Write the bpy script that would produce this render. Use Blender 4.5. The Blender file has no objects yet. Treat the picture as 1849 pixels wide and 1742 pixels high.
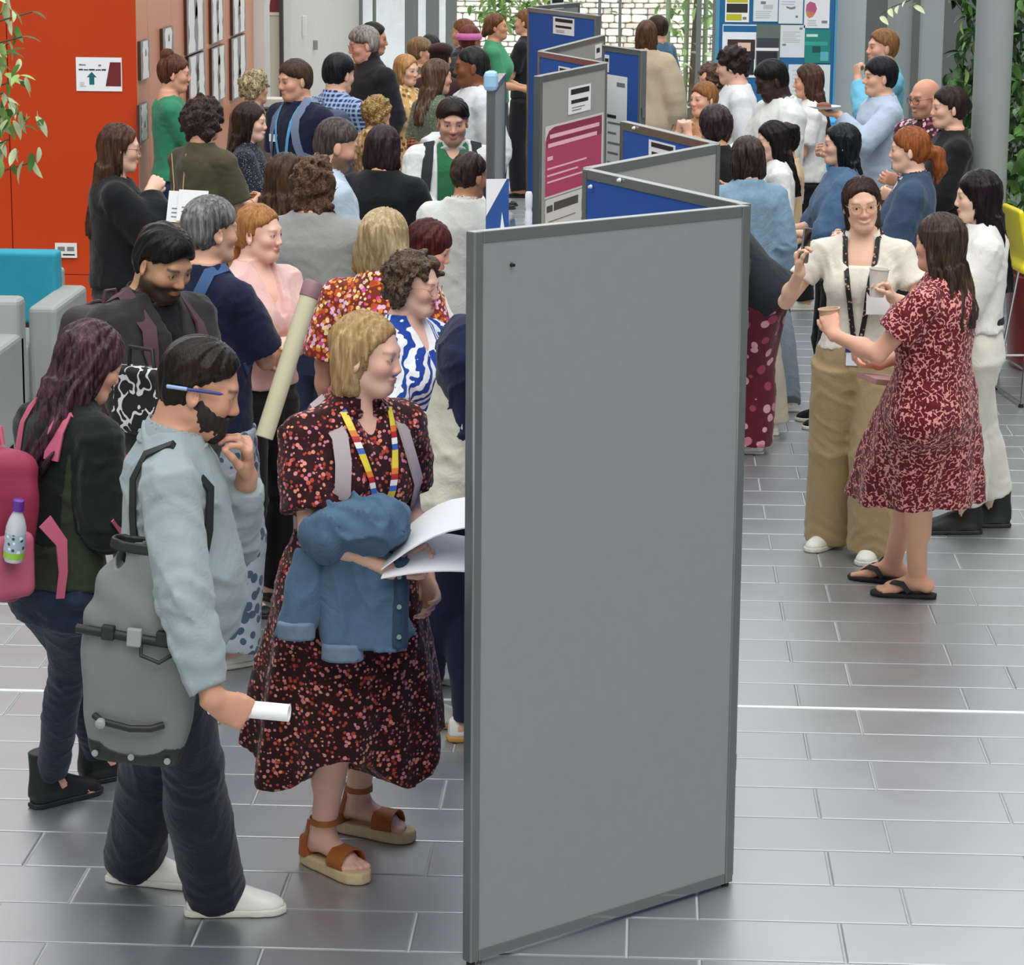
import bpy, bmesh, math, random
import numpy as np
from mathutils import Vector, Matrix, Euler
SC = bpy.context.scene
COL = SC.collection
f32 = np.float32
def lin(h):
    if not isinstance(h, str): return tuple(h)
    h = h.lstrip('#'); o = []
    for i in (0, 2, 4):
        c = int(h[i:i+2], 16)/255
        o.append(c/12.92 if c <= .04045 else ((c+.055)/1.055)**2.4)
    return tuple(o)
# ---------------- camera (looking down from the stairs), sky, sun, exposure
CF, CP, CY, CR, CH = 5049.487, .213747, .045944, .008755, 2.8925
def cam_axes():
    fw = np.array([-math.sin(CY)*math.cos(CP), math.cos(CY)*math.cos(CP), -math.sin(CP)])
    r = np.array([math.cos(CY), math.sin(CY), 0.]); u = np.cross(r, fw)
    c, s = math.cos(CR), math.sin(CR)
    return c*r+s*u, -s*r+c*u, fw
_r, _u, _f = cam_axes()
def at(px, py, z=0.):
    d = _f+_r*(px-924.5)/CF-_u*(py-871)/CF
    return np.array([0, 0, CH])+d*((z-CH)/d[2])
def atY(px, py, Y):
    d = _f+_r*(px-924.5)/CF-_u*(py-871)/CF
    return np.array([0, 0, CH])+d*(Y/d[1])
cd = bpy.data.cameras.new('camera'); cam = bpy.data.objects.new('camera', cd); COL.objects.link(cam)
cd.sensor_fit = 'HORIZONTAL'; cd.sensor_width = 36; cd.lens = CF/1849*36; cd.clip_end = 300
M = Matrix(((_r[0], _u[0], -_f[0], 0), (_r[1], _u[1], -_f[1], 0), (_r[2], _u[2], -_f[2], CH), (0, 0, 0, 1)))
cam.matrix_world = M
SC.camera = cam
wd = bpy.data.worlds.new('overcast_sky'); SC.world = wd; wd.use_nodes = True
bg = wd.node_tree.nodes['Background']; bg.inputs[0].default_value = (.93, .97, 1, 1); bg.inputs[1].default_value = 1.75
sd = bpy.data.lights.new('soft_sun', 'SUN'); so = bpy.data.objects.new('soft_sun', sd); COL.objects.link(so)
sd.energy = 1.7; sd.angle = math.radians(50); sd.color = (1, .98, .94)
so.rotation_euler = Euler((math.radians(28), math.radians(12), 0))
SC.view_settings.view_transform = 'Standard'; SC.view_settings.look = 'None'
SC.view_settings.exposure = 0.0; SC.view_settings.gamma = 1.0
SC.view_settings.use_curve_mapping = False
# ---------------- objects, tags
def tag(o, label=None, cat=None, group=None, kind=None):
    if label: o['label'] = label
    if cat: o['category'] = cat
    if group: o['group'] = group
    if kind: o['kind'] = kind
    return o
def empty(name, loc, rz=0., s=1.):
    o = bpy.data.objects.new(name, None); COL.objects.link(o)
    o.location = loc; o.rotation_euler = (0, 0, rz); o.scale = (s, s, s); o.empty_display_size = .1
    return o
def link(name, me, m=None, parent=None, smooth=False):
    o = bpy.data.objects.new(name, me); COL.objects.link(o)
    if m is not None:
        for x in (m if isinstance(m, (list, tuple)) else [m]): me.materials.append(x)
    if parent is not None: o.parent = parent
    if len(me.polygons): me.polygons.foreach_set('use_smooth', np.full(len(me.polygons), bool(smooth), dtype=bool))
    return o
def npmesh(name, V, Q, n=4):
    me = bpy.data.meshes.new(name); nq = len(Q)
    me.vertices.add(len(V)); me.vertices.foreach_set('co', np.asarray(V, f32).ravel())
    me.loops.add(nq*n); me.loops.foreach_set('vertex_index', np.asarray(Q, np.int32).ravel())
    me.polygons.add(nq); me.polygons.foreach_set('loop_start', np.arange(0, nq*n, n, dtype=np.int32))
    me.polygons.foreach_set('loop_total', np.full(nq, n, np.int32))
    me.update(calc_edges=True); return me
class MB:
    """collects boxes, tubes, lathes, ribbons into one mesh"""
    def __init__(s): s.v = []; s.f = []; s.m = []; s.cm = 0
    def _add(s, v, f):
        n = len(s.v); s.v += [tuple(map(float, p)) for p in v]; s.f += [tuple(i+n for i in q) for q in f]; s.m += [s.cm]*len(f); return s
    def box(s, a, b, R=None, o=(0, 0, 0)):
        v = [(x, y, z) for x in (a[0], b[0]) for y in (a[1], b[1]) for z in (a[2], b[2])]
        if R is not None: v = [np.asarray(o)+np.asarray(R)@np.asarray(p) for p in v]
        return s._add(v, [(0, 1, 3, 2), (4, 6, 7, 5), (0, 4, 5, 1), (2, 3, 7, 6), (0, 2, 6, 4), (1, 5, 7, 3)])
    def prism(s, pts, d):
        """polygon points (3D, planar) extruded by vector d"""
        n = len(pts); p = [np.asarray(q, float) for q in pts]; d = np.asarray(d, float)
        v = p+[q+d for q in p]
        return s._add(v, [tuple(range(n))[::-1], tuple(range(n, 2*n))]+[(i, (i+1) % n, (i+1) % n+n, i+n) for i in range(n)])
    def tube(s, pts, r, n=8, closed=False):
        pts = [np.asarray(p, float) for p in pts]; m = len(pts); rr = r if isinstance(r, (list, tuple)) else [r]*m
        v = []; up = np.array([.13, .27, .95])
        for i, p in enumerate(pts):
            t = pts[(i+1) % m if closed else min(i+1, m-1)]-pts[(i-1) % m if closed else max(i-1, 0)]
            t = t/(np.linalg.norm(t)+1e-9); a = np.cross(t, up); a /= np.linalg.norm(a)+1e-9; b = np.cross(t, a); up = np.cross(a, t)
            for k in range(n): v.append(p+rr[i]*(math.cos(2*math.pi*k/n)*a+math.sin(2*math.pi*k/n)*b))
        f = [(i*n+k, i*n+(k+1) % n, ((i+1) % m)*n+(k+1) % n, ((i+1) % m)*n+k) for i in range(m if closed else m-1) for k in range(n)]
        if not closed: f += [tuple(range(n)), tuple(range((m-1)*n, m*n))[::-1]]
        return s._add(v, f)
    def lathe(s, prof, n=20, c=(0, 0, 0)):
        v = [(c[0]+r*math.cos(2*math.pi*k/n), c[1]+r*math.sin(2*math.pi*k/n), c[2]+z) for r, z in prof for k in range(n)]
        f = [(i*n+k, i*n+(k+1) % n, (i+1)*n+(k+1) % n, (i+1)*n+k) for i in range(len(prof)-1) for k in range(n)]
        f += [tuple(range(n))[::-1], tuple(range((len(prof)-1)*n, len(prof)*n))]
        return s._add(v, f)
    def ribbon(s, pts, nor, w, t=.003):
        pts = [np.asarray(p, float) for p in pts]; m = len(pts); v = []
        for i, p in enumerate(pts):
            d = pts[min(i+1, m-1)]-pts[max(i-1, 0)]; nn = np.asarray(nor[i], float)
            a = np.cross(d, nn); a = a/(np.linalg.norm(a)+1e-9)*(w[i] if isinstance(w, (list, tuple)) else w)/2
            v += [p-a, p+a, p+a+nn*t, p-a+nn*t]
        f = []
        for i in range(m-1):
            for k in range(4): f.append((i*4+k, i*4+(k+1) % 4, i*4+4+(k+1) % 4, i*4+4+k))
        f += [(3, 2, 1, 0), tuple((m-1)*4+k for k in range(4))]
        return s._add(v, f)
    def mesh(s, name):
        me = bpy.data.meshes.new(name); me.from_pydata(s.v, [], s.f)
        if any(s.m): me.polygons.foreach_set('material_index', s.m)
        bm = bmesh.new(); bm.from_mesh(me); bmesh.ops.recalc_face_normals(bm, faces=bm.faces); bm.to_mesh(me); bm.free()
        me.update(); return me
    def build(s, name, m, parent=None, smooth=False, bevel=0., seg=2):
        o = link(name, s.mesh(name), m, parent, smooth)
        if smooth: smooth_angle(o, 48)
        if bevel:
            b = o.modifiers.new('bevel', 'BEVEL'); b.width = bevel; b.segments = seg; b.limit_method = 'ANGLE'
        return o
def smooth_angle(o, a=40):
    me = o.data; me.polygons.foreach_set('use_smooth', np.ones(len(me.polygons), dtype=bool))
    me.set_sharp_from_angle(angle=math.radians(a)); return o
# ---------------- materials
MATS = {}
def nodes(m): return m.node_tree.nodes, m.node_tree.links
def mat(name, c, rough=.6, metal=0., spec=.4, pat=None, c2=None, scale=1., bump=0., bscale=60., var=.12, **kw):
    """plain or patterned procedural material. pat: dots, floral, stripes, check, streak, denim, knit, weave"""
    if name in MATS: return MATS[name]
    m = bpy.data.materials.new(name); m.use_nodes = True; MATS[name] = m
    N, L = nodes(m); b = N['Principled BSDF']; b.inputs['Roughness'].default_value = rough; b.inputs['Metallic'].default_value = metal
    b.inputs['Specular IOR Level'].default_value = spec
    c = lin(c); tc = N.new('ShaderNodeTexCoord'); src = tc.outputs['Object']
    def tex(t, **k):
        n = N.new(t)
        for a, v in k.items():
            if a in n.inputs: n.inputs[a].default_value = v
            else: setattr(n, a, v)
        return n
    def mix(f, a, bb):
        n = N.new('ShaderNodeMix'); n.data_type = 'RGBA'
        for s, v in ((0, f), (6, a), (7, bb)):
            if hasattr(v, 'links'): L.new(v, n.inputs[s])
            else: n.inputs[s].default_value = v if s == 0 else (*v[:3], 1)
        return n.outputs[2]
    def ramp(f, stops, const=True):
        n = N.new('ShaderNodeValToRGB'); e = n.color_ramp.elements; n.color_ramp.interpolation = 'CONSTANT' if const else 'LINEAR'
        while len(e) < len(stops): e.new(.5)
        for el, (p, cc) in zip(e, stops): el.position = p; el.color = (*lin(cc)[:3], 1)
        L.new(f, n.inputs[0]); return n.outputs[0]
    def mapping(sc, rot=(0, 0, 0)):
        n = N.new('ShaderNodeMapping'); n.inputs['Scale'].default_value = sc; n.inputs['Rotation'].default_value = rot
        L.new(src, n.inputs[0]); return n.outputs[0]
    def math_(op, a, bb=0.):
        n = N.new('ShaderNodeMath'); n.operation = op
        for i, v in enumerate((a, bb)):
            if hasattr(v, 'links'): L.new(v, n.inputs[i])
            else: n.inputs[i].default_value = v
        return n.outputs[0]
    out = None; hgt = None
    if pat == 'vcol':
        a = tex('ShaderNodeVertexColor'); a.layer_name = 'Col'; out = a.outputs[0]
    elif pat == 'dots':
        v = tex('ShaderNodeTexVoronoi', Scale=scale, Randomness=kw.get('rnd', .75)); L.new(src, v.inputs['Vector'])
        nz = tex('ShaderNodeTexNoise', Scale=scale*.5); L.new(src, nz.inputs['Vector'])
        th = math_('MULTIPLY', nz.outputs[0], kw.get('size', .62))
        f = math_('LESS_THAN', v.outputs['Distance'], th)
        cc = ramp(v.outputs['Color'], [(i/len(c2), x) for i, x in enumerate(c2)]) if isinstance(c2, list) else lin(c2)
        out = mix(f, c, cc)
    elif pat == 'floral':
        mp = mapping((1, 1, 1)); nz = tex('ShaderNodeTexNoise', Scale=scale*1.1, Detail=2.); L.new(mp, nz.inputs['Vector'])
        ad = N.new('ShaderNodeMixRGB'); ad.inputs[0].default_value = kw.get('warp', .05); L.new(mp, ad.inputs[1]); L.new(nz.outputs['Color'], ad.inputs[2])
        v = tex('ShaderNodeTexVoronoi', Scale=scale); L.new(ad.outputs[0], v.inputs['Vector'])
        cc = ramp(v.outputs['Color'], [(i/len(c2), x) for i, x in enumerate(c2)])
        v2 = tex('ShaderNodeTexVoronoi', Scale=scale, feature='DISTANCE_TO_EDGE'); L.new(ad.outputs[0], v2.inputs['Vector'])
        f = math_('GREATER_THAN', v2.outputs['Distance'], kw.get('gap', .12)); out = mix(f, c, cc)
    elif pat == 'squiggle':
        nz = tex('ShaderNodeTexNoise', Scale=scale, Detail=1.); L.new(src, nz.inputs['Vector'])
        f = math_('LESS_THAN', math_('ABSOLUTE', math_('SUBTRACT', nz.outputs[0], .5)), kw.get('size', .045))
        nz2 = tex('ShaderNodeTexNoise', Scale=scale*1.7); L.new(src, nz2.inputs['Vector'])
        f = math_('MULTIPLY', f, math_('GREATER_THAN', nz2.outputs[0], kw.get('cut', .47))); out = mix(f, c, lin(c2))
    elif pat == 'stripes':
        w = tex('ShaderNodeTexWave', Scale=scale, Distortion=kw.get('dist', 0.), bands_direction=kw.get('dir', 'X')); w.inputs['Detail Scale'].default_value = kw.get('ds', 1.); L.new(src, w.inputs['Vector'])
        f = math_('GREATER_THAN', w.outputs['Fac'], kw.get('size', .5)); out = mix(f, c, lin(c2))
    elif pat == 'check':
        fs = []
        for d in ('X', 'Z'):
            w = tex('ShaderNodeTexWave', Scale=scale, bands_direction=d); L.new(src, w.inputs['Vector']); fs.append(math_('GREATER_THAN', w.outputs['Fac'], .62))
        o1 = mix(math_('MULTIPLY', fs[0], .7), c, lin(c2)); out = mix(math_('MULTIPLY', fs[1], .7), o1, lin(c2))
    elif pat == 'streak':
        nz = tex('ShaderNodeTexNoise', Scale=1., Detail=4., Roughness=.65); L.new(mapping((scale, scale, scale*.09)), nz.inputs['Vector'])
        nb = tex('ShaderNodeTexNoise', Scale=9., Detail=2.); L.new(src, nb.inputs['Vector'])
        f = math_('ADD', math_('MULTIPLY', nz.outputs[0], .7), math_('MULTIPLY', nb.outputs[0], .3))
        out = ramp(f, [(.40, c), (.56, tuple(a*.62+d*.38 for a, d in zip(c, lin(c2)))), (.72, c2)], False); hgt = nz.outputs[0]
    elif pat == 'curl':
        nz = tex('ShaderNodeTexNoise', Scale=scale, Detail=3., Roughness=.7, Distortion=1.5); L.new(src, nz.inputs['Vector'])
        out = ramp(nz.outputs[0], [(.40, c), (.70, c2)], False); hgt = nz.outputs[0]
    elif pat == 'vgrad':
        sp = N.new('ShaderNodeSeparateXYZ'); L.new(src, sp.inputs[0]); mr = N.new('ShaderNodeMapRange'); L.new(sp.outputs[2], mr.inputs[0])
        mr.inputs[1].default_value = kw['z0']; mr.inputs[2].default_value = kw['z1']; out = mix(mr.outputs[0], c, lin(c2))
    if var and out is None:
        nz = tex('ShaderNodeTexNoise', Scale=kw.get('vs', 7.), Detail=4.); L.new(src, nz.inputs['Vector'])
        out = mix(nz.outputs[0], tuple(x*(1-var) for x in c), tuple(min(1, x*(1+var)) for x in c))
    if out is not None: L.new(out, b.inputs['Base Color'])
    else: b.inputs['Base Color'].default_value = (*c, 1)
    if kw.get('wr'):   # cloth wrinkles under the fine weave
        nz = tex('ShaderNodeTexNoise', Scale=kw.get('ws', 11.), Detail=3., Roughness=.55, Distortion=1.6); L.new(mapping((1, 1, .7)), nz.inputs['Vector'])
        rg = math_('ABSOLUTE', math_('SUBTRACT', nz.outputs[0], .5)); rg = math_('SQRT', rg)
        wb = N.new('ShaderNodeBump'); wb.inputs['Strength'].default_value = kw['wr']; wb.inputs['Distance'].default_value = .022; L.new(rg, wb.inputs['Height'])
    if bump:
        if hgt is None:
            nz = tex('ShaderNodeTexNoise', Scale=bscale, Detail=3.); L.new(src, nz.inputs['Vector']); hgt = nz.outputs[0]
        bp = N.new('ShaderNodeBump'); bp.inputs['Strength'].default_value = bump; bp.inputs['Distance'].default_value = kw.get('bd', .01)
        L.new(hgt, bp.inputs['Height']); L.new(bp.outputs[0], b.inputs['Normal'])
        if kw.get('wr'): L.new(wb.outputs[0], bp.inputs['Normal'])
    if kw.get('sheen'): b.inputs['Sheen Weight'].default_value = kw['sheen']
    if kw.get('trans'): b.inputs['Transmission Weight'].default_value = kw['trans']
    if kw.get('coat'): b.inputs['Coat Weight'].default_value = kw['coat']
    if kw.get('alpha'): b.inputs['Alpha'].default_value = kw['alpha']
    if kw.get('emit'): b.inputs['Emission Color'].default_value = (*c, 1); b.inputs['Emission Strength'].default_value = kw['emit']
    return m
# ---------------- signed distance modelling (surface nets)
V3 = lambda *a: np.array(a, float)
def rotm(rx=0, ry=0, rz=0): return np.array(Euler((math.radians(rx), math.radians(ry), math.radians(rz))).to_matrix())
class Frame:
    def __init__(s, o=(0, 0, 0), R=None, k=1.): s.o = np.asarray(o, float); s.R = np.eye(3) if R is None else np.asarray(R, float); s.k = k
    def p(s, *a):
        a = a[0] if len(a) == 1 else a
        return s.o+s.R@(np.asarray(a, float)*s.k)
    def d(s, *a): return s.R@np.asarray(a[0] if len(a) == 1 else a, float)
    def inv(s, P): return ((np.asarray(P)-s.o)@s.R)/s.k
def unit(v): v = np.asarray(v, float); return v/(np.linalg.norm(v)+1e-12)
def rc(a, b, ra, rb):
    a = np.asarray(a, float); b = np.asarray(b, float); ba = b-a; L2 = float(ba@ba)+1e-12; R = max(ra, rb)
    def fn(X, Y, Z):
        px, py, pz = X-f32(a[0]), Y-f32(a[1]), Z-f32(a[2])
        t = np.clip((px*f32(ba[0])+py*f32(ba[1])+pz*f32(ba[2]))/f32(L2), 0, 1)
        return np.sqrt((px-t*f32(ba[0]))**2+(py-t*f32(ba[1]))**2+(pz-t*f32(ba[2]))**2)-(f32(ra)+t*f32(rb-ra))
    return fn, np.minimum(a, b)-R, np.maximum(a, b)+R
def ell(c, r, R=None):
    c = np.asarray(c, float); r = np.asarray(r, float); Rm = max(r)
    def fn(X, Y, Z):
        x, y, z = X-f32(c[0]), Y-f32(c[1]), Z-f32(c[2])
        if R is not None:
            x, y, z = (x*f32(R[0, 0])+y*f32(R[1, 0])+z*f32(R[2, 0]), x*f32(R[0, 1])+y*f32(R[1, 1])+z*f32(R[2, 1]), x*f32(R[0, 2])+y*f32(R[1, 2])+z*f32(R[2, 2]))
        k0 = np.sqrt((x/f32(r[0]))**2+(y/f32(r[1]))**2+(z/f32(r[2]))**2)
        k1 = np.sqrt((x/f32(r[0]**2))**2+(y/f32(r[1]**2))**2+(z/f32(r[2]**2))**2)+f32(1e-6)
        return k0*(k0-1)/k1
    return fn, c-Rm, c+Rm
def rbox(c, h, rad=.01, R=None):
    c = np.asarray(c, float); h = np.asarray(h, float)-rad; Rm = float(np.linalg.norm(h))+rad
    def fn(X, Y, Z):
        x, y, z = X-f32(c[0]), Y-f32(c[1]), Z-f32(c[2])
        if R is not None:
            x, y, z = (x*f32(R[0, 0])+y*f32(R[1, 0])+z*f32(R[2, 0]), x*f32(R[0, 1])+y*f32(R[1, 1])+z*f32(R[2, 1]), x*f32(R[0, 2])+y*f32(R[1, 2])+z*f32(R[2, 2]))
        qx, qy, qz = np.abs(x)-f32(h[0]), np.abs(y)-f32(h[1]), np.abs(z)-f32(h[2])
        return np.sqrt(np.maximum(qx, 0)**2+np.maximum(qy, 0)**2+np.maximum(qz, 0)**2)+np.minimum(np.maximum(qx, np.maximum(qy, qz)), 0)-f32(rad)
    return fn, c-Rm, c+Rm
def loft(A, B, ts, rx, ry, xd=(1, 0, 0), oy=None, ox=None, pleat=None, rnd=0., pw=2.):
    """elliptic sections along A->B; flat ends. xd: direction of the rx axis. pleat: (n, amp list over ts, phase)"""
    A = np.asarray(A, float); B = np.asarray(B, float); w = B-A; Ln = float(np.linalg.norm(w)); w = w/Ln
    u = np.asarray(xd, float); u = unit(u-w*(u@w)); v = np.cross(w, u)
    ts = np.asarray(ts, float); rx = np.asarray(rx, float); ry = np.asarray(ry, float)
    oy_ = np.zeros_like(ts) if oy is None else np.asarray(oy, float); ox_ = np.zeros_like(ts) if ox is None else np.asarray(ox, float)
    Rm = max(rx.max()+abs(ox_).max(), ry.max()+abs(oy_).max())*(1.15 if pleat else 1)
    tt = np.linspace(0, 1, 65); cub = []
    def sm(a):   # smoothed profile table
        y = np.interp(tt, ts, a); yp = np.concatenate([[y[0]]*2, y, [y[-1]]*2]); return (yp[:-4]+2*yp[1:-3]+2*yp[2:-2]+2*yp[3:-1]+yp[4:])/8
    RX, RY, OX, OY = sm(rx), sm(ry), sm(ox_), sm(oy_)
    def fn(X, Y, Z):
        px, py, pz = X-f32(A[0]), Y-f32(A[1]), Z-f32(A[2])
        t = (px*f32(w[0])+py*f32(w[1])+pz*f32(w[2]))/f32(Ln)
        tc = np.clip(t, 0, 1)*64; i = tc.astype(np.int32); i = np.minimum(i, 63); fr = (tc-i).astype(f32)
        def ip(T): T = T.astype(f32); return T[i]*(1-fr)+T[i+1]*fr
        qx = px*f32(u[0])+py*f32(u[1])+pz*f32(u[2])-ip(OX); qy = px*f32(v[0])+py*f32(v[1])+pz*f32(v[2])-ip(OY)
        a, b = ip(RX), ip(RY)
        if pleat:
            th = np.arctan2(qy, qx); am = np.interp(tc/64, ts, pleat[1]).astype(f32)
            s = 1+am*(np.sin(pleat[0]*th+pleat[2]+1.3*np.sin(2*th+pleat[2]*2))+.35*np.sin(1.7*pleat[0]*th+2*pleat[2])); a = a*s; b = b*s
        if pw == 2: k0 = np.sqrt((qx/a)**2+(qy/b)**2)
        else: k0 = (np.abs(qx/a)**pw+np.abs(qy/b)**pw)**(1/pw)
        d = (k0-1)*np.minimum(a, b)
        return np.maximum(d, np.maximum(-t, t-1)*f32(Ln)).astype(f32)
    ends = np.stack([A, B]); return fn, ends.min(0)-Rm, ends.max(0)+Rm
def half(p, n):
    """half space behind plane (inside where (x-p).n<0)"""
    p = np.asarray(p, float); n = unit(n)
    def fn(X, Y, Z): return (X-f32(p[0]))*f32(n[0])+(Y-f32(p[1]))*f32(n[1])+(Z-f32(p[2]))*f32(n[2])
    return fn, np.full(3, -9.), np.full(3, 9.)
def smin(a, b, k):
    if k <= 0: return np.minimum(a, b)
    h = np.maximum(f32(k)-np.abs(a-b), 0)/f32(k); return np.minimum(a, b)-h*h*f32(k*.25)
def wav(X, Y, Z, f, seed, sx=(1, 1, 1), n=6):
    r = np.random.RandomState(seed); o = 0
    wx = np.sin(Y*f32(f*.7*sx[1])+f32(seed))*f32(.6)+np.sin(Z*f32(f*.5*sx[2])+f32(seed*1.7)+X*f32(f*.3))*f32(.5)
    for _ in range(n):
        k = r.normal(size=3); k = k/np.linalg.norm(k)*f*r.uniform(.6, 1.5)*np.asarray(sx)
        o = o+np.sin(X*f32(k[0])+Y*f32(k[1])+Z*f32(k[2])+f32(r.uniform(0, 6.3))+wx*f32(r.uniform(.5, 1.3)))
    return o/f32(n**.5)
class SDF:
    def __init__(s): s.ops = []
    def u(s, p, k=.0): s.ops.append(('u', p, k)); return s
    def s(s, p, k=.0): s.ops.append(('s', p, k)); return s
    def i(s, p, k=.0): s.ops.append(('i', p, k)); return s
    def noise(s, amp, f, seed=1, sx=(1, 1, 1), fn=None): s.ops.append(('n', (amp, f, seed, sx, fn), 0)); return s
    def copy(s): c = SDF(); c.ops = list(s.ops); return c
    def ext(s, o): s.ops += o.ops; return s
    def bounds(s):
        lo = np.min([p[1] for o, p, k in s.ops if o == 'u'], 0); hi = np.max([p[2] for o, p, k in s.ops if o == 'u'], 0); return lo, hi
    def pt(s, P):
        P = np.atleast_2d(np.asarray(P, f32)); X, Y, Z = P[:, 0], P[:, 1], P[:, 2]; F = np.full(len(P), .3, f32)
        for o, p, k in s.ops:
            if o == 'u': F = smin(F, p[0](X, Y, Z), k)
            elif o == 's': F = -smin(-F, p[0](X, Y, Z), k)
            elif o == 'i': F = -smin(-F, -p[0](X, Y, Z), k)
        return F
    def grid(s, xs, ys, zs):
        ax = [xs.astype(f32), ys.astype(f32), zs.astype(f32)]; F = np.full((len(xs), len(ys), len(zs)), .08, f32)
        m = .03
        for o, p, k in s.ops:
            if o == 'n':
                amp, fr, seed, sx, fn = p; idx = np.nonzero(np.abs(F) < abs(amp)*3+.012)
                X, Y, Z = ax[0][idx[0]], ax[1][idx[1]], ax[2][idx[2]]
                d = wav(X, Y, Z, fr, seed, sx) if fn is None else fn(X, Y, Z)
                F[idx] += (f32(amp)*d).astype(f32); continue
            fn, lo, hi = p
            sl = []
            for a in range(3):
                i0 = max(0, np.searchsorted(ax[a], lo[a]-k-m)-1); i1 = min(len(ax[a]), np.searchsorted(ax[a], hi[a]+k+m)+1); sl.append(slice(i0, i1))
            if any(q.stop <= q.start for q in sl):
                if o == 'i': F[:] = .08
                continue
            sl = tuple(sl); X, Y, Z = ax[0][sl[0]][:, None, None], ax[1][sl[1]][None, :, None], ax[2][sl[2]][None, None, :]
            d = fn(X, Y, Z)
            if o == 'u': F[sl] = smin(F[sl], d, k)
            elif o == 's': F[sl] = -smin(-F[sl], d, k)
            else:
                G = np.full_like(F, .08); G[sl] = -smin(-F[sl], -d, k); F = G
        return F
EDG = [((0, 0, 0), (1, 0, 0)), ((0, 1, 0), (1, 1, 0)), ((0, 0, 1), (1, 0, 1)), ((0, 1, 1), (1, 1, 1)), ((0, 0, 0), (0, 1, 0)), ((1, 0, 0), (1, 1, 0)), ((0, 0, 1), (0, 1, 1)), ((1, 0, 1), (1, 1, 1)), ((0, 0, 0), (0, 0, 1)), ((1, 0, 0), (1, 0, 1)), ((0, 1, 0), (0, 1, 1)), ((1, 1, 0), (1, 1, 1))]
def nets(F, xs, ys, zs):
    S = F < 0; c = np.zeros(tuple(n-1 for n in F.shape), np.int8)
    for a in (0, 1):
        for b in (0, 1):
            for d in (0, 1): c += S[a:F.shape[0]-1+a, b:F.shape[1]-1+b, d:F.shape[2]-1+d]
    act = (c > 0) & (c < 8); I, J, K = np.nonzero(act); n = len(I)
    if n == 0: return np.zeros((0, 3)), np.zeros((0, 4), np.int32)
    idm = np.full(act.shape, -1, np.int32); idm[I, J, K] = np.arange(n)
    P = np.zeros((n, 3)); W = np.zeros(n)
    for a, b in EDG:
        va = F[I+a[0], J+a[1], K+a[2]]; vb = F[I+b[0], J+b[1], K+b[2]]; m = (va < 0) != (vb < 0)
        t = np.where(m, va/np.where(m, va-vb, 1), 0)
        pa = np.stack([xs[I+a[0]], ys[J+a[1]], zs[K+a[2]]], 1); pb = np.stack([xs[I+b[0]], ys[J+b[1]], zs[K+b[2]]], 1)
        P += (pa+(pb-pa)*t[:, None])*m[:, None]; W += m
    P /= W[:, None]; Q = []
    for ax in range(3):
        sl0 = [slice(1, -1)]*3; sl1 = [slice(1, -1)]*3; sl0[ax] = slice(0, -1); sl1[ax] = slice(1, None)
        A, B = S[tuple(sl0)], S[tuple(sl1)]; i, j, k = np.nonzero(A != B); fl = A[i, j, k]
        g = [i, j, k]; b1, b2 = [(1, 2), (2, 0), (0, 1)][ax]
        def cell(d1, d2):
            h = [g[0].copy(), g[1].copy(), g[2].copy()]
            h[b1] = h[b1]+d1; h[b2] = h[b2]+d2; return idm[h[0], h[1], h[2]]
        q = np.stack([cell(0, 0), cell(1, 0), cell(1, 1), cell(0, 1)], 1); q[~fl] = q[~fl][:, ::-1]; Q.append(q)
    Q = np.concatenate(Q); return P, Q[(Q >= 0).all(1)]
def axis(a, b, h): n = max(4, int(math.ceil((b-a)/h))); return np.linspace(a, b, n+1)
def net_box(s, lo, hi, h):
    a = [axis(lo[i], hi[i], h) for i in range(3)]; return nets(s.grid(*a), *a)
def sdf_mesh(s, h, fine=(), pad=None):
    """mesh of an SDF; fine: list of (lo, hi, h) boxes meshed at their own resolution"""
    lo, hi = s.bounds(); e = 2.2*h+.01 if pad is None else pad
    V, Q = net_box(s, lo-e, hi+e, h); VS, QS = [V], []
    if len(fine) and len(Q):
        c = V[Q].mean(1); keep = np.ones(len(Q), bool)
        for l, g, hh in fine: keep &= ~((c > np.asarray(l)+h*.75) & (c < np.asarray(g)-h*.75)).all(1)
        Q = Q[keep]
    QS.append(Q); n = len(V)
    for l, g, hh in fine:
        v, q = net_box(s, np.asarray(l), np.asarray(g), hh); VS.append(v); QS.append(q+n); n += len(v)
    V = np.concatenate(VS); Q = np.concatenate(QS); used = np.zeros(len(V), bool); used[Q.ravel()] = True
    mp = np.cumsum(used)-1; return V[used], mp[Q]
def sdf_obj(name, s, h, m, parent=None, fine=()):
    V, Q = sdf_mesh(s, h, fine); return link(name, npmesh(name, V, Q), m, parent, True)
def march(s, o, d, mx=1.2, off=0.):
    """first surface hit of ray from outside"""
    o = np.asarray(o, float); d = unit(d); t = np.linspace(0, mx, 500); F = s.pt(o+d*t[:, None])-off
    i = np.nonzero(F < 0)[0]
    if len(i) == 0 or i[0] == 0: return None
    i = i[0]; a = F[i-1]/(F[i-1]-F[i]); return o+d*(t[i-1]+a*(t[i]-t[i-1]))
def grad(s, p):
    e = .004; p = np.asarray(p, float); P = np.concatenate([p+np.eye(3)*e, p-np.eye(3)*e]); F = s.pt(P); return unit(F[:3]-F[3:])
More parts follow.
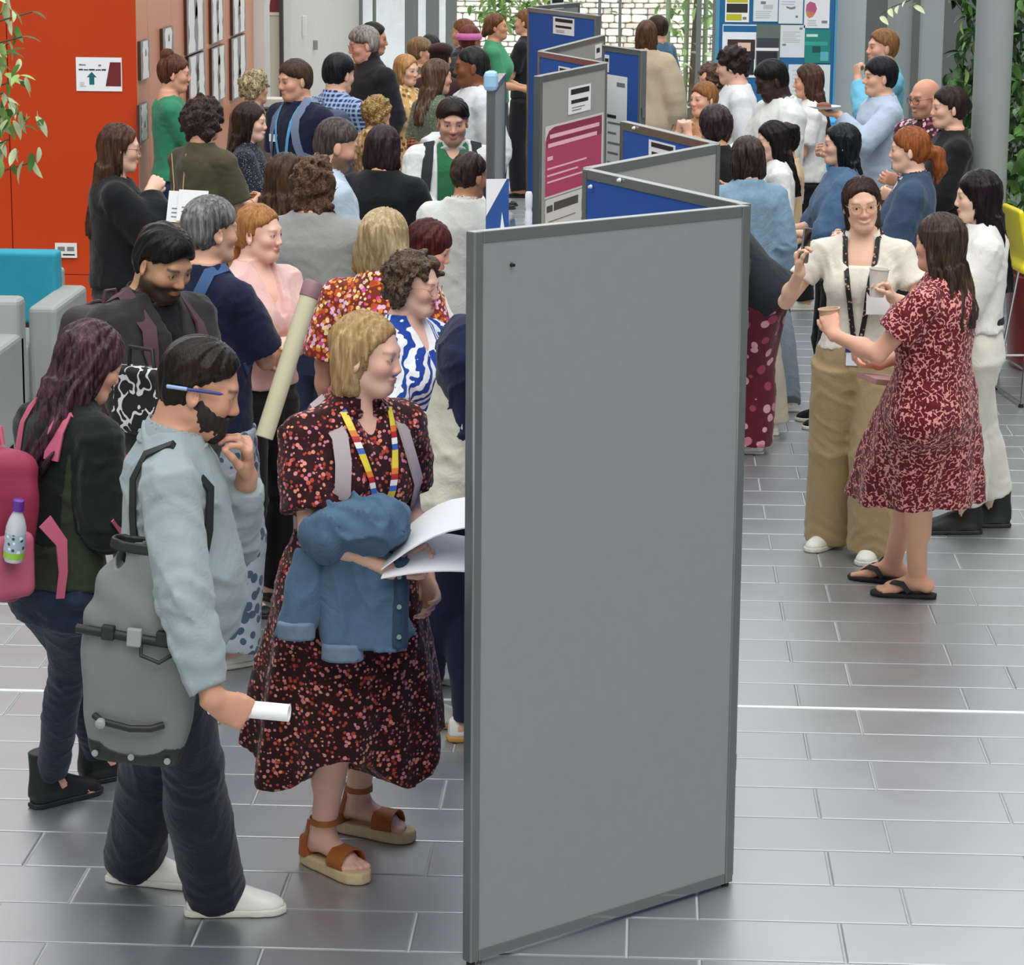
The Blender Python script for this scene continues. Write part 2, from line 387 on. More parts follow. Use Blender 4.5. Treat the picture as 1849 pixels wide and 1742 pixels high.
# ---------------- floor of staggered slate tiles
TX0, TY0 = .5934, .6177
m_tile = mat('slate_tile', '#525a5e', .30, spec=.75, var=.10, vs=3., bump=.03, bscale=40)
def tile_tone(m):
    N, L = nodes(m); b = N['Principled BSDF']; b.inputs['IOR'].default_value = 3.5
    oi = N.new('ShaderNodeObjectInfo'); mr = N.new('ShaderNodeMapRange'); mr.inputs[3].default_value = .86; mr.inputs[4].default_value = 1.14; L.new(oi.outputs['Random'], mr.inputs[0])
    src = b.inputs['Base Color'].links[0].from_socket; mx = N.new('ShaderNodeMix'); mx.data_type = 'RGBA'; mx.blend_type = 'MULTIPLY'; mx.inputs[0].default_value = 1
    L.new(src, mx.inputs[6]); L.new(mr.outputs[0], mx.inputs[7]); L.new(mx.outputs[2], b.inputs['Base Color'])
    nz = N.new('ShaderNodeTexNoise'); nz.inputs['Scale'].default_value = 5.; tc = N.new('ShaderNodeTexCoord'); L.new(tc.outputs['Object'], nz.inputs['Vector'])
    m2 = N.new('ShaderNodeMapRange'); m2.inputs[3].default_value = .36; m2.inputs[4].default_value = .44; L.new(nz.outputs[0], m2.inputs[0]); L.new(m2.outputs[0], b.inputs['Roughness'])
tile_tone(m_tile)
m_grout = mat('grout', '#a6aaaa', .75, var=.1)
floor = MB().box((-9, 3, -.12), (7, 34, -.004)).build('floor', m_grout); tag(floor, kind='structure')
tb = MB(); g = .0035; tb.v = []; e_ = .004
a0, a1, b0, b1 = -.3+g, .3-g, -.15+g, .15-g
tb._add([(a0, b0, -.02), (a1, b0, -.02), (a1, b1, -.02), (a0, b1, -.02), (a0, b0, -e_*.4), (a1, b0, -e_*.4), (a1, b1, -e_*.4), (a0, b1, -e_*.4), (a0+e_, b0+e_, 0), (a1-e_, b0+e_, 0), (a1-e_, b1-e_, 0), (a0+e_, b1-e_, 0)],
        [(0, 1, 5, 4), (1, 2, 6, 5), (2, 3, 7, 6), (3, 0, 4, 7), (4, 5, 9, 8), (5, 6, 10, 9), (6, 7, 11, 10), (7, 4, 8, 11), (8, 9, 10, 11)])
tme = npmesh('tile', np.array(tb.v), np.array(tb.f)); tme.materials.append(m_tile); tme.polygons.foreach_set('use_smooth', np.zeros(len(tme.polygons), dtype=bool))
cells = []
for j in range(19, 100):
    y = TY0+.3*j+.15; hw = (y*.20+.5)
    for i in range(-18, 14):
        x = TX0+.6*i+.3+(.2 if j % 2 else 0)
        if -8.5 < x < 6.5: cells.append((y, x, -hw-.1 < x+y*.046 < hw))
cells.sort(); near = [c for c in cells if c[2]][:300]; ns = set(near)
for y, x, _ in near:
    o = bpy.data.objects.new('tile', tme); COL.objects.link(o); o.parent = floor; o.location = (x, y, 0)
far = np.array([(x, y, 0) for y, x, v in cells if (y, x, v) not in ns]); tv = np.array(tb.v); tf = np.array(tb.f)
fo = link('far_tiles', npmesh('far_tiles', (far[:, None, :]+tv[None]).reshape(-1, 3), (tf[None]+(np.arange(len(far))*12)[:, None, None]).reshape(-1, 4)), m_tile, floor); tag(fo, kind='stuff')
st = MB().box((-6, 9.604, -.03), (6, 9.626, .003)).build('trim_1', mat('alu_strip', '#eceeee', .5)); tag(st, kind='structure')
# ---------------- walls
WY = 18.1; WX = float(atY(245, 0, WY)[0])
m_or = mat('orange_laminate', '#bb3a08', .42, spec=.35, var=.06, vs=2.)
m_or_sheen = mat('orange_laminate_painted_sheen', '#d08a6c', .35, spec=.5, var=.05, vs=2.)  # same orange laminate, its glancing gloss painted in as a paler salmon colour
wall = MB().box((-9, WY+.012, 0), (WX-.02, WY+.2, 4.2)).build('wall_left', mat('dark_joint', '#6a2608', .7)); tag(wall, kind='structure')
xs = [-9, float(atY(10, 0, WY)[0])-2.44, float(atY(10, 0, WY)[0])-1.22, float(atY(10, 0, WY)[0]), WX]
for a, b in zip(xs[:-1], xs[1:]):
    for z0, z1 in ((.10, .30), (.305, 4.2)):
        MB().box((a+.003, WY, z0), (b-.003, WY+.02, z1)).build('panel', m_or, wall, bevel=.002)
MB().box((-9, WY-.0, 0), (WX-.02, WY+.02, .095)).build('plinth', mat('plinth_dark', '#5c1c0c', .5), wall)
wall2 = MB().box((WX-.2, WY+.03, 0), (WX-.012, 23.9, 4.2)).build('wall_side', mat('dark_joint2', '#8a5a48', .7)); tag(wall2, kind='structure')
ys = [WY+.0, WY+.42, WY+1.35, WY+2.6, WY+3.9, 23.55]
for a, b in zip(ys[:-1], ys[1:]): MB().box((WX-.02, a+.004, 0), (WX, b-.004, 4.2)).build('panel', m_or_sheen, wall2, bevel=.002)
m_wh = mat('white_plaster', '#cfcdc6', .8, var=.03)
m_bei = mat('beige_plaster', '#b9b09c', .8, var=.05)
pil = MB().box((WX-.02, 23.56, 0), (WX+.09, 23.9, 4.2)).build('trim_2', m_wh); tag(pil, kind='structure')
bw = MB().box((WX-.6, 24.6, 0), (float(atY(512, 0, 24.6)[0]), 24.8, 4.2)).build('wall_back', m_bei); tag(bw, kind='structure')
WBX = float(atY(512, 0, 24.6)[0])
w3 = MB().prism([(WBX, 24.6, 0), (WBX+.06, 24.62, 0), (float(atY(648, 0, 29)[0]), 29, 0), (float(atY(640, 0, 29)[0]), 29.2, 0), (WBX, 25, 0)], (0, 0, 4.2)).build('wall_white', m_wh); tag(w3, kind='structure')
dr = MB(); dr.box((WBX-.03, 24.52, .5), (WBX+.0, 24.58, 2.4)); drw = dr.build('trim_3', mat('dark_gasket', '#33312c', .6)); tag(drw, kind='structure')
# ---------------- glazed far end
m_mull = mat('grey_mullion', '#6f7573', .5, var=.04)
m_glass = mat('facade_glass', '#f2f6f4', .02, var=0, trans=1., spec=.3)
gx = [float(atY(p, 0, 29.2)[0]) for p in (650, 676, 743, 781, 815, 1083, 1120, 1263, 1292)]
gw = [.05, .03, .13, .13, .11, .03, .03, .05, .05]
fac = empty('window_1', (0, 29.2, 0)); tag(fac, kind='structure')
for x, w in zip(gx, gw): MB().box((x-w/2, -.06, 0), (x+w/2, .06, 4.2)).build('mullion', m_mull, fac, bevel=.006)
for z in (2.35, 4.15): MB().box((gx[0], -.04, z), (3., .04, z+.08)).build('transom', m_mull, fac)
MB().box((gx[0], -.05, 0), (3., .05, .06)).build('sill', m_mull, fac)
for a, b in zip(gx[:-1], gx[1:]): MB().box((a+.03, -.006, .06), (b-.03, .006, 2.35)).build('pane', m_glass, fac)
# ---------------- outside: paving and a white rubble wall
m_pav = mat('pale_paving', '#cfccc2', .8, var=.1); gr = MB().box((-30, 34, -.2), (30, 60, -.02)).build('ground_outside', m_pav); tag(gr, kind='structure')
gr2 = MB().box((-30, 29.3, -.2), (30, 34, -.03)).build('ground_step', m_pav); tag(gr2, kind='structure')
sw = MB().box((-14, 40.1, 0), (14, 40.6, 5.5)).build('wall_stone', mat('stone_joint', '#b9b2a6', .9)); tag(sw, kind='structure')
m_st = [mat('white_stone_%d' % i, c, .85, bump=.3, bscale=20, var=.08) for i, c in enumerate(('#f3efe8', '#eae4dc', '#f7f4ee', '#e2d9d0'))]
rnd = random.Random(4); stones = []
z = .0
while z < 1.75:
    hh = rnd.uniform(.07, .12); x = -3.2+rnd.uniform(0, .1)
    while x < 1.5:
        ww = rnd.uniform(.10, .24); stones.append((x+ww/2, z+hh/2, ww, hh)); x += ww
    z += hh
vis = [q for q in stones if q[1] > .55 and (-.75 < q[0] < .75)]; vis.sort(key=lambda q: -q[2]*q[3]); vis = vis[:290]; vs_ = set(vis)
bs = bpy.data.meshes.new('stone'); bm = bmesh.new(); bmesh.ops.create_cube(bm, size=1.); bmesh.ops.bevel(bm, geom=list(bm.edges), offset=.14, segments=1, affect='EDGES'); bm.to_mesh(bs); bm.free()
smesh = []
for m_ in m_st: me = bs.copy(); me.materials.append(m_); smesh.append(me)
for x, zc, ww, hh in vis:
    o = bpy.data.objects.new('stone', rnd.choice(smesh)); COL.objects.link(o); o.parent = sw; o.location = (x, 40.07+rnd.uniform(-.02, .02), zc); o.scale = (ww-.012, .12, hh-.012); o.rotation_euler = (0, rnd.uniform(-.05, .05), 0)
rest = [q for q in stones if q not in vs_]; cv = np.array([v.co[:] for v in bs.vertices]); cf = [tuple(p.vertices) for p in bs.polygons]; mb = MB()
for x, zc, ww, hh in rest: mb._add(cv*[ww-.012, .12, hh-.012]+[x, 40.07, zc], cf)
tag(mb.build('far_stones', m_st[0], sw), kind='stuff')
rp = MB().prism([(-6.5, 33, .9), (-1.9, 33, 2.9), (-1.9, 33, 3.9), (-6.5, 33, 1.9)], (0, .3, 0)).build('wall_ramp', mat('white_ramp', '#f4f3f0', .8)); tag(rp, kind='structure')
rp2 = MB().box((-6.5, 34, 0), (-2.35, 34.2, 4)).build('wall_outside', mat('outside_white', '#e6e7ea', .8)); tag(rp2, kind='structure')
# ---------------- right: pillars
m_col = mat('column_paint', '#8f9796', .6, var=.03)
def pillar(px0, px1, Y, round_=True, m_=m_col, z1=4.2):
    a, b = float(atY(px0, 100, Y)[0]), float(atY(px1, 100, Y)[0]); c = (a+b)/2; r = (b-a)/2
    o = empty('column', (c, Y, 0)); mb = MB()
    if round_: mb.lathe([(r*1.0, 0), (r, z1)], 28); s_ = mb.build('shaft', m_, o); smooth_angle(s_); MB().lathe([(r*1.12, 0), (r*1.12, .03), (r*1.02, .04)], 28).build('base_ring', m_, o)
    else: mb.box((-r, -.1, 0), (r, .1, z1)).build('shaft', m_, o, bevel=.006)
    o['kind'] = 'structure'; return o
pillar(1759, 1828, 16.3)
pillar(1661, 1700, 24.2, False)
pillar(1600, 1645, 25.4)
pillar(1500, 1560, 23.95, False, mat('column_pale', '#a4abaa', .6, var=.03))
rw = MB().box((1.75, 26.6, 0), (6.5, 26.8, 4.2)).build('wall_right', mat('wall_grey', '#5d6462', .8, var=.06)); tag(rw, kind='structure')
for nm, a, b in (('wall_unseen_west', (-9.3, -5, 0), (-9, 18.3, 7.5)), ('wall_unseen_east', (6.5, -5, 0), (6.8, 29, 7.5)), ('wall_unseen_stair', (-9.3, -5.3, 0), (6.8, -5, 9.5))):
    tag(MB().box(a, b).build(nm, mat('hall_grey', '#9a9894', .85, var=.04)), kind='structure')  # unseen walls added to cut low sky light and raise contrast
# ---------------- folding display boards
m_rail = mat('board_rail', '#4d5453', .16, spec=.5, var=.05); m_rail.node_tree.nodes['Principled BSDF'].inputs['IOR'].default_value = 2.3
m_felt = {'grey': mat('grey_felt', '#7f8484', .95, var=.05, vs=30., bump=.25, bscale=900., bd=.002), 'blue': mat('blue_felt', '#24529f', .95, var=.06, vs=30., bump=.25, bscale=900., bd=.002), 'lgrey': mat('light_grey_felt', '#9a9a95', .95, var=.05, vs=30., bump=.2, bscale=900., bd=.002)}
class Board:
    def __init__(s, A, B, label, front='grey', back='blue', Hh=2.0, rail=.031, group='folding display boards in a zigzag row'):
        A = np.array([A[0], A[1], 0.]); B = np.array([B[0], B[1], 0.]); s.A = A; s.L = float(np.linalg.norm(B-A)); s.H = Hh
        a = math.atan2(B[1]-A[1], B[0]-A[0]); s.root = empty('display_board', A, a); tag(s.root, label, 'display board', group); s.a = a
        L = s.L; t = .018; R = rail
        for x0, x1 in ((0, R), (L-R, L)): MB().box((x0, -t, 0.012), (x1, t, Hh)).build('post', m_rail, s.root, bevel=.004)
        for z0, z1 in ((.012, .012+R), (Hh-R, Hh)): MB().box((R, -t+.001, z0), (L-R, t-.001, z1)).build('rail', m_rail, s.root, bevel=.003)
        MB().box((R-.004, -t+.004, R), (L-R+.004, -.001, Hh-R+.003)).build('felt_panel', m_felt[front], s.root); MB().box((R-.004, .001, R), (L-R+.004, t-.004, Hh-R+.003)).build('felt_panel', m_felt[back], s.root)
        for x in (R/2, L-R/2): MB().lathe([(.012, 0), (.012, .013)], 12, (x, 0, 0)).build('foot', mat('black_rubber', '#141414', .7), s.root)
        for z in (.35, 1.65): MB().lathe([(.012, 0), (.012, .05)], 10, (L+.004, .0, z)).build('hinge', m_rail, s.root)
    def uv(s, px, py, side=-1):
        d = _f+_r*(px-924.5)/CF-_u*(py-871)/CF; n = np.array([-math.sin(s.a), math.cos(s.a), 0]); o = s.A+n*.015*side-np.array([0, 0, CH])
        t = (n@o)/(n@d); p = np.array([0, 0, CH])+d*t-s.A; return float(p[0]*math.cos(s.a)+p[1]*math.sin(s.a)), float(p[2])
    def frame(s, side=-1):
        # local x along the sheet as read from that side
        return Frame(s.A, rotm(0, 0, math.degrees(s.a)))
def ink(c): return mat('ink_'+str(c).strip('#'), c, .6, var=0)
def sheet(name, label, cat, org, rz, w, h, paper, prints=(), group=None, tilt=0., th=.0016, rx=0.):
    """paper lying in its local xz plane facing -y; prints: (mat, x0, z0, x1, z1) or (mat, [(x,z)...]) in 0..1"""
    root = empty(name, org, rz); root.rotation_euler = (rx, tilt, rz); tag(root, label, cat, group)
    MB().box((0, -th, 0), (w, 0, h)).build('paper', paper, root)
    by = {}
    for q in prints:
        m_ = q[0]; mb = by.setdefault(m_.name, (m_, MB()))[1]; dp = th+.0001+.0006*list(by).index(m_.name)
        if len(q) == 5: pts = [(q[1], q[2]), (q[3], q[2]), (q[3], q[4]), (q[1], q[4])]
        else: pts = q[1]
        mb.prism([(x*w, -dp, z*h) for x, z in pts], (0, -.0005, 0))
    for m_, mb in by.values(): mb.build('print', m_, root)
    return root
def lines(m_, x0, x1, z0, z1, n, th=.35, seed=1, rag=.35):
    r = random.Random(seed); out = []; d = (z1-z0)/n
    for i in range(n):
        z = z1-d*(i+1)+d*(1-th)/2; out.append((m_, x0, z, x1-(x1-x0)*r.uniform(0, rag), z+d*th))
    return out
def words(m_, x0, x1, z0, z1, n=6, seed=1):
    """a line of illegibly small lettering, word by word"""
    r = random.Random(seed); out = []; x = x0; tot = x1-x0
    while x < x1-.02*tot:
        w = tot/n*r.uniform(.6, 1.3); e = min(x+w, x1); k = max(2, int((e-x)/(z1-z0)*1.2/1))
        out.append((m_, x, z0, e, z1-(z1-z0)*r.choice((0, .25)))); x = e+tot*.025
    return out
white_paper = mat('white_paper', '#e9e9ea', .7, var=.02)
cream_paper = mat('off_white_paper', '#cfccc4', .7, var=.03)
PT = lambda x, y: at(x, y, 2.0)
bA, bB, bC, bD, bE = PT(849, 418), PT(1336, 371), PT(1060, 304), PT(1293, 259), PT(1127, 218)
bB[:2] = bA[:2]+unit((bB-bA)[:2])*1.0
B1 = Board(bA, bB, 'large empty grey display board standing nearest, facing the stairs', 'grey', 'blue')
B2 = Board(bC, bB+np.array([.0, .03, 0]), 'blue display board folded back behind the nearest grey board', 'blue', 'grey')
B3 = Board(bC+np.array([.0, .03, 0]), bD, 'grey display board, second grey one behind the nearest board', 'lgrey', 'blue')
B4 = Board(bE, bD+np.array([0, .03, 0]), 'blue display board with a half hidden white card, beside the dark bob', 'blue', 'grey')
bF, bF2, bG, bH = PT(970, 137), PT(1091, 113), PT(976, 92), PT(1088, 63)
B5 = Board(bF, bF2, 'grey display board carrying a pink headed poster and white card', 'lgrey', 'blue')
B6 = Board(bG, bF2+np.array([0, .03, 0]), 'blue display board just behind the board with the pink poster', 'blue', 'grey')
B7 = Board(bG+np.array([0, .03, 0]), bH, 'slim grey display board slanting back between two blue boards', 'lgrey', 'blue')
B8 = Board(PT(956, 13), PT(1081, 28), 'tall far blue display board with one small white card', 'blue', 'grey')
B9 = Board(PT(1092, 81), PT(1163, 91), 'far blue display board with a long white printed sheet', 'blue', 'grey')
B10 = Board(at(966, 0, 2.04), at(1044, -6, 2.04), 'farthest grey display board, only its lower part in view', 'grey', 'grey')
B11 = Board(at(886, 158, 2.0), at(907, 132, 2.0), 'display board seen edge on beside the white shirted man', 'grey', 'grey', rail=.03)
mb = MB(); mb.box((-.03, -.03, 1.985), (.06, .03, 2.07)); mb.build('clamp', mat('clamp_blue', '#9cc4e4', .4), B11.root, bevel=.02)
blk = ink('#17171a'); gry = ink('#77777a'); teal = ink('#12626c'); mar = ink('#6e2028'); pinkm = ink('#b0415f'); dpink = ink('#8c2c48'); lpink = ink('#eeb6c2')
def on(b, px0, py0, px1, py1, side=-1):
    """sheet origin, rotation, width, height on a board from two seen corners (upper left, lower right)"""
    u0, z1 = b.uv(px0, py0, side); u1, z0 = b.uv(px1, py1, side); c, s_ = math.cos(b.a), math.sin(b.a); n = np.array([-s_, c, 0])
    w = abs(u1-u0); o = b.A+np.array([c, s_, 0])*min(u0, u1)+n*.0150*side; return (float(o[0]), float(o[1]), z0), b.a, w, z1-z0
def onz(b, px0, px1, z0, z1, pyr):
    u0, _ = b.uv(px0, pyr); u1, _ = b.uv(px1, pyr); c, s_ = math.cos(b.a), math.sin(b.a); n = np.array([-s_, c, 0]); o = b.A+np.array([c, s_, 0])*u0-n*.0152
    return (float(o[0]), float(o[1]), z0), b.a, u1-u0, z1-z0
z = lambda b, px, py: b.uv(px, py)[1]
card = lambda sd: [(blk, .10, .72, .93, .92), (blk, .12, .38, .88, .52)]+lines(gry, .15, .75, .08, .28, 2, .3, sd)
sheet('board_card', 'white card with a black bar on the pink poster board', 'card', *onz(B5, 1026, 1066, z(B5, 1045, 203), z(B5, 1045, 155), 180), white_paper, card(1))
sheet('poster', 'pink headed printed poster with pale title lines', 'poster', *onz(B5, 984, 1088, z(B5, 1030, 345)-.0, z(B5, 1040, 215), 270), cream_paper,
      [(pinkm, [(.0, .03), (.97, .03), (.97, .97), (.14, .97), (.06, .93), (.015, .84), (0, .78)]), (dpink, [(.02, .70), (.97, .70), (.97, .97), (.14, .97), (.06, .93), (.02, .86)])][::1]
      + [(lpink, .07, .82, .92, .875), (lpink, .04, .70, .88, .755), (lpink, .03, .52, .12, .575)]+[(lpink, .03, .395, .70, .42), (lpink, .03, .30, .55, .325), (lpink, .03, .21, .66, .235)])
sheet('poster', 'white lower poster sheet with ruled table rows', 'poster', *onz(B5, 984, 1086, .55, z(B5, 1030, 347), 390), cream_paper,
      [(ink('#4c4745'), .02, .93, .12, .965), (ink('#4c4745'), .14, .93, .56, .975)]+lines(gry, .05, .56, .35, .9, 13, .12, 5, .15)+[(gry, .62, .88-.1*i, .75, .90-.1*i+.045) for i in range(6)])
sheet('board_card', 'small white card with a black bar on the tall far blue board', 'card', *onz(B8, 999, 1037, z(B8, 1018, 63), z(B8, 1018, 32), 48), white_paper, card(2))
sheet('printed_sheet', 'long white sheet of printed text on a far blue board', 'poster', *onz(B9, 1095, 1132, .7, z(B9, 1110, 136), 200), white_paper, lines(gry, .1, .9, .05, .8, 16, .22, 8, .5)+[(blk, .05, .80, .5, .815), (gry, .5, .95, .9, .97)])
sheet('board_card', 'white card pinned high at the edge of a far blue board', 'card', *onz(B9, 1092, 1100, z(B9, 1096, 130), z(B9, 1096, 99), 115), white_paper, [(blk, .1, .6, .9, .8)])
sheet('board_card', 'white card half hidden behind the folded grey board', 'card', *onz(B4, 1172, 1220, z(B4, 1195, 300), z(B4, 1195, 257), 270), white_paper, card(4))
sheet('board_card', 'white card mostly hidden below the top of a blue board', 'card', *onz(B6, 1009, 1030, z(B6, 1020, 160), z(B6, 1020, 121), 130), white_paper, card(6))
sheet('board_card', 'white label on the slim slanting grey board', 'card', *onz(B7, 1074, 1086, z(B7, 1080, 105), z(B7, 1080, 80), 95), white_paper, [(blk, .2, .4, .7, .75)])
sheet('board_card', 'white card with a black stripe on the farthest grey board', 'card', *onz(B10, 994, 1018, z(B10, 1005, 16), z(B10, 1005, -14), 5), white_paper, [(blk, .1, .36, .95, .6)])
mb = MB(); u_, v_ = B1.uv(923, 478); mb.lathe([(.001, 0), (.0055, .001), (.0055, .004), (.003, .009), (.0045, .012)], 10)
pin = mb.build('push_pin', mat('pin_black', '#101010', .4)); pin.location = B1.A+np.array([math.cos(B1.a)*u_+math.sin(B1.a)*.015, math.sin(B1.a)*u_-math.cos(B1.a)*.015, v_]); pin.rotation_euler = (math.radians(90), 0, B1.a); tag(pin, 'tiny black push pin high on the empty grey board', 'push pin')
for (b, px, py, cl, lb) in ((B2, 1122, 325, '#e8e8e8', 'white push pin on the top rail of the folded blue board'), (B4, 1148, 231, '#e8e8e8', 'white push pin on the blue board by the dark bob'), (B2, 1070, 337, '#dfe6f5', 'white push pin at the left edge of the folded blue board')):
    u_, v_ = b.uv(px, py); mb = MB(); mb.lathe([(.001, 0), (.007, .001), (.007, .004), (.004, .008), (.005, .011)], 10); p = mb.build('push_pin', mat('pin_'+cl, cl, .4)); p.location = b.A+np.array([math.cos(b.a)*u_+math.sin(b.a)*.018, math.sin(b.a)*u_-math.cos(b.a)*.018, v_]); p.rotation_euler = (math.radians(90), 0, b.a); tag(p, lb, 'push pin')
# ---------------- signs and fittings on the orange wall
def wallsheet(name, label, cat, px0, py0, px1, py1, Y, paper, prints=(), off=.004, group=None, th=.0016):
    a = atY(px0, py0, Y); b = atY(px1, py1, Y); return sheet(name, label, cat, (float(a[0]), Y-off, float(b[2])), 0, float(b[0]-a[0]), float(a[2]-b[2]), paper, prints, group, th=th)
arrow = lambda cx, cz, w, h: [(cx-w*.25, cz-h*.5), (cx+w*.25, cz-h*.5), (cx+w*.25, cz+.08*h), (cx+w*.5, cz+.08*h), (cx, cz+h*.5), (cx-w*.5, cz+.08*h), (cx-w*.25, cz+.08*h)]
wallsheet('wayfinding_sign', 'white sign with teal up arrow and maroon block on orange wall', 'sign', 137, 103, 221, 165, WY, white_paper,
          [(teal, arrow(.34, .38, .22, .38)), (mar, [(.64, .15), (.98, .15), (.98, .86), (.745, .86)])]+words(blk, .06, .66, .615, .655, 5, 3)+words(gry, .07, .22, .76, .80, 2, 4)+[(gry, .49, .74, .55, .79)]+lines(ink('#b5b5b8'), .08, .22, .12, .28, 3, .3, 2))
sk = wallsheet('wall_socket', 'white double wall socket plate on the orange wall', 'socket', 100, 438, 140, 465, WY, mat('socket_white', '#dedbd5', .35), [(gry, .12, .45, .45, .75), (gry, .55, .45, .88, .75), (blk, .35, .16, .9, .26)], th=.012)
# ---------------- framed prints on the side wall
def onX(px, py, X):
    d = _f+_r*(px-924.5)/CF-_u*(py-871)/CF; return np.array([0, 0, CH])+d*(X/d[0])
m_dk = mat('frame_edge', '#4a2a20', .5)
for n, (x0, x1, yt, yb, lb) in enumerate(((248, 264, 75, 140, 'white cut paper print nearest the orange corner'), (288, 308, 52, 118, 'white paper print with a torn triangle, above the hair bun'), (331, 364, -12, 88, 'tall print of white column shapes, upper row, leftmost'),
                                          (376, 398, -12, 72, 'tall print of white column shapes, upper row, middle'), (415, 438, -12, 56, 'tall print of white column shapes, upper row, farthest'), (335, 366, 103, 192, 'print of white column shapes, lower row, nearest'),
                                          (377, 402, 88, 176, 'print of white column shapes, lower row, middle'), (413, 440, 70, 168, 'print of white column shapes, lower row, farthest'), (246, 262, 190, 250, 'white leaflet low on the side wall by the orange corner'))):
    a = onX(x0, yt, WX); b = onX(x1, yb, WX); w = float(b[1]-a[1]); h = float(a[2]-b[2]); r = random.Random(n)
    root = empty('wall_print', (WX+.004, float(a[1]), float(b[2])), math.pi/2); tag(root, lb, 'print', 'prints on the salmon wall')
    MB().box((0, -.018, 0), (w, .002, h)).build('mount', m_dk, root)
    MB().box((.0, -.021, 0), (w, -.018, h)).build('paper', mat('print_grey', '#8d8f92', .5, var=.05), root)
    mb = MB(); k = 1 if n in (0, 1, 8) else 2
    for i in range(k):
        c = w*(i+.5)/k; W_ = w*.80/k/2; N = 9; zs = np.linspace(.02*h, .98*h, N); lr = []
        wob = [W_*r.uniform(.62, 1.0) for _ in zs]
        mb.prism([(c-q, -.0215, z_) for q, z_ in zip(wob, zs)]+[(c+q*r.uniform(.8, 1.), -.0215, z_) for q, z_ in reversed(list(zip(wob, zs)))], (0, -.001, 0))
    mb.build('print', mat('print_white', '#eeeae6', .5, var=.04), root)
    mb = MB()
    for i in range(3 if k == 2 else 1):
        z0 = h*r.uniform(.1, .7); mb.prism([(w*.45, -.0228, z0), (w*.58, -.0228, z0+.02*h), (w*.55, -.0228, z0+.2*h), (w*.48, -.0228, z0+.15*h)], (0, -.0004, 0))
    mb.build('shadow_shape', mat('print_black', '#3a3a38', .5), root)
a = atY(457, 2, 24.58)
sheet('wayfinding_sign', 'white sign with teal left arrow and maroon block on beige wall', 'sign', (float(a[0]), 24.595, float(atY(457, 27, 24.6)[2])), 0, .235, .22, mat('sign_beige', '#c9c3b4', .7, var=.03),
      [(teal, [(.06, .5), (.22, .72), (.22, .60), (.46, .60), (.46, .40), (.22, .40), (.22, .28)]), (mar, [(.56, .12), (.98, .12), (.98, .95), (.70, .95)])])
for px0, py0, px1, py1, lb in ((546, 28, 552, 65, 'slim white wall box on the white wall'), (566, 72, 571, 90, 'small grey switch on the white wall')):
    a = atY(px0, py0, 25.3); b = atY(px1, py1, 25.3); o = MB().box((0, -.02, 0), (float(b[0]-a[0]), .02, float(a[2]-b[2]))).build('wall_box', mat('wb_'+str(px0), '#d8d6d0' if px0 == 546 else '#8b8883', .5), bevel=.004)
    t_ = (a[1]-0); # sit on the receding white wall
    pa, pb = np.array([WBX+.06, 24.62]), np.array([float(atY(648, 0, 29)[0]), 29.]); d = _f+_r*(px0-924.5)/CF-_u*(py1-871)/CF
    Mx = np.array([[d[0], -(pb-pa)[0]], [d[1], -(pb-pa)[1]]]); tt = np.linalg.solve(Mx, pa); p = np.array([0, 0, CH])+d*tt[0]; o.location = p+np.array([.02, -.02, 0]); o.rotation_euler = (0, 0, math.atan2((pb-pa)[1], (pb-pa)[0])); tag(o, lb, 'wall box')
# counter with dark top and machines at the back
ct = empty('counter', (-3.15, 23.3, 0)); tag(ct, 'white serving counter with a black top against the beige wall', 'counter')
MB().box((-.1, -.25, 0), (.55, .3, .92)).build('cabinet', mat('counter_white', '#c9c7c0', .6), ct, bevel=.01); MB().box((-.12, -.28, .92), (.58, .3, 1.0)).build('worktop', mat('counter_black', '#17150f', .3), ct, bevel=.005)
MB().box((.12, -.257, .1), (.15, -.25, .85)).build('door_gap', mat('counter_black', '#17150f', .3), ct)
bx = MB().box((-.2, -.12, 0), (.2, .12, .07)).build('paper_stack', cream_paper, bevel=.004); bx.location = (-2.95, 23.25, 1.0); tag(bx, 'stack of pale paper on the black counter top', 'paper stack')
# ---------------- seating
m_gry_up = mat('grey_leatherette', '#9ea3a0', .55, var=.04, bump=.05); m_tq = mat('turquoise_fabric', '#2f9bb3', .85, var=.08, vs=20., bump=.2, bscale=400)
def soft(name, a, b, m_, parent, r=.03): return MB().box(a, b).build(name, m_, parent, smooth=False, bevel=r, seg=3)
sf = empty('sofa', (-3.11, 14.62, 0)); tag(sf, 'grey sofa with turquoise back cushion in front of the orange wall', 'sofa')
soft('armrest', (-.155, 0, .09), (0, .84, .625), m_gry_up, sf); soft('armrest', (-2.1, 0, .09), (-1.945, .84, .625), m_gry_up, sf)
soft('seat', (-1.95, .02, .09), (-.15, .78, .415), m_gry_up, sf); soft('back_cushion', (-1.94, .62, .43), (-.13, .80, .83), m_tq, sf, .02)
soft('back_frame', (-1.94, .80, .1), (-.13, .88, .72), m_gry_up, sf, .02); MB().box((-1.94, .60, .40), (-.15, .66, .435)).build('back_gap_rail', mat('dark_red_piping', '#4a1d18', .6), sf)
for x in (-2.04, -.08):
    for y in (.06, .78): MB().lathe([(.022, 0), (.022, .1)], 12, (x, y, 0)).build('leg', mat('black_leg', '#151515', .5), sf)
s2 = empty('armchair', (-3.105, 13.02, 0)); tag(s2, 'grey armchair at the left edge, only its armrest in view', 'armchair')
soft('armrest', (-.16, 0, .09), (0, .8, .625), m_gry_up, s2); soft('armrest', (-1.1, 0, .09), (-.94, .8, .625), m_gry_up, s2); soft('seat', (-.95, .02, .09), (-.15, .75, .415), m_gry_up, s2); soft('backrest', (-1.1, .7, .09), (0, .86, .8), m_gry_up, s2)
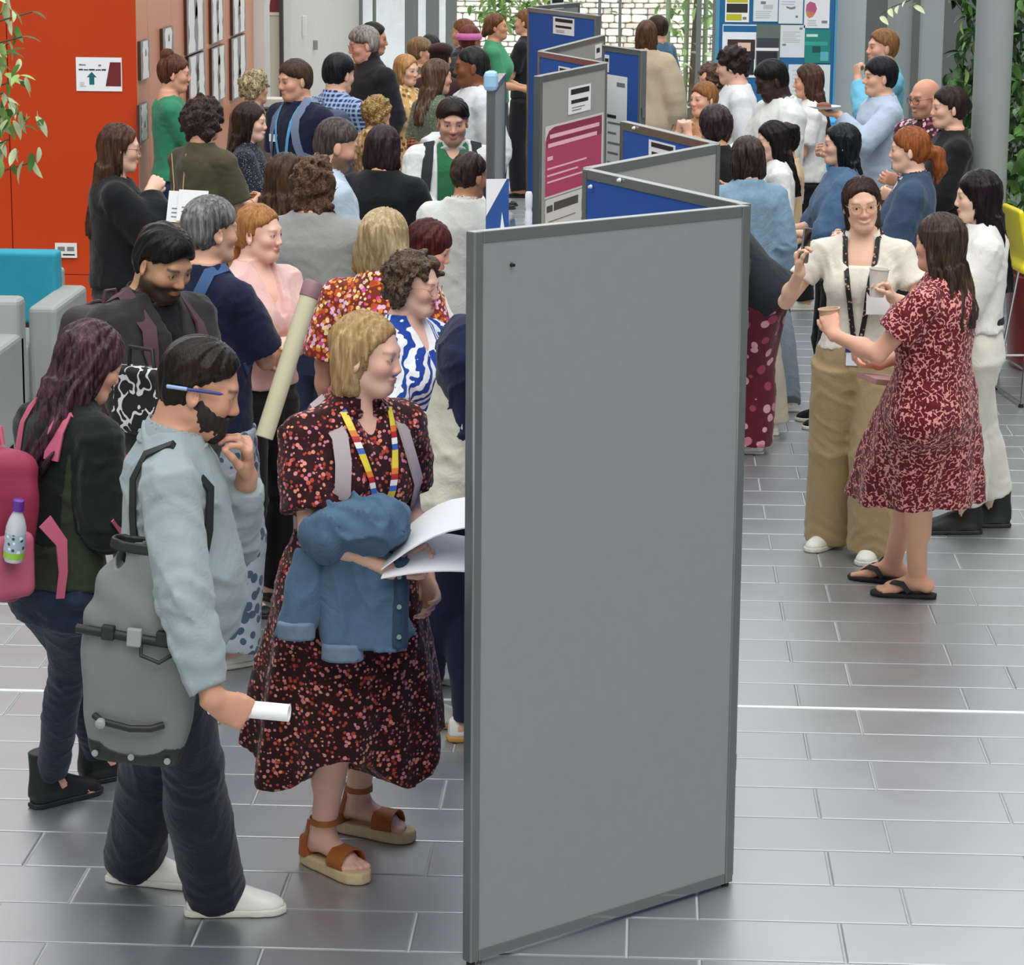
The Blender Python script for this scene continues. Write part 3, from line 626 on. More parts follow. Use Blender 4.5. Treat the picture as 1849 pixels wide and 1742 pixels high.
for x in (-1.02, -.08):
    for y in (.06, .74): MB().lathe([(.022, 0), (.022, .1)], 12, (x, y, 0)).build('leg', mat('black_leg', '#151515', .5), s2)
# yellow high chair with wire legs
ch = empty('bar_stool', (2.30, 15.85, 0)); ch.rotation_euler = (0, 0, math.radians(8)); tag(ch, 'yellow shell bar stool on thin chrome legs beside the red planter', 'stool')
m_chr = mat('chrome', '#c9c9cb', .15, metal=1., var=0); m_yel = mat('yellow_shell', '#e6d52c', .35, var=.02)
lg = [((-.2, -.28, 0), (-.13, -.14, .74)), ((.2, -.28, 0), (.13, -.14, .74)), ((-.2, .28, 0), (-.13, .14, .74)), ((.2, .28, 0), (.13, .14, .74))]
for a, b in lg:
    MB().tube([a, b], .009, 10).build('leg', m_chr, ch, True); MB().lathe([(.016, 0), (.014, .02)], 10, a).build('foot_cap', mat('black_leg', '#151515', .5), ch)
for a, b in ((0, 1), (2, 3), (0, 2), (1, 3)):
    pa = np.array(lg[a][0])*.72+np.array(lg[a][1])*.28; pb = np.array(lg[b][0])*.72+np.array(lg[b][1])*.28; MB().tube([pa, pb], .007, 8).build('stretcher', m_chr, ch, True)
for a, b in ((0, 2), (1, 3)): MB().tube([np.array(lg[a][0])+[0, 0, .02], np.array(lg[b][0])+[0, 0, .02]], .007, 8).build('floor_bar', m_chr, ch, True)
sh = SDF(); sh.u(rbox((0, 0, .76), (.21, .2, .018), .016)); sh.u(rbox((-.19, .0, .93), (.018, .19, .17), .017, rotm(0, -12, 0)), .07); sdf_obj('shell', sh, .012, m_yel, ch)
# blue recycling bin by the notice board
bn = empty('recycling_bin', (1.55, 21.6, 0)); tag(bn, 'bright blue recycling bin behind the woman in a white tee', 'bin')
MB().prism([(-.17, -.15, 0), (.17, -.15, 0), (.17, .15, 0), (-.17, .15, 0)], (0, 0, 1.0)).build('body', mat('bin_blue', '#1d7fc4', .4), bn, bevel=.02); MB().box((-.19, -.17, 1.0), (.19, .17, 1.1)).build('lid', mat('bin_lid', '#2f9ade', .35), bn, bevel=.02)
MB().prism([(.08*math.cos(a), -.172, 1.05+.03*math.sin(a)) for a in np.linspace(0, 2*math.pi, 16, endpoint=False)], (0, -.003, 0)).build('lid_mark', mat('bin_pale', '#7cc4f0', .35), bn)
# ---------------- notice board
NY = 23.5; nb0 = atY(1300, 0, NY); nb1 = atY(1499, 300, NY)
nb = empty('notice_board', (float(nb0[0]), NY, .55)); tag(nb, 'blue notice board covered in flyers at the right', 'notice board'); w = float(nb1[0]-nb0[0])
MB().box((0, 0, 0), (w, .03, 1.75)).build('felt', mat('notice_blue', '#27638f', .9, var=.06), nb); 
for a, b in (((-.03, -.01, 0), (0, .04, 1.75)), ((w, -.01, 0), (w+.02, .04, 1.75)), ((-.03, -.01, 1.75), (w+.02, .04, 1.78)), ((-.03, -.01, -.03), (w+.02, .04, 0))): MB().box(a, b).build('frame', mat('notice_frame', '#4f8fb0', .5), nb)
for x in (.05, w-.05): MB().box((x-.02, .0, -.55), (x+.02, .03, 0)).build('leg', m_mull, nb)
fl = [(1310, -8, 1352, 40, 'yellow and white flyer with a dark photo band, top left of notice board', '#e9e9e6', [(ink('#b5b22c'), .06, .74, .94, 1), (ink('#2a2a28'), .06, .36, .94, .70), (ink('#b5b22c'), .06, .06, .70, .30), (gry, .74, .1, .9, .2)]),
      (1361, -12, 1404, 39, 'white flyer with a faint sketch, top row second', '#cfd8da', [(gry, .3, .62, .5, .72), (ink('#b0b6b8'), .4, .45, .8, .6)]+lines(ink('#b0b6b8'), .1, .8, .1, .4, 4, .3, 3)),
      (1407, -12, 1449, 43, 'white flyer with a small grey swoosh, top row third', '#d0d8db', [(gry, [(.3, .58), (.5, .54), (.7, .58), (.68, .50), (.5, .47), (.32, .52)]), (gry, .7, .2, .8, .27)]+lines(ink('#b5babc'), .1, .9, .6, .95, 4, .3, 5)),
      (1453, -6, 1497, 51, 'white flyer with a pink and orange balloon shape, top right', '#d9dcdf', [(ink('#b0567a'), [(.06, .55), (.08, .75), (.22, .85), (.42, .80), (.5, .62), (.44, .48)]), (ink('#c07a52'), [(.06, .55), (.44, .48), (.34, .36), (.2, .32), (.1, .40)]), (gry, .7, .16, .92, .24)]+lines(ink('#b5babc'), .15, .6, .06, .28, 3, .3, 6)),
      (1305, 44, 1365, 140, 'white framed poster with a navy heading and dark portrait shapes', '#dfe6ea', [(ink('#1a5f93'), .02, .86, .98, .98), (ink('#3a2a28'), .15, .35, .95, .72), (ink('#d8b8a4'), .45, .46, .82, .66), (ink('#1e2026'), .62, .05, .93, .5)]),
      (1366, 44, 1407, 132, 'dark photo flyer of a crowded room', '#5d6b66', [(ink('#3a3d44'), .05, .45, .95, .72), (ink('#e2e0de'), .0, .46, .95, .52), (ink('#23222a'), .05, .14, .9, .44), (ink('#8f7a3a'), .45, .02, 1.1, .2)]),
      (1409, 45, 1452, 104, 'plain white letter pinned in the second row', '#ccd4d6', [(gry, .78, .86, .9, .93), (gry, .1, .36, .25, .42)]+lines(ink('#b0b6b8'), .12, .85, .45, .82, 6, .3, 8)),
      (1454, 53, 1498, 114, 'green and teal flyer pinned at the right edge', '#1f7d74', [(ink('#bcd8cc'), .05, .78, .5, .86), (ink('#2e9a8a'), .0, .52, .9, .64), (ink('#174a4e'), .3, .32, .62, .50), (ink('#58a6b0'), .62, .06, .94, .34)]),
      (1424, 116, 1497, 190, 'large pale sheet low on the notice board', '#c9d3d8', lines(ink('#b5bcc0'), .1, .9, .2, .9, 7, .3, 9)),
      (1396, 131, 1422, 175, 'small pale slip beside the black haired man', '#cdd6d8', lines(ink('#b5bcc0'), .1, .9, .3, .9, 4, .3, 9))]
for i, (x0, y0, x1, y1, lb, pc, pr) in enumerate(fl):
    wallsheet('flyer', lb, 'flyer', x0, y0, x1, y1, NY, mat('flyer_'+pc, pc, .6, var=.03), pr, off=.001+.0022*(i % 3), group='flyers on the notice board')
# ---------------- plants
def leaf_mesh(name, L, W, m_, curl=.25, n=5):
    mb = MB(); v = []; 
    for i in range(n+1):
        t = i/n; w = W*math.sin(math.pi*min(1, t*.93+.07))**.8*(1-.15*t); y = L*t; z = -curl*L*t*t
        v += [(-w/2, y, z+w*.16), (0, y, z), (w/2, y, z+w*.16)]
    f = [(i*3+j, i*3+j+1, i*3+j+4, i*3+j+3) for i in range(n) for j in (0, 1)]; mb._add(v, f); me = mb.mesh(name); me.materials.append(m_)
    me.polygons.foreach_set('use_smooth', np.ones(len(me.polygons), dtype=bool)); return me
def foliage(root, pts, meshes, r, lo=.7, hi=1.3, nmax=150, name='leaf', down=0.):
    extra = []
    for i, p in enumerate(pts):
        me = r.choice(meshes); s_ = r.uniform(lo, hi); R = Euler((r.uniform(-1.2, .5)-down, r.uniform(-.6, .6), r.uniform(0, 6.283)))
        if i < nmax:
            o = bpy.data.objects.new(name, me); COL.objects.link(o); o.parent = root; o.location = p; o.rotation_euler = R; o.scale = (s_,)*3
        else: extra.append((me, np.array(R.to_matrix())*s_, p))
    if extra:
        VS, FS, n = [], [], 0; me0 = extra[0][0]
        for me, R, p in extra:
            v = np.array([x.co[:] for x in me0.vertices]); VS.append(v@R.T+np.asarray(p)); f = np.array([tuple(x.vertices) for x in me0.polygons]); FS.append(f+n); n += len(v)
        o = link('foliage', npmesh('foliage', np.concatenate(VS), np.concatenate(FS)), me0.materials[0], root, True); tag(o, kind='stuff')
m_lf = [mat('leaf_dark', '#2c4a20', .45, var=.25, vs=20.), mat('leaf_mid', '#4f7a35', .45, var=.25, vs=20.), mat('leaf_light', '#8fae62', .45, var=.2, vs=20.), mat('leaf_pale', '#b9c79a', .5, var=.2, vs=20.)]
r = random.Random(11)
tr = empty('fig_tree', (-3.58, 14.25, 0)); tag(tr, 'leafy pale green potted fig tree reaching in at the left edge', 'tree')
MB().lathe([(.22, 0), (.26, .45), (.28, .5), (.24, .5), (.22, .42)], 24).build('pot', mat('pot_grey', '#5a5c5c', .6), tr, True); MB().tube([(0, 0, .4), (.03, 0, 1.), (-.02, .03, 1.7), (.03, 0, 2.4)], [.035, .03, .025, .015], 10).build('trunk', mat('bark', '#5b4a38', .9), tr, True)
lm = [leaf_mesh('fig_leaf_%d' % i, .085, .036, m_lf[k], .3) for i, k in enumerate((3, 3, 2, 1))]
pts = []
for i in range(420):
    zc = r.uniform(1.45, 2.5); y_ = r.uniform(-.32, .32); lim = .36+.1*math.sin(zc*9)+.07*math.sin(zc*23+1); pts.append((r.uniform(-.35, lim-.05 if zc > 1.6 else lim-.16), y_, zc))
pts += [(r.uniform(.05, .42)+.05*math.sin(i), r.uniform(-.3, .2), r.uniform(1.38, 2.12)) for i in range(150)]; pts.sort(key=lambda p: -p[0]); foliage(tr, pts, lm, r, .8, 1.4, 260, down=.5)
for i in range(14):
    p = pts[i*8]; MB().tube([(0, 0, p[2]-.25), (p[0]*.6, p[1]*.6, p[2]-.05), p], .005, 6).build('twig', mat('bark', '#5b4a38', .9), tr, True)
# planter with climbing shrubs on the right
pl = empty('planter', (2.76, 16.95, 0)); tag(pl, 'dark red planter full of glossy green shrubs behind the pillar', 'planter')
MB().lathe([(.50, 0), (.52, .04), (.55, .55), (.56, .57), (.52, .57), (.50, .50)], 40).build('pot', mat('red_planter', '#7d1218', .35), pl, True); MB().lathe([(.5, .48), (.0, .5)], 30).build('soil', mat('soil', '#2b221b', .95), pl)
lm2 = [leaf_mesh('shrub_leaf_%d' % i, .10, .055, m_lf[k], .35) for i, k in enumerate((0, 1, 1, 2, 0))]
pts = []
for i in range(1300):
    zc = r.uniform(.75, 2.5); a = r.uniform(0, 6.283); rr = .56*math.sqrt(r.random())*(1.1 if zc < 1.8 else .95); pts.append((rr*math.cos(a)-.05, rr*math.sin(a), zc))
pts.sort(key=lambda p: p[1]+.4*abs(p[0]+.3)); foliage(pl, pts, lm2, r, .6, 1.2, 230, down=.3)
for i in range(9):
    a = i*.7; MB().tube([(.2*math.cos(a), .2*math.sin(a), .5), (.3*math.cos(a), .3*math.sin(a), 1.2), (.35*math.cos(a+.3), .4*math.sin(a+.3), 2.1)], .012, 7).build('stem', mat('bark', '#5b4a38', .9), pl, True)
# shrubs by the grey pillars further back
p2 = empty('climbing_shrub', (2.44, 20.3, 0)); tag(p2, 'dark climbing shrub between the grey pillars at the right', 'shrub')
MB().lathe([(.32, 0), (.36, .5), (.33, .5), (.3, .44)], 28).build('pot', mat('pot_dark', '#3a3d3c', .6), p2, True); pts = []
for i in range(1500):
    zc = r.uniform(.7, 2.6); pts.append((r.uniform(-.26, .6)*(1 if zc < 2 else .9)+.06*math.sin(zc*8), r.uniform(-.35, .35), zc))
pts.sort(key=lambda p: p[1]+.5*p[0]); foliage(p2, pts, lm2, r, .7, 1.3, 130, down=.3); MB().tube([(0, 0, .4), (.05, 0, 1.2), (0, 0, 2.5)], [.03, .025, .015], 8).build('stem', mat('bark', '#5b4a38', .9), p2, True)
sp = empty('hanging_branch', (float(atY(1600, 10, 20.4)[0]), 20.4, 0)); tag(sp, 'pale leafy twig hanging in front of the grey pillars', 'branch')
pp = [atY(px, py, 20.4)-np.array(sp.location) for px, py in ((1665, -12), (1640, 2), (1612, 12), (1590, 26))]; MB().tube(pp, .004, 6).build('stem', mat('bark', '#5b4a38', .9), sp, True)
for i, (px, py) in enumerate(((1655, 6), (1640, -2), (1622, 10), (1606, 16), (1590, 30), (1650, 10))):
    o = bpy.data.objects.new('leaf', leaf_mesh('twig_leaf', .11, .045, m_lf[3])); COL.objects.link(o); o.parent = sp; o.location = atY(px, py, 20.4)-np.array(sp.location); o.rotation_euler = (-.4, .6, 1.9+i*.35)
# bamboo and tree outside
bt = empty('garden_tree', (.55, 33.2, 0)); tag(bt, 'sunlit green tree outside the glass, left of the notice board', 'tree')
lm3 = [leaf_mesh('tree_leaf_%d' % i, .13, .07, m_lf[k], .3) for i, k in enumerate((1, 2, 3, 2))]; pts = [(r.gauss(0, .40), r.uniform(-.5, .5), r.uniform(.2, 3.2)) for _ in range(520)]
pts = [p for p in pts if r.random() < .35+.5*math.sin(p[2]*5+p[0]*6)**2]; foliage(bt, pts, lm3, r, .6, 1.3, 200); MB().tube([(0, 0, 0), (.05, 0, 1.5), (0, 0, 3.)], [.06, .05, .03], 8).build('trunk', mat('bark', '#5b4a38', .9), bt, True)
for i in range(4): MB().tube([(-.3+i*.22, .1, 0), (-.28+i*.22, .1, 3.2)], .03, 8).build('cane', mat('cane', '#8e9a78', .6), bt, True)
ht = empty('garden_branch', (-1.62, 34.5, 0)); tag(ht, 'bright green tree branch hanging outside at the top centre', 'tree'); pts = [(r.gauss(0, .30), r.uniform(-.3, .3), 1.06+abs(r.gauss(0, .5))) for _ in range(420)]
pts = [p for p in pts if p[2] > 1.04+.35*abs(p[0]-.05)]; foliage(ht, pts, [lm3[0], lm3[0], lm3[1]], r, .6, 1.2, 150); MB().tube([(-.9, 0, 0), (-.85, 0, 1.6), (-.6, 0, 3.)], [.025, .022, .02], 8).build('trunk', mat('bark', '#5b4a38', .9), ht, True)
# ---------------- people
RES = {0: (.0125, .0085, .0038, .005, .0042, .006), 1: (.018, .0125, .0052, .0075, .0065, .009), 2: (.024, .017, .0085, .0105, .011, .013)}
TZ = np.array([.78, .86, .94, 1.04, 1.14, 1.24, 1.33, 1.39, 1.43, 1.47])
TP = {'m': ([.13, .170, .166, .152, .154, .168, .172, .150, .100, .060], [.085, .114, .110, .104, .108, .117, .113, .092, .072, .056]),
      'f': ([.13, .178, .170, .130, .130, .144, .150, .128, .084, .052], [.085, .117, .108, .086, .093, .102, .100, .080, .062, .048])}
TO = np.array([0, -.012, -.008, 0, 0, 0, -.006, -.013, -.018, -.02])
def eye_mesh():
    if 'eyeball' in bpy.data.meshes: return bpy.data.meshes['eyeball']
    bm = bmesh.new(); bmesh.ops.create_uvsphere(bm, u_segments=16, v_segments=12, radius=.0122); me = bpy.data.meshes.new('eyeball'); bm.to_mesh(me); bm.free()
    me.polygons.foreach_set('use_smooth', np.ones(len(me.polygons), dtype=bool))
    m = bpy.data.materials.new('eye'); m.use_nodes = True; N, L = nodes(m); b = N['Principled BSDF']; b.inputs['Roughness'].default_value = .15
    tc = N.new('ShaderNodeTexCoord'); sp = N.new('ShaderNodeSeparateXYZ'); L.new(tc.outputs['Object'], sp.inputs[0])
    r = N.new('ShaderNodeValToRGB'); r.color_ramp.interpolation = 'CONSTANT'; mr = N.new('ShaderNodeMapRange'); mr.inputs[1].default_value = .0; mr.inputs[2].default_value = .0122
    L.new(sp.outputs[1], mr.inputs[0]); L.new(mr.outputs[0], r.inputs[0]); e = r.color_ramp.elements
    e[0].position = 0; e[0].color = (.62, .58, .55, 1); e[1].position = .87; e[1].color = (.07, .045, .03, 1); x = e.new(.97); x.color = (.005, .005, .005, 1)
    L.new(r.outputs[0], b.inputs['Base Color']); me.materials.append(m); return me
def ik(S, W, a, b, pole):
    S = np.asarray(S, float); W = np.asarray(W, float); d = W-S; D = np.linalg.norm(d); D2 = min(D, (a+b)*.999); w = d/D
    x = (a*a-b*b+D2*D2)/(2*D2); hgt = math.sqrt(max(a*a-x*x, 1e-6)); p = np.asarray(pole, float); p = unit(p-w*(p@w)); return S+w*x+p*hgt, S+w*D2
class Person:
    def __init__(s, label, pos, yaw, h=1.68, sex='f', lod=1, skin='#d8a58c', bulk=1., lean=0., head=(0, 0, 0), L=None, R=None, feet=None, hair=None, top=None,
                 bottom=None, dress=None, shoes=None, beard=None, glasses=None, belly=0., tilt=0., lip=None, hs=1., stubble=None, brow=None, seed=None, bare=False, group=None, over=None, smile=0., anklez=.085, neckw=1.):
        s.label = label; s.k = h/1.70; pxpos = pos if pos[0] == 'h' else None; pos = (0., 0.) if pxpos else pos; s.pos = np.array([pos[0], pos[1], 0.]); s.yaw = math.radians(yaw); s.sex = sex; s.lod = lod; s.bulk = bulk
        s.seed = seed if seed is not None else (abs(int(pos[0]*977+pos[1]*131)) % 9999); s.res = RES[lod]
        s.root = empty('person', s.pos, s.yaw, s.k); tag(s.root, label, 'person', group)
        s.W = Frame(s.pos, rotm(0, 0, yaw), s.k)
        s.TR = rotm(-lean, tilt, 0); s.hip = V3(0, 0, .92)
        s.skin = np.array(lin(skin)); s.skinhex = skin
        s.shoeargs = shoes; s.parts = {}
        rx, ry = TP[sex]; s.rx = np.array(rx)*bulk; s.ry = np.array(ry)*bulk
        s.sw = (.168 if sex == 'f' else .190)*bulk**.5
        yw, pt, rl = head; s.HR = rotm(0, 0, yw)@rotm(-pt, 0, 0)@rotm(0, rl, 0)
        neck = s.T(0, -.008, 1.478); s.neck = neck; hk = hs*(1.0 if sex == 'm' else .965)
        s.H = Frame(neck+s.HR@V3(0, .018, .107), s.HR, hk)
        if pxpos:   # stand where the crown of the head is seen
            tp = s.H.p(0, -.012, .126)*s.k; w_ = at(pxpos[1], pxpos[2], tp[2]); s.pos = np.array([*(w_-rotm(0, 0, yaw)@tp)[:2], 0.]); s.W = Frame(s.pos, rotm(0, 0, yaw), s.k); s.root.location = s.pos; s.seed = abs(int(s.pos[0]*977+s.pos[1]*131)) % 9999
        if feet:
            feet = dict(feet)
            for q_, v_ in feet.items():
                if v_[0] == 'px': l_ = s.W.inv(at(v_[1], v_[2], 0)); feet[q_] = (l_[0], l_[1], v_[3])
        s.arm = {}; s.side = {'L': -1, 'R': 1}
        for q, a in (('L', L), ('R', R)):
            a = dict(a or {}); g = s.side[q]; S = s.T(g*s.sw, -.012, 1.368)
            w = a.get('w', (g*(s.sw+.075), .05, .865)); w = V3(*w) if w[0] != 'px' else s.W.inv(atY(w[1], w[2], s.pos[1]+w[3]))
            if a.get('t'): w = s.T(w)
            pole = a.get('p', (g*.35, -1, -.1)); la = .97 if sex == 'f' else 1.
            E, W = ik(S, w, .285*la, .255*la, pole); fd = unit(a.get('f', unit(W-E))); n = V3(*a.get('n', (-g, .25, 0))); n = unit(n-fd*(n@fd))
            s.arm[q] = dict(S=S, E=E, W=W, f=fd, n=n, curl=a.get('curl', .35), g=g, hs=a.get('hs', 1.), spread=a.get('spread', 0.))
        feet = feet or {}; s.leg = {}
        for q in 'LR':
            g = s.side[q]; fx, fy, fa = feet.get(q, (g*.10, .0, -g*8)); fz = anklez
            A = V3(fx, fy, fz); Hj = V3(g*.088, 0, .875); fwd = rotm(0, 0, fa)@V3(0, 1, 0)
            K, A2 = ik(Hj, A, .399, .397, fwd+V3(g*.08, 0, 0)); s.leg[q] = dict(H=Hj, K=K, A=A, F=Frame((fx, fy, fz-.085), rotm(0, 0, fa)), g=g)
        s.belly = belly; s.lip = lip; s.hair_c = None; s.stubble = stubble; s.brow = brow; s.bare = bare; s.smile = smile; s.neckw = neckw
        s.make_body()
        if hair: s.make_hair(**hair)
        if beard: s.make_beard(beard)
        if dress: s.make_top(name='dress', **dress)
        if bottom: s.make_bottom(**bottom)
        if top: s.make_top(**top)
        if over: s.make_top(**over)
        if shoes: s.make_shoes(**shoes)
        if glasses: s.make_glasses(glasses)
    def T(s, *a): a = np.asarray(a[0] if len(a) == 1 else a, float); return s.hip+s.TR@(a-s.hip)
    def w(s, *a): return s.W.p(*a)
    # --- skin
    def hand(s, b, a):
        W, f, n, g, c = a['W'], a['f'], a['n'], a['g'], a['curl']; k = a['hs']*(.92 if s.sex == 'f' else 1.)
        # thumb side so that the thumb points outward-forward for a hanging hand
        sd = np.cross(f, n)*(-g)
        pc = lambda x, y, z: W+k*(f*x+sd*y+n*z)
        b.u(loft(pc(-.02, 0, 0), pc(.10, 0, 0), [0, .25, .6, 1], np.array([.024, .03, .041, .042])*k, np.array([.020, .019, .017, .013])*k, xd=sd), .015)
        for i, (o, ln, st) in enumerate(((.031, .072, .094), (.0105, .080, .099), (-.0105, .074, .096), (-.031, .058, .088))):
            p = pc(st-.012, o, 0); ang = 0.; sp = (o*6)*(.25+a['spread'])
            for j, (fr, da) in enumerate(((.46, 62), (.32, 80), (.24, 45))):
                ang += math.radians(da*c+(4 if j == 0 else 6)+i*2*c); d = unit(f*math.cos(ang)+n*math.sin(ang)+sd*sp*(1-c)); q = p+d*ln*fr*1.08*k
                r0 = (.0092-.0009*j-(.001 if i == 3 else 0))*k; b.u(rc(p, q, r0, r0-.0008), .005 if j else .009); p = q
        p = pc(.022, .024, .006); cc = c
        for j, (ln, r0) in enumerate(((.045, .0145), (.034, .0108), (.028, .0095))):
            an = math.radians(38-22*cc-j*12); d = unit(f*math.cos(an)+sd*math.sin(an)+n*(.25+.75*cc*(j+1)/2)); q = p+d*ln*k; b.u(rc(p, q, r0*k, r0*.86*k), .007); p = q
        c0 = pc(.085, .012, .018); return c0-.115*k, c0+.115*k
    def make_body(s):
        b = SDF(); bk = s.bulk; f = s.sex == 'f'; Hh = s.H; hk = Hh.k
        sh_ = np.where(TZ < 1.32, (.008, .012, .018)[s.lod], 0); b.u(loft(s.T(0, 0, .78), s.T(0, 0, 1.47), (TZ-.78)/.69, s.rx-sh_, s.ry-sh_, oy=TO))
        if f:
            for g in (-1, 1): b.u(ell(s.T(g*.072, .075*bk, 1.225), (.062*bk, .055*bk, .062*bk), s.TR), .04)
        if s.belly: b.u(ell(s.T(0, .05, 1.06), (.13*bk, .09+s.belly, .16), s.TR), .06)
        nw = (.051 if f else .060)*s.neckw
        b.u(rc(s.T(0, -.022, 1.43), Hh.p(0, -.028, -.055), nw*1.12, nw), .035)
        b.u(rc(s.T(0, -.03, 1.375), s.T(0, -.028, 1.43), .08 if f else .095, .055), .03)
        for q in 'LR':
            a = s.arm[q]; g = a['g']; m = (.86 if f else 1.)*bk**.7
            ss = (.0, .006, .012)[s.lod]; b.u(rc(s.T(g*.08, -.016, 1.395-ss), a['S'], .042*m-ss, .052*m-ss), .03)
            b.u(rc(a['S'], a['E'], .052*m-ss*.6, .039*m), .03); b.u(rc(a['E'], a['W'], .040*m, .027*m), .012)
            b.u(ell(a['E']*.65+a['W']*.35, (.042*m,)*3), .03)
            l = s.leg[q]; lm = bk**.6
            b.u(rc(l['H'], l['K'], .078*lm-ss, (.050 if s.bare else .042)*lm-ss*.3), .03); kk = 0. if s.bare else .017; b.u(rc(l['K'], l['A'], .050*lm-kk, .037*lm-kk*.5), .02)
            fw = l['F'].d(0, 1, 0); b.u(rc(l['K']*.82+l['A']*.18-fw*.016, l['K']*.5+l['A']*.5-fw*.014, .05*lm-kk, .043*lm-kk), .03)
            F = l['F']; b.u(rc(F.p(0, -.04, .045), F.p(0, .0, .07), .034, .038), .02); b.u(rc(F.p(0, .01, .06), F.p(.0, .12, .028), .036, .024), .02); b.u(rc(F.p(-.012, .1, .026), F.p(.016, .105, .024), .027, .024), .02)
            for i, (tx, ty) in enumerate(((-.030, .168), (-.010, .166), (.008, .160), (.023, .150), (.036, .138))):
                tx2 = tx*(1 if g > 0 else -1); b.u(rc(F.p(tx2*.9, .115, .022), F.p(tx2, ty, .014), .013, .0125 if i == 0 else .0095), .006)
        # head
        P = Hh.p; e = lambda c, r, R=None: ell(P(c), np.array(r)*hk, Hh.R if R is None else Hh.R@R); C = lambda a, c, r0, r1: rc(P(a), P(c), r0*hk, r1*hk)
        jw = .88 if f else 1.03; nz = .85 if f else 1.
        b.u(e((0, -.013, .032), (.073, .093, .083)), .02)
        b.u(e((0, .020, -.030), (.0585*jw, .066, .079)), .035)
        b.u(C((-.016*jw, .062, -.090), (.016*jw, .062, -.090), .019, .019), .03)
        for g in (-1, 1):
            b.u(C((g*.048*jw, .0, -.060), (g*.018*jw, .055, -.088), .016, .017), .03)
            b.u(e((g*(.037 if f else .040), .056, -.024), (.021, .023, .020) if f else (.024, .024, .022)), .03)
        b.u(C((-.032, .073, .023), (.032, .073, .023), .0105 if f else .0145, .0105 if f else .0145), .02)
        if s.lod < 2:
            for g in (-1, 1): b.s(e((g*.0325, .094, .003), (.0155, .013, .0105)), .013)
        b.u(C((0, .080, .010), (0, .1005-.003*f, -.028), .0085*nz, .0115*nz), .014)
        for g in (-1, 1): b.u(e((g*.0105, .0915, -.033), (.0085, .009, .0075)), .008)
        sm = s.smile
        b.u(e((0, .0835, -.0565), (.022+sm*.006, .0115, .0055)), .006); b.u(e((0, .0825, -.0655), (.019+sm*.006, .0115, .0065)), .006)
        if s.lod == 0: b.s(C((-.02-sm*.008, .094, -.0605+sm*.004), (.02+sm*.008, .094, -.0605+sm*.004), .0015, .0015), .003)
        if s.lod < 2:
            for g in (-1, 1):
                b.u(e((g*.0325, .0735, .003), (.0142, .0128, .0125)), .006)
                if s.lod == 0: b.s(e((g*.0325, .0895, .0015), (.0132, .0085, .0066 if f else .0058)), .0022)
        for g in (-1, 1):
            R = rotm(12, 0, -g*22); b.u(e((g*.0765, -.012, -.012), (.007, .019, .031), R), .008)
            if s.lod == 0: b.s(e((g*.084, -.006, -.008), (.006, .009, .016), R), .005)
        s.body = b; fine = []; hr = s.res
        c = Hh.p(0, 0, -.015); hb = max(.155*hk, .15); fine.append((c-hb, c+hb, hr[2]))
        for q in 'LR': lo, hi = s.hand(b, s.arm[q]); fine.append((lo, hi, hr[4]))
        if s.bare:
            for q in 'LR': F = s.leg[q]['F']; cc = F.p(0, .06, .06); fine.append((cc-V3(.16, .16, .075), cc+V3(.16, .16, .075), .005))
        V, Qd = sdf_mesh(b, hr[0], fine); me = npmesh('body', V, Qd)
        s.paint(me, V); o = link('body', me, mat('skin', (.5, .5, .5), .48, pat='vcol', spec=.35, bump=.04, bscale=250), s.root, True); s.parts['body'] = o
        if s.lod == 0:
            for g in (-1, 1):
                eo = bpy.data.objects.new('eye', eye_mesh()); COL.objects.link(eo); eo.parent = s.root; eo.location = P(g*.0325, .0732, .0025)
                eo.rotation_euler = Matrix(Hh.R).to_euler(); eo.scale = (hk,)*3
    def paint(s, me, V):
        C = np.tile(s.skin, (len(V), 1)); h = s.H.inv(V); x, y, z = h[:, 0], h[:, 1], h[:, 2]; ax = np.abs(x); inh = (np.abs(z) < .16) & (ax < .12) & (np.abs(y) < .16)
        sk = s.skin
        def blend(mask, col, a=1.):
            m = np.clip(mask, 0, 1)[:, None]*a; C[:] = C*(1-m)+np.array(col)*m
        sf = lambda d, w: 1/(1+np.exp(np.clip(d/w, -30, 30)))
        blend(inh*sf(np.hypot((ax-.04)/.028, (z+.028)/.022)-1, .2)*(y > .04), np.clip(sk*[1.12, .82, .80], 0, 1), .35)
        blend(inh*sf(np.hypot(x/.02, (z+.03)/.016)-1, .2)*(y > .085), np.clip(sk*[1.1, .85, .82], 0, 1), .3)
        bc = np.array(lin(s.brow)) if s.brow else sk*.16
        zb = .0255-(9. if s.sex == 'f' else 5.)*(ax-.037)**2-.12*np.maximum(ax-.042, 0)
        th = (.0026 if s.lod == 0 else .002) if s.sex == 'f' else .0046
        blend(inh*sf((np.abs(z-zb)-th)/.001, 1.2)*(ax > .014)*(ax < .051)*(y > .03), bc, (.8 if s.sex == 'm' else .6) if s.lod < 2 else .55)
        lc = np.array(lin(s.lip)) if s.lip else np.clip(sk*[.95, .55, .52], 0, 1)
        lw = .023+s.smile*.008; blend(inh*sf(np.hypot(x/lw, (z+.0605-s.smile*3*x*x*8)/.0095)-1, .12)*(y > .06), lc, .85)
        if s.smile > .5: blend(inh*sf(np.hypot(x/.019, (z+.0605-.008*(x/.02)**2)/.0035)-1, .15)*(y > .06), (.8, .78, .74), .9)
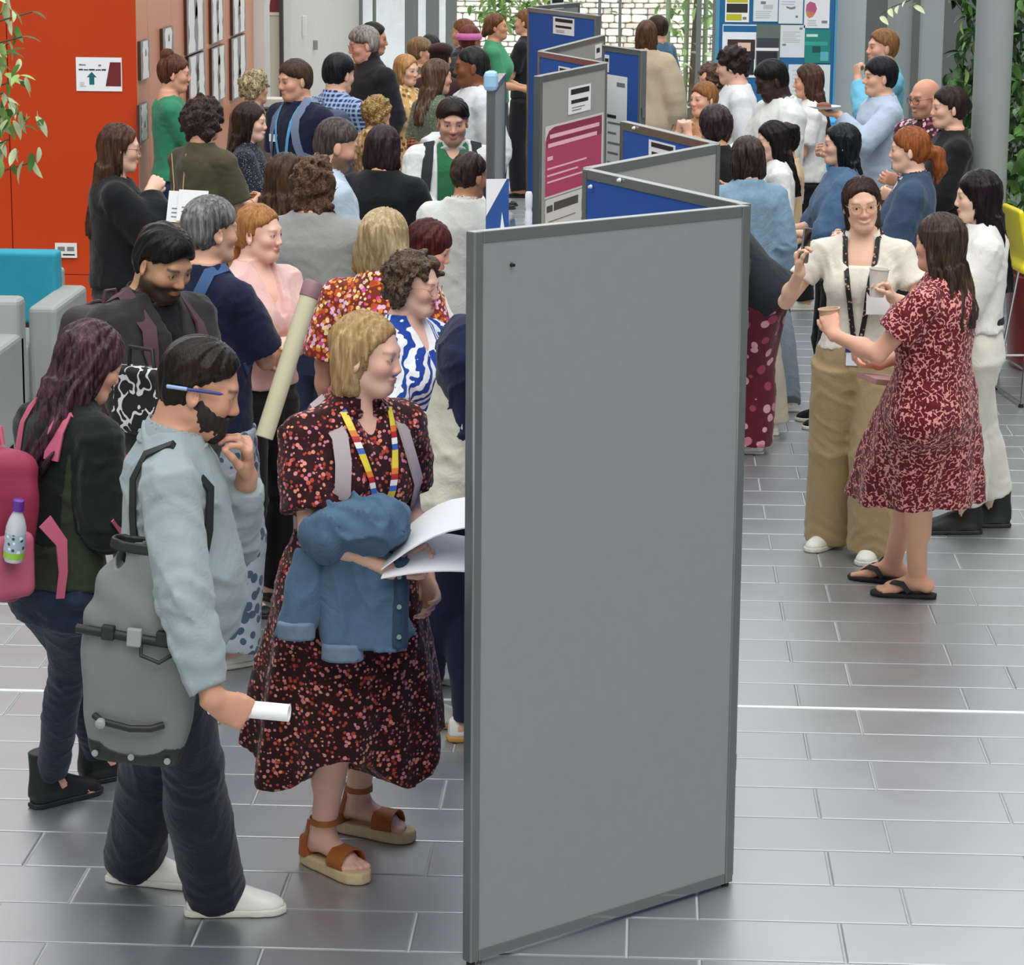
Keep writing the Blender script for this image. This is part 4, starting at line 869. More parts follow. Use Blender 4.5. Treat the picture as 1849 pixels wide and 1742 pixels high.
        if s.lod > 0:
            blend(inh*sf(np.hypot((ax-.0325)/.0155, (z-.003)/.0075)-1, .15)*(y > .04), sk*.3, .8)
            blend(inh*sf(np.hypot((ax-.0325)/.0105, (z-.002)/.0056)-1, .15)*(y > .04), (.015, .01, .008), .95)
        else:
            blend(inh*sf((np.abs(np.hypot((ax-.0325)/.0135, (z-.0022)/.0068)-1.05)-.12)/.02, 2.)*(y > .05)*(z > -.001), sk*.12, .75)
        blend(inh*sf(np.hypot((ax-.0325)/.02, (z-.002)/.012)-1, .3)*(y > .04), sk*.62, .30)
        if s.stubble:
            col, am = s.stubble; m = inh*sf((z+.034+.35*np.maximum(ax-.045, 0)-.55*np.maximum(.0-y, 0))/.004, 1.)*(y > -.02)*sf(-(z+.118)/.006, 1.)
            m = np.maximum(m, inh*sf((np.abs(z+.0475)-.006)/.002, 1.)*(ax < .028)*(y > .06)); m = m*(1-sf(np.hypot(x/.021, (z+.0605)/.0085)-1, .1)); blend(m, lin(col), am)
        at_ = me.color_attributes.new('Col', 'FLOAT_COLOR', 'POINT'); at_.data.foreach_set('color', np.concatenate([np.clip(C, 0, 1), np.ones((len(V), 1))], 1).astype(f32).ravel())
    # --- hair
    def make_hair(s, style='short', c='#2a1c15', c2=None, t=.012, Ln=.2, fz=.078, wid=None, back=None, vol=0., extra=(), rough=.42, name='hair', part=0., sc=90, side=1.):
        H = s.H; k = H.k; P = H.p; e = lambda q, r, R=None: ell(P(q), np.array(r)*k, H.R if R is None else H.R@R); C = lambda a, q, r0, r1: rc(P(a), P(q), r0*k, r1*k)
        h = SDF(); t = t+vol; long_ = style in ('long', 'bob', 'curlylong')
        h.u(e((0, -.014, .033), (.074+t, .094+t, .084+t)))
        h.u(e((0, -.042, -.012), (.067+t*.7, .058+t*.8, .07)), .02)
        if style == 'short': h.u(e((0, -.002, .052), (.064+vol, .080+vol, .066+vol)), .03)
        if long_:
            n = [0, .15, .4, .7, 1]; w0 = .078+t; sd_ = side
            h.u(loft(P(0, -.022, .05), P(0, -.045, -Ln), n, np.array([w0*.9, w0, (w0+.006)*sd_, (w0+.002)*sd_, w0*.55*sd_])*k, np.array([.075+t, .082+t, .068+t*.6, .052+t*.4, .03])*k, xd=H.d(1, 0, 0)), .02)
            if Ln > .2:   # falls over the shoulder blades
                nb_ = H.R.T@s.TR; q0, q1 = P(0, -.075, -.10), s.T(0, -.135-.03*(s.bulk-1), 1.5-Ln); h.u(loft(q0, q1, [0, .4, .8, 1], np.array([.085, .095*sd_, .085*sd_, .05])*k, np.array([.04, .034, .03, .018])*k, xd=H.d(1, 0, 0)), .03)
        wd = wid if wid is not None else (.064 if long_ else .13); bk = back if back is not None else (.004 if long_ else .016)
        hz = .17; h.s(rbox(P(part, bk+.09, fz-.042-hz), np.array([wd, .09, hz])*k, .04*k, H.R), .024); h.s(e((part, .112, fz-.112), (min(wd, .085)+.008, .085, .112)), .022)
        if long_ and Ln > .1: h.s(e((0, .09, -.19), (.068, .1, .12)), .03)
        if style in ('short', 'buzz'):
            h.i(half(P(0, 0, -.052), H.d(0, .35, -1)), .012)
            for g in (-1, 1): h.s(e((g*.094, .006, -.022), (.034, .034, .050)), .014); h.s(e((g*.085, .055, -.02), (.03, .04, .06)), .01)
        if style in ('bun', 'pony'):
            h.i(half(P(0, 0, -.07), H.d(0, .35, -1)), .012)
            for g in (-1, 1): h.s(e((g*.09, .004, -.03), (.03, .024, .034)), .012)
        for x in extra:
            if x[0] == 'e': h.u(e(x[1], x[2]), x[3] if len(x) > 3 else .015)
            elif x[0] == 'c':
                for (a, ra), (q, rb) in zip(x[1][:-1], x[1][1:]): h.u(C(a, q, ra, rb), .02)
            elif x[0] == 's': h.s(e(x[1], x[2]), .015)
        sd = s.seed; curly = style.startswith('curly') or style == 'curls'
        if curly:
            h.noise(.011, 95, sd); h.noise(.004, 210, sd+3)
        else:
            def st(X, Y, Z):
                q = H.inv(np.stack([X, Y, Z], 1)); th = np.arctan2(q[:, 0], -(q[:, 1]-.03)); zz = q[:, 2]
                return ((np.sin(th*13+2.2*np.sin(zz*19+sd)+sd)+.7*np.sin(th*31+3*np.sin(zz*23+sd*2)))*(1+np.clip(-zz-.05, 0, .3)*3.5)*np.clip((.075-q[:, 1])/.06, .12, 1)).astype(f32)
            h.noise(.0022 if style in ('short', 'buzz') else .0032, 1, sd, fn=st)
        m = mat('hair_'+c.strip('#')+(c2 or '').strip('#')+('c' if curly else ''), c, rough, pat='curl' if curly else 'streak', c2=c2 or c, scale=55 if curly else sc, bump=.5 if not curly else .9, bd=.006, spec=.16)
        s.hairs = h; s.parts[name] = sdf_obj(name, h, s.res[3], m, s.root)
    def make_beard(s, col):
        H = s.H; k = H.k; P = H.p; e = lambda q, r: ell(P(q), np.array(r)*k, H.R); b = SDF()
        b.u(e((0, .022, -.036), (.0715, .080, .090))); b.u(e((0, .068, -.094), (.036, .030, .032)), .02)
        b.s(half(P(0, .0, -.012), H.d(0, -.42, -1)), .01); b.s(half(P(0, -.014, 0), H.d(0, 1, .25)), .008); b.s(e((0, .11, -.0605), (.021, .03, .0075)), .006)
        b.u(rc(P(-.021, .092, -.052), P(0, .097, -.046), .0065*k, .0065*k), .006); b.u(rc(P(.021, .092, -.052), P(0, .097, -.046), .0065*k, .0065*k), .006)
        b.noise(.0016, 330, s.seed); s.parts['beard'] = sdf_obj('beard', b, s.res[3]*.8, mat('hair_b'+col.strip('#'), col, .55, pat='streak', c2=col, scale=200, bump=.6, bd=.004), s.root)
    def make_glasses(s, col):
        H = s.H; P = H.p; mb = MB()
        for g in (-1, 1):
            mb.tube([P(g*.0335+.0255*math.cos(a), .1005-.010*abs(math.cos(a))*(1 if g*math.cos(a) > 0 else 0), -.001+.0205*math.sin(a)) for a in np.linspace(0, 2*math.pi, 18, endpoint=False)], .0016, 6, True)
            mb.tube([P(g*.058, .092, .006), P(g*.071, .05, .006), P(g*.0785, -.01, .004), P(g*.078, -.025, -.006)], .0015, 6)
        mb.tube([P(-.009, .1005, .003), P(0, .104, .005), P(.009, .1005, .003)], .0016, 6)
        s.parts['glasses'] = mb.build('glasses', mat('frame_'+col.strip('#'), col, .3), s.root, True)
    # --- clothes
    def make_top(s, m=None, name='shirt', hem=.90, off=.014, sl=.5, neck='crew', loose=.3, collar=None, slw=.0, skirt=None, fold=.0035, flare=.0, opening=0., cuff=0., vdepth=.12, tuck=False, waist=None, strapless=False, rise=0., hemcut=None, shoulder=0.):
        g_ = SDF(); bk = s.bulk; f = s.sex == 'f'; z0 = hem if not skirt else .80
        zz = np.concatenate([[z0], TZ[TZ > z0+.01]]); rx = np.interp(zz, TZ, s.rx)+off; ry = np.interp(zz, TZ, s.ry)+off; oy = np.interp(zz, TZ, TO)
        low = zz < 1.36; mx, my = rx[low].max(), ry[low].max()
        rx = np.where(low, rx+(mx-rx)*loose, rx); ry = np.where(low, ry+(my-ry)*loose, ry); rx[0] += flare-(.02 if skirt else 0); ry[0] += flare-(.02 if skirt else 0)
        if waist: w_ = np.exp(-((zz-1.05)/.06)**2)*waist; rx -= w_; ry -= w_*.6
        g_.u(loft(s.T(0, 0, z0), s.T(0, 0, 1.47), (zz-z0)/(1.47-z0), rx, ry, oy=oy))
        if f:
            for g in (-1, 1): g_.u(ell(s.T(g*.070, (.076)*bk, 1.225), (.064*bk+off*.8, .056*bk+off*.8, .064*bk+off*.8), s.TR), .05)
        if s.belly: g_.u(ell(s.T(0, .05, 1.06), (.13*bk+off, .09+s.belly+off, .17+off), s.TR), .07)
        g_.u(rc(s.T(0, -.03, 1.375), s.T(0, -.028, 1.43), (.08 if f else .095)+off*.7, .055+off*.4), .03)
        for q in 'LR':
            a = s.arm[q]; g = a['g']; mm = (.86 if f else 1.)*bk**.7; o2 = off+slw
            if sl <= 0:
                g_.u(rc(s.T(g*.08, -.016, 1.395), s.T(g*(s.sw-.05), -.012, 1.385), .043*mm+off*.6, .045*mm+off*.5), .03); continue
            g_.u(rc(s.T(g*.08, -.016, 1.395), a['S'], .042*mm+off*.7+shoulder, .052*mm+off*.9+shoulder), .03)
            f1 = min(sl, 1.); E1 = a['S']+(a['E']-a['S'])*f1; xd = unit(np.cross(a['E']-a['S'], V3(0, 1, .01)))
            r1 = (.052*mm+off*.9, (.046+.006*(f1 < 1))*mm+o2+.004)
            g_.u(loft(a['S']-(a['E']-a['S'])*.02, E1, [0, .5, 1], [r1[0], (r1[0]+r1[1])/2+slw*.4, r1[1]], [r1[0], (r1[0]+r1[1])/2+slw*.4, r1[1]], xd=xd), .025)
            if sl > 1:
                f2 = min(sl-1, 1.); W1 = a['E']+(a['W']-a['E'])*f2; r2 = .029*mm+off*.7+slw*.6+cuff; r2 = r2+(.04*mm-.029*mm)*(1-f2)
                g_.u(rc(a['E'], a['E']+1e-4, .043*mm+o2, .043*mm+o2), .01)
                xd = unit(np.cross(a['W']-a['E'], V3(.1, .2, 1))); lx = [.044*mm+o2, .042*mm+o2+slw*.5, r2]
                g_.u(loft(a['E'], W1, [0, .6, 1], lx, lx, xd=xd), .02)
        if skirt:
            hz, rxh, ryh, pn, pa = skirt[:5]; c = (s.leg['L']['A']+s.leg['R']['A'])/2*.6; c[2] = hz; hwv = skirt[5] if len(skirt) > 5 else 0.; topz = 1.08
            ts = [0, .35, .62, .82, 1]; H1 = s.rx[1]+off+.006; H2 = s.ry[1]+off+.014; wx = np.interp(1.06, TZ, s.rx)+off; wy = np.interp(1.06, TZ, s.ry)+off
            L_ = topz-hz; th = (.93-hz)/L_; ts = [0, th*.5, th*.85, th+.06, 1]
            RX = [rxh, rxh*.6+H1*.44, rxh*.2+H1*.84, H1, wx]; RY = [ryh, ryh*.6+H2*.44, ryh*.2+H2*.84, H2, wy]
            g_.u(loft(c, s.T(0, 0, topz), ts, RX, RY, pleat=(pn, [pa, pa*.8, pa*.4, pa*.15, 0], s.seed % 6)), .05)
            for q in 'LR': l = s.leg[q]; g_.u(rc(l['H'], l['K']+V3(0, 0, max(0, hz-l['K'][2]+.09)), .1, .072), .07)
            if hwv:
                def hemf(X, Y, Z, c=c, hz=hz, hwv=hwv): th_ = np.arctan2(Y-f32(c[1]), X-f32(c[0])); return (f32(hz)+f32(hwv)*(1+np.cos(4*th_+skirt[6]))*f32(.5)-Z).astype(f32)
                g_.i((hemf, np.full(3, -9.), np.full(3, 9.)))
            else: g_.i(half((0, 0, hz), (0, 0, -1)))
            if hemcut:
                for hp, hn in hemcut: g_.s(half(hp, hn), .004)
        # folds
        sd = s.seed % 500
        arms = s.arm
        def folds(X, Y, Z):
            base = wav(X, Y, Z, 34, sd, (1, 1, .45)); r = wav(X, Y, Z, 26, sd+7, (1, 1, .7)); r2 = wav(X, Y, Z, 42, sd+17, (1, 1, .9)); out = base*.5-1.4*np.exp(-(r/.24)**2)-.8*np.exp(-(r2/.22)**2)
            for q in 'LR':   # crosswise creases round the elbow and armpit
                for c, wd in ((arms[q]['E'], .11), (arms[q]['S']+V3(0, 0, -.09), .10)):
                    d2 = (X-c[0])**2+(Y-c[1])**2+(Z-c[2])**2; ax_ = unit(arms[q]['W']-arms[q]['E']) if wd == .11 else unit(V3(arms[q]['g']*.6, 0, -1))
                    u = (X-c[0])*ax_[0]+(Y-c[1])*ax_[1]+(Z-c[2])*ax_[2]; out = out+.9*np.exp(-d2/(wd*wd))*np.sin(u*125+3*np.sin(X*33+Z*21+sd)+2*np.sin(Y*37))
            wz = np.exp(-((Z-1.0)/.09)**2); return (out+.45*wz*np.sin(Z*95+4*np.sin(X*13+sd)+3*np.sin(Y*15))).astype(f32)
        if fold and s.lod < 2: g_.noise(fold, 1, sd, fn=folds)
        elif fold: g_.noise(fold*1.3, 42, sd, (1, 1, .5))
        # neck opening
        if neck != 'turtle': g_.s(rc(s.T(0, -.024, 1.425+rise), s.T(0, .0, 1.56), .058 if f else .067, .085), .006)
        else: g_.u(rc(s.T(0, -.022, 1.43), s.T(0, -.012, 1.505), .07 if f else .078, .062 if f else .07), .01)
        if neck == 'v': g_.s(rc(s.T(0, .065, 1.47), s.T(0, .145, 1.42-vdepth), .062, .018), .005)
        elif neck == 'scoop': g_.s(ell(s.T(0, .10, 1.43), (.085, .085, vdepth), s.TR), .006)
        elif neck == 'square': g_.s(rbox(s.T(0, .12, 1.43), (.075, .085, vdepth), .02, s.TR), .006)
        elif neck == 'boat': g_.s(ell(s.T(0, .02, 1.46), (.125, .10, .055), s.TR), .006)
        elif neck == 'low': g_.s(ell(s.T(0, -.03, 1.47), (.09, .11, .075), s.TR), .01)
        if opening: # open front jacket
            g_.s(rbox(s.T(0, .22, 1.15), (opening, .2, .45), .01, s.TR@rotm(0, 0, 0)), .006)
        s.sd = g_; o = sdf_obj(name, g_, s.res[1], m, s.root); s.parts[name] = o; setattr(s, 'sd_'+name, g_)
        if collar:
            cm = collar if not isinstance(collar, bool) else m; cs = SDF()
            a, b_ = s.T(0, -.026, 1.418), s.T(0, -.014, 1.482); w = 1. if f else 1.14
            cs.u(loft(a, b_, [0, 1], [.083*w, .067*w], [.079*w, .066*w])); cs.s(loft(s.T(0, -.027, 1.40), s.T(0, -.013, 1.50), [0, 1], [.071*w, .060*w], [.068*w, .059*w]), .003)
            cs.s(rbox(s.T(0, .08, 1.47), (.018, .06, .06), .004, s.TR@rotm(0, 0, 0)), .006)
            for g in (-1, 1): # collar leaves
                cs.u(ell(s.T(g*.045, .052, 1.425), (.030, .007, .026), s.TR@rotm(-38, g*25, -g*28)), .008)
            s.parts['collar'] = sdf_obj('collar', cs, s.res[1]*.62, cm, o)
        return o
    def make_bottom(s, m=None, name='trousers', waist=.97, hip=.006, r=(.10, .085, .074, .072), hem=.07, fold=.003, turn=0.):
        g_ = SDF(); bk = s.bulk**.7
        zz = np.concatenate([[.77], TZ[(TZ > .79) & (TZ < waist-.005)], [waist]]); rx = np.interp(zz, TZ, s.rx)+hip; ry = np.interp(zz, TZ, s.ry)+hip; oy = np.interp(zz, TZ, TO)
        g_.u(loft(s.T(0, 0, .77), s.T(0, 0, waist), (zz-.77)/(waist-.77), rx*np.where(zz < .8, .86, 1), ry*np.where(zz < .8, .9, 1), oy=oy))
        for q in 'LR':
            l = s.leg[q]; R = np.array(r)*bk; A = l['A']; K = l['K']; d = unit(A-K); Eh = K+d*((K[2]-hem)/(-d[2])) if d[2] < -.1 else A
            fw = l['F'].d(0, 1, 0)
            g_.u(loft(l['H'], K, [0, .45, 1], [R[0], R[1], R[2]], [R[0]*1.06, R[1]*1.03, R[2]]), .03); g_.u(rc(K, K+1e-4, R[2], R[2]), .015)
            g_.u(loft(K, Eh, [0, .3, 1], [R[2], R[2]*.5+R[3]*.5+.004, R[3]], [R[2], R[2]*.5+R[3]*.5+.008, R[3]*1.12], xd=l['F'].d(1, 0, 0), oy=[0, .012, 0]), .02)
        sd = s.seed % 400
        def folds(X, Y, Z):
            out = wav(X, Y, Z, 32, sd, (1, 1, .4))*.6-1.3*np.exp(-(wav(X, Y, Z, 30, sd+5, (1, 1, .6))/.24)**2)
            for zc, w_ in ((.50, .07), (hem+.05, .07), (.82, .06)): out = out+.5*np.exp(-((Z-zc)/w_)**2)*np.sin(Z*105+3.5*np.sin(X*21+sd)+3*np.sin(Y*24))
            return out.astype(f32)
        if fold: g_.noise(fold, 1, sd, fn=folds)
        s.sdb = g_; o = sdf_obj(name, g_, s.res[1], m, s.root); s.parts[name] = o; return o
    def make_shoes(s, kind='sneaker', m=None, sole=None, only='LR', sk=1.):
        for q in only:
            F = s.leg[q]['F']; F0 = Frame((F.o[0], F.o[1], 0), F.R); P = lambda *a: F0.p(a[0]*sk, a[1]*sk, a[2]*sk); sh = SDF(); so_ = SDF(); xd = F.d(1, 0, 0); r = s.res[5]
            ts = [0, .08, .25, .5, .72, .88, .96, 1]; wd = np.array([.02, .032, .037, .039, .046, .044, .03, .012])*sk; y0, y1 = -.082, .195
            if kind in ('sneaker', 'flat', 'boot'):
                th = .022 if kind == 'sneaker' else .018
                hh = {'sneaker': [.06, .085, .085, .082, .055, .040, .030, .018], 'flat': [.05, .065, .06, .045, .035, .032, .026, .016], 'boot': [.06, .08, .09, .085, .058, .045, .035, .02]}[kind]
                sh.u(loft(P(0, y0+.004, th), P(0, y1-.004, th), ts, wd*.96, np.array(hh)*sk-.008, xd=xd)); sh.i(half(P(0, 0, th-.004), (0, 0, -1)))
                if kind == 'boot':
                    sh.u(loft(P(0, -.025, .05), P(0, -.03, .19), [0, 1], [.042, .045], [.052, .055], xd=xd), .03)
                if kind == 'flat': sh.s(ell(P(0, .02, .075), (.033, .075, .05), F.R), .006)
                if kind != 'boot': sh.s(ell(P(0, -.012, .115), (.035, .05, .03), F.R), .006)
                so_.u(loft(P(0, y0-.003, 0), P(0, y1+.003, 0), ts, wd*1.06, np.full(8, .3), xd=xd, pw=2.)); so_.i(half(P(0, 0, th), (0, 0, 1)), .003); so_.i(half(P(0, 0, .001), (0, 0, -1)), .003)
                o = sdf_obj('shoe' if kind != 'boot' else 'boot', sh, r, m, s.root); sdf_obj('sole', so_, r*.8, sole or m, o)
                if kind == 'sneaker' and s.lod == 0:
                    mb = MB()
                    for i in range(4):
                        yy = .045+i*.022; zz = .088-i*.013; mb.tube([P(-.022, yy, zz-.008), P(0, yy+.006, zz+.004), P(.022, yy+.004, zz-.008)], .0032, 6)
                    mb.build('laces', m, o, True)
            elif kind in ('flipflop', 'sandal'):
                th = .02 if kind == 'flipflop' else .038; up = 0. 
                so_.u(loft(P(0, y0-.003, 0), P(0, y1+.004, 0), ts, wd*1.08, np.full(8, .3), xd=xd)); so_.i(half(P(0, 0, th), (0, 0, 1)), .004); so_.i(half(P(0, 0, .001), (0, 0, -1)), .003)
                o = sdf_obj('sandal' if kind == 'sandal' else 'flip_flop', so_, .0055, sole or m, s.root); mb = MB()
                F2 = s.leg[q]['F']; Z = lambda x, y, z: F2.p(x, y, z)
                if kind == 'flipflop':
                    for g in (-1, 1): mb.ribbon([Z(-.012*s.side[q], .135, .034), Z(g*.028, .10, .058), Z(g*.043, .06, .055), Z(g*.046, .03, .022)], [Z(0, 0, 1)-Z(0, 0, 0), unit(F.d(g*.5, 0, .8)), unit(F.d(g*.9, 0, .45)), F.d(g, 0, 0)], [.012, .024, .026, .02], .005)
                    mb.build('strap', m, o, True)
                else:
                    def band(cy, cz, ang, w, tilt=0., name='strap', off=.004):
                        P_, N_ = [], []; c_ = Z(0, cy, cz)
                        for a in ang:
                            d = F.d(math.cos(a), tilt*math.sin(a), math.sin(a)) if name != 'ankle_strap' else F.d(math.cos(a), math.sin(a), 0.)
                            h = march(s.body, c_+d*.14, -d, .14)
                            if h is not None: P_.append(h+d*off); N_.append(d)
                        if len(P_) > 2:
                            m_ = MB(); m_.ribbon(P_, N_, w, .004); q_ = m_.build(name, m, o, True)
                    band(.108, .012, np.linspace(-.25, math.pi+.25, 15), .068, name='toe_strap')
                    band(-.012, .128, np.linspace(0, 2*math.pi, 19), .018, name='ankle_strap', off=.003)
                    b = SDF(); b.u(loft(Z(0, -.052, .0), Z(0, -.046, .062), [0, 1], [.043, .042], [.036, .036], xd=F.d(1, 0, 0))); b.s(ell(Z(0, .03, .05), (.1, .065, .1), F.R)); b.s(half(Z(0, 0, .005), (0, 0, 1))); sdf_obj('heel_counter', b, .005, m, o)
                    for g in (-1, 1): MB().ribbon([Z(g*.040, -.035, .045), Z(g*.039, -.022, .09), Z(g*.038, -.014, .128)], [F.d(g, 0, 0)]*3, .012, .004).build('side_strap', m, o, True)
    # --- things lying on the clothes
    def wrap(s, pts, sd=None, off=.008):
        """project (x, z, side) path points to the clothing surface; side +1 front, -1 back; or 3D direction"""
        sd = sd or s.sd; P = []; Nn = []
        for q in pts:
            if len(q) == 3: x, z, g = q; o = V3(x, g*.6, z); d = V3(0, -g, 0)
            else: x, y, z, g = q; c = V3(x, y, z); d = -unit(V3(*g)); o = c-d*.5
            h = march(sd, o, d)
            if h is None: continue
            n = grad(sd, h); P.append(h+n*off); Nn.append(n)
        return P, Nn
    def lanyard(s, m, drop=1.02, w=.016, badge=None, sd=None, spread=.062, ztop=1.46, name='lanyard'):
        mb = MB(); sd = sd or s.sd; both = sd.copy().ext(s.body)
        if hasattr(s, 'sdb'): both.ext(s.sdb)
        for g in (-1, 1):
            n = 10; path = [(g*spread*(1-.85*t**1.1), 1.425-(1.425-drop)*t, 1) for t in np.linspace(0, 1, n)]
            P, Nn = s.wrap(path, both, .008)
            if len(P) > 1:
                P0, N0 = s.wrap([(g*(spread+.005), -.02, 1.44, (g*.3, 0, 1)), (g*.05, -.075, 1.45, (0, -1, .8))], both, .006)
                P = P0[::-1]+P; Nn = N0[::-1]+Nn
                mb.ribbon(P, Nn, w, .002)
        o = mb.build(name, m, s.root); s.parts['lanyard'] = o
        if badge:
            h = march(both, s_o := V3(0, .6, drop-.05), V3(0, -1, 0)); h = h if h is not None else s.T(0, .14, drop-.05)
            b = MB(); b.box((-.045, 0, -.065), (.045, .006, 0), None); b.v = [tuple(h+V3(*v)+V3(0, .004, .03)) for v in b.v]; b.build('badge', badge, o)
        return o
    def straps(s, m, w=.045, x=.085, sd=None, zlow=1.12, name='strap'):
        """two shoulder straps of a backpack, returned as world-space mesh builder paths"""
        out = []
        for g in (-1, 1):
            path = [(g*x*1.0, 1.30, -1), (g*x, 1.38, -1), (g*x, -.05, 1.42, (0, -.4, 1)), (g*x, .0, 1.42, (0, .2, 1)), (g*x*1.05, 1.36, 1), (g*x*1.12, 1.29, 1), (g*x*1.25, 1.22, 1), (g*x*1.45, zlow+.03, 1), (g*(x*1.3+.02), .0, zlow-.01, (g, .2, 0))]
            P, Nn = s.wrap(path, sd, .009); out.append((P, Nn))
        return out
# ---------------- the visitors
def fab(c, rough=.85, **k): return mat('fabric_'+c.strip('#')+str(k.get('pat', ''))+str(k.get('scale', ''))+str(k.get('tag', '')), c, rough, bump=k.pop('bump', .18), bscale=k.pop('bscale', 380.), bd=.003, sheen=.12, spec=.2, wr=k.pop('wr', .16), **{a: b for a, b in k.items() if a != 'tag'})
denim = lambda c: fab(c, var=.22, vs=26., tag='dn', wr=.2)
blackc = fab('#16171a'); navy = fab('#141b33'); wht = fab('#d4d3cd'); white_shoe = mat('white_leather', '#dcdcd2', .45, var=.04); white_sole = mat('white_rubber', '#cfcdc2', .6, var=.04); black_shoe = mat('black_leather', '#1b1d1e', .5, var=.08)
WS = dict(kind='sneaker', m=white_shoe, sole=white_sole); BSH = dict(kind='flat', m=black_shoe, sole=black_shoe)
jeans = dict(m=denim('#25324a'), r=(.098, .082, .064, .055)); blkt = dict(m=blackc, r=(.10, .085, .07, .066)); navt = dict(m=navy, r=(.10, .085, .07, .064)); beit = dict(m=fab('#b9b0a0'), r=(.10, .09, .085, .09))
FA, MID, LGT, DRK, BRN = '#e2b39c', '#d3a083', '#e9c2ae', '#4b2f24', '#b07a58'
cross = dict(L=dict(w=(.05, .20, 1.12), p=(-1, -.2, -.7), n=(0, -1, 0)), R=dict(w=(-.05, .235, 1.16), p=(1, -.2, -.7), n=(0, -1, 0)))
chinR = dict(w=(.06, .175, 1.35), p=(.5, .1, -1), f=(-.25, .05, 1), n=(-.3, -1, 0), curl=.75)
chinL = dict(w=(-.06, .175, 1.35), p=(-.5, .1, -1), f=(.25, .05, 1), n=(.3, -1, 0), curl=.75)
holdR = dict(w=(.10, .30, 1.10), p=(.5, -.6, -1), f=(-.3, 1, .25), n=(-1, 0, .4), curl=.6)
holdL = dict(w=(-.10, .30, 1.10), p=(-.5, -.6, -1), f=(.3, 1, .25), n=(1, 0, .4), curl=.6)
H = lambda st, c, c2, **k: dict(style=st, c=c, c2=c2, **k)
# 1 bearded man with the grey pannier
shirt_g = fab('#8b9698', .75, tag='sg', wr=.14)
P1 = Person('man in a light grey long-sleeved shirt, hand at his beard, rolled paper in the other', ('h', 384, 612), -84, 1.74, 'm', 0, '#bd8b72', bulk=1.0, belly=.03, lean=5, head=(0, 20, 0), beard='#1d1613', brow='#1a1310',
            hair=H('short', '#120e0c', '#33271f', t=.009, fz=.086, rough=.28), top=dict(m=shirt_g, sl=1.88, hem=.875, neck='crew', collar=True, loose=.6, slw=.002, off=.015, fold=.005),
            bottom=dict(m=fab('#141828', tag='nv'), waist=.93, r=(.102, .092, .078, .078), hem=.05), shoes=WS, feet=dict(R=('px', 388, 1650, 4), L=('px', 245, 1592, -14)),
            R=dict(w=(.36, .13, .87), p=(1, -.6, 0), f=(-.2, .8, -.45), n=(-1, .1, -.2), curl=.8), L=dict(w=(-.04, .205, 1.335), p=(-.5, -.1, -1), f=(.35, .05, 1), n=(.2, -1, .2), curl=.55))
# 2 woman in the dark floral dress
dress_m = fab('#2c0d14', .8, pat='dots', c2=['#c05a4a', '#d98c74', '#a8402e', '#c97a86', '#8a2420'], scale=72, size=.74, rnd=.85)
P2 = Person('woman in a dark red floral midi dress holding papers and a denim jacket', ('h', 668, 562), -142, 1.70, 'f', 0, '#dfb09a', bulk=1.0, lean=6, head=(38, 8, 0), brow='#7a5a40', lip='#b8706a',
            hair=H('long', '#8a6a42', '#d0b184', Ln=.165, t=.008, fz=.084, wid=.085, back=.022, side=.95, extra=[('e', (0, -.075, .045), (.05, .04, .045))]), dress=dict(m=dress_m, sl=.78, off=.016, slw=.014, neck='v', vdepth=.10, loose=.45, skirt=(.30, .31, .28, 7, .065, .12, 2.2), fold=.004, collar=True),
            shoes=dict(kind='sandal', m=mat('tan_leather', '#a05a24', .55, var=.08), sole=mat('espadrille', '#c9b48e', .9, var=.15, vs=60.)), bare=True, anklez=.112,
            feet=dict(R=('px', 583, 1566, 8), L=('px', 645, 1503, 28)), R=dict(w=(.02, .255, 1.0), p=(1, -.35, -.8), f=(-.9, .4, -.05), n=(.3, .3, 1), curl=.45), L=dict(w=(-.20, .10, .92), p=(-.4, -1, 0)))
# 3 woman with purple hair and pink backpack
P3 = Person('woman with long purple tinted dark hair, black cardigan and skinny jeans', ('h', 186, 585), -44, 1.63, 'f', 0, '#d9a78c', lean=9, head=(-16, 24, 0), brow='#2a1a1a', hair=H('long', '#1d1014', '#6d4a55', Ln=.30, t=.016, fz=.060, wid=.060, back=.008, side=1.12, rough=.3),
            top=dict(m=fab('#2d3222', tag='ol'), sl=0, hem=.90, off=.018, loose=.5), over=dict(name='cardigan', m=fab('#121716', tag='bc'), sl=1.25, hem=1.02, off=.026, loose=.5, opening=.045, slw=.006), bottom=dict(m=denim('#1c2a3d'), waist=.96, r=(.104, .084, .060, .047), hem=.12, hip=.012), shoes=dict(kind='boot', m=black_shoe, sole=black_shoe),
            feet=dict(R=('px', 95, 1450, 2), L=('px', 185, 1408, -8)), R=dict(w=(.10, .27, 1.07), p=(.5, -1, -.5), f=(-.1, .9, .35), n=(-.6, 0, 1), curl=.5), L=dict(w=(-.05, .30, 1.10), p=(-.5, -1, -.5), f=(.2, .9, .35), n=(.6, 0, 1), curl=.5))
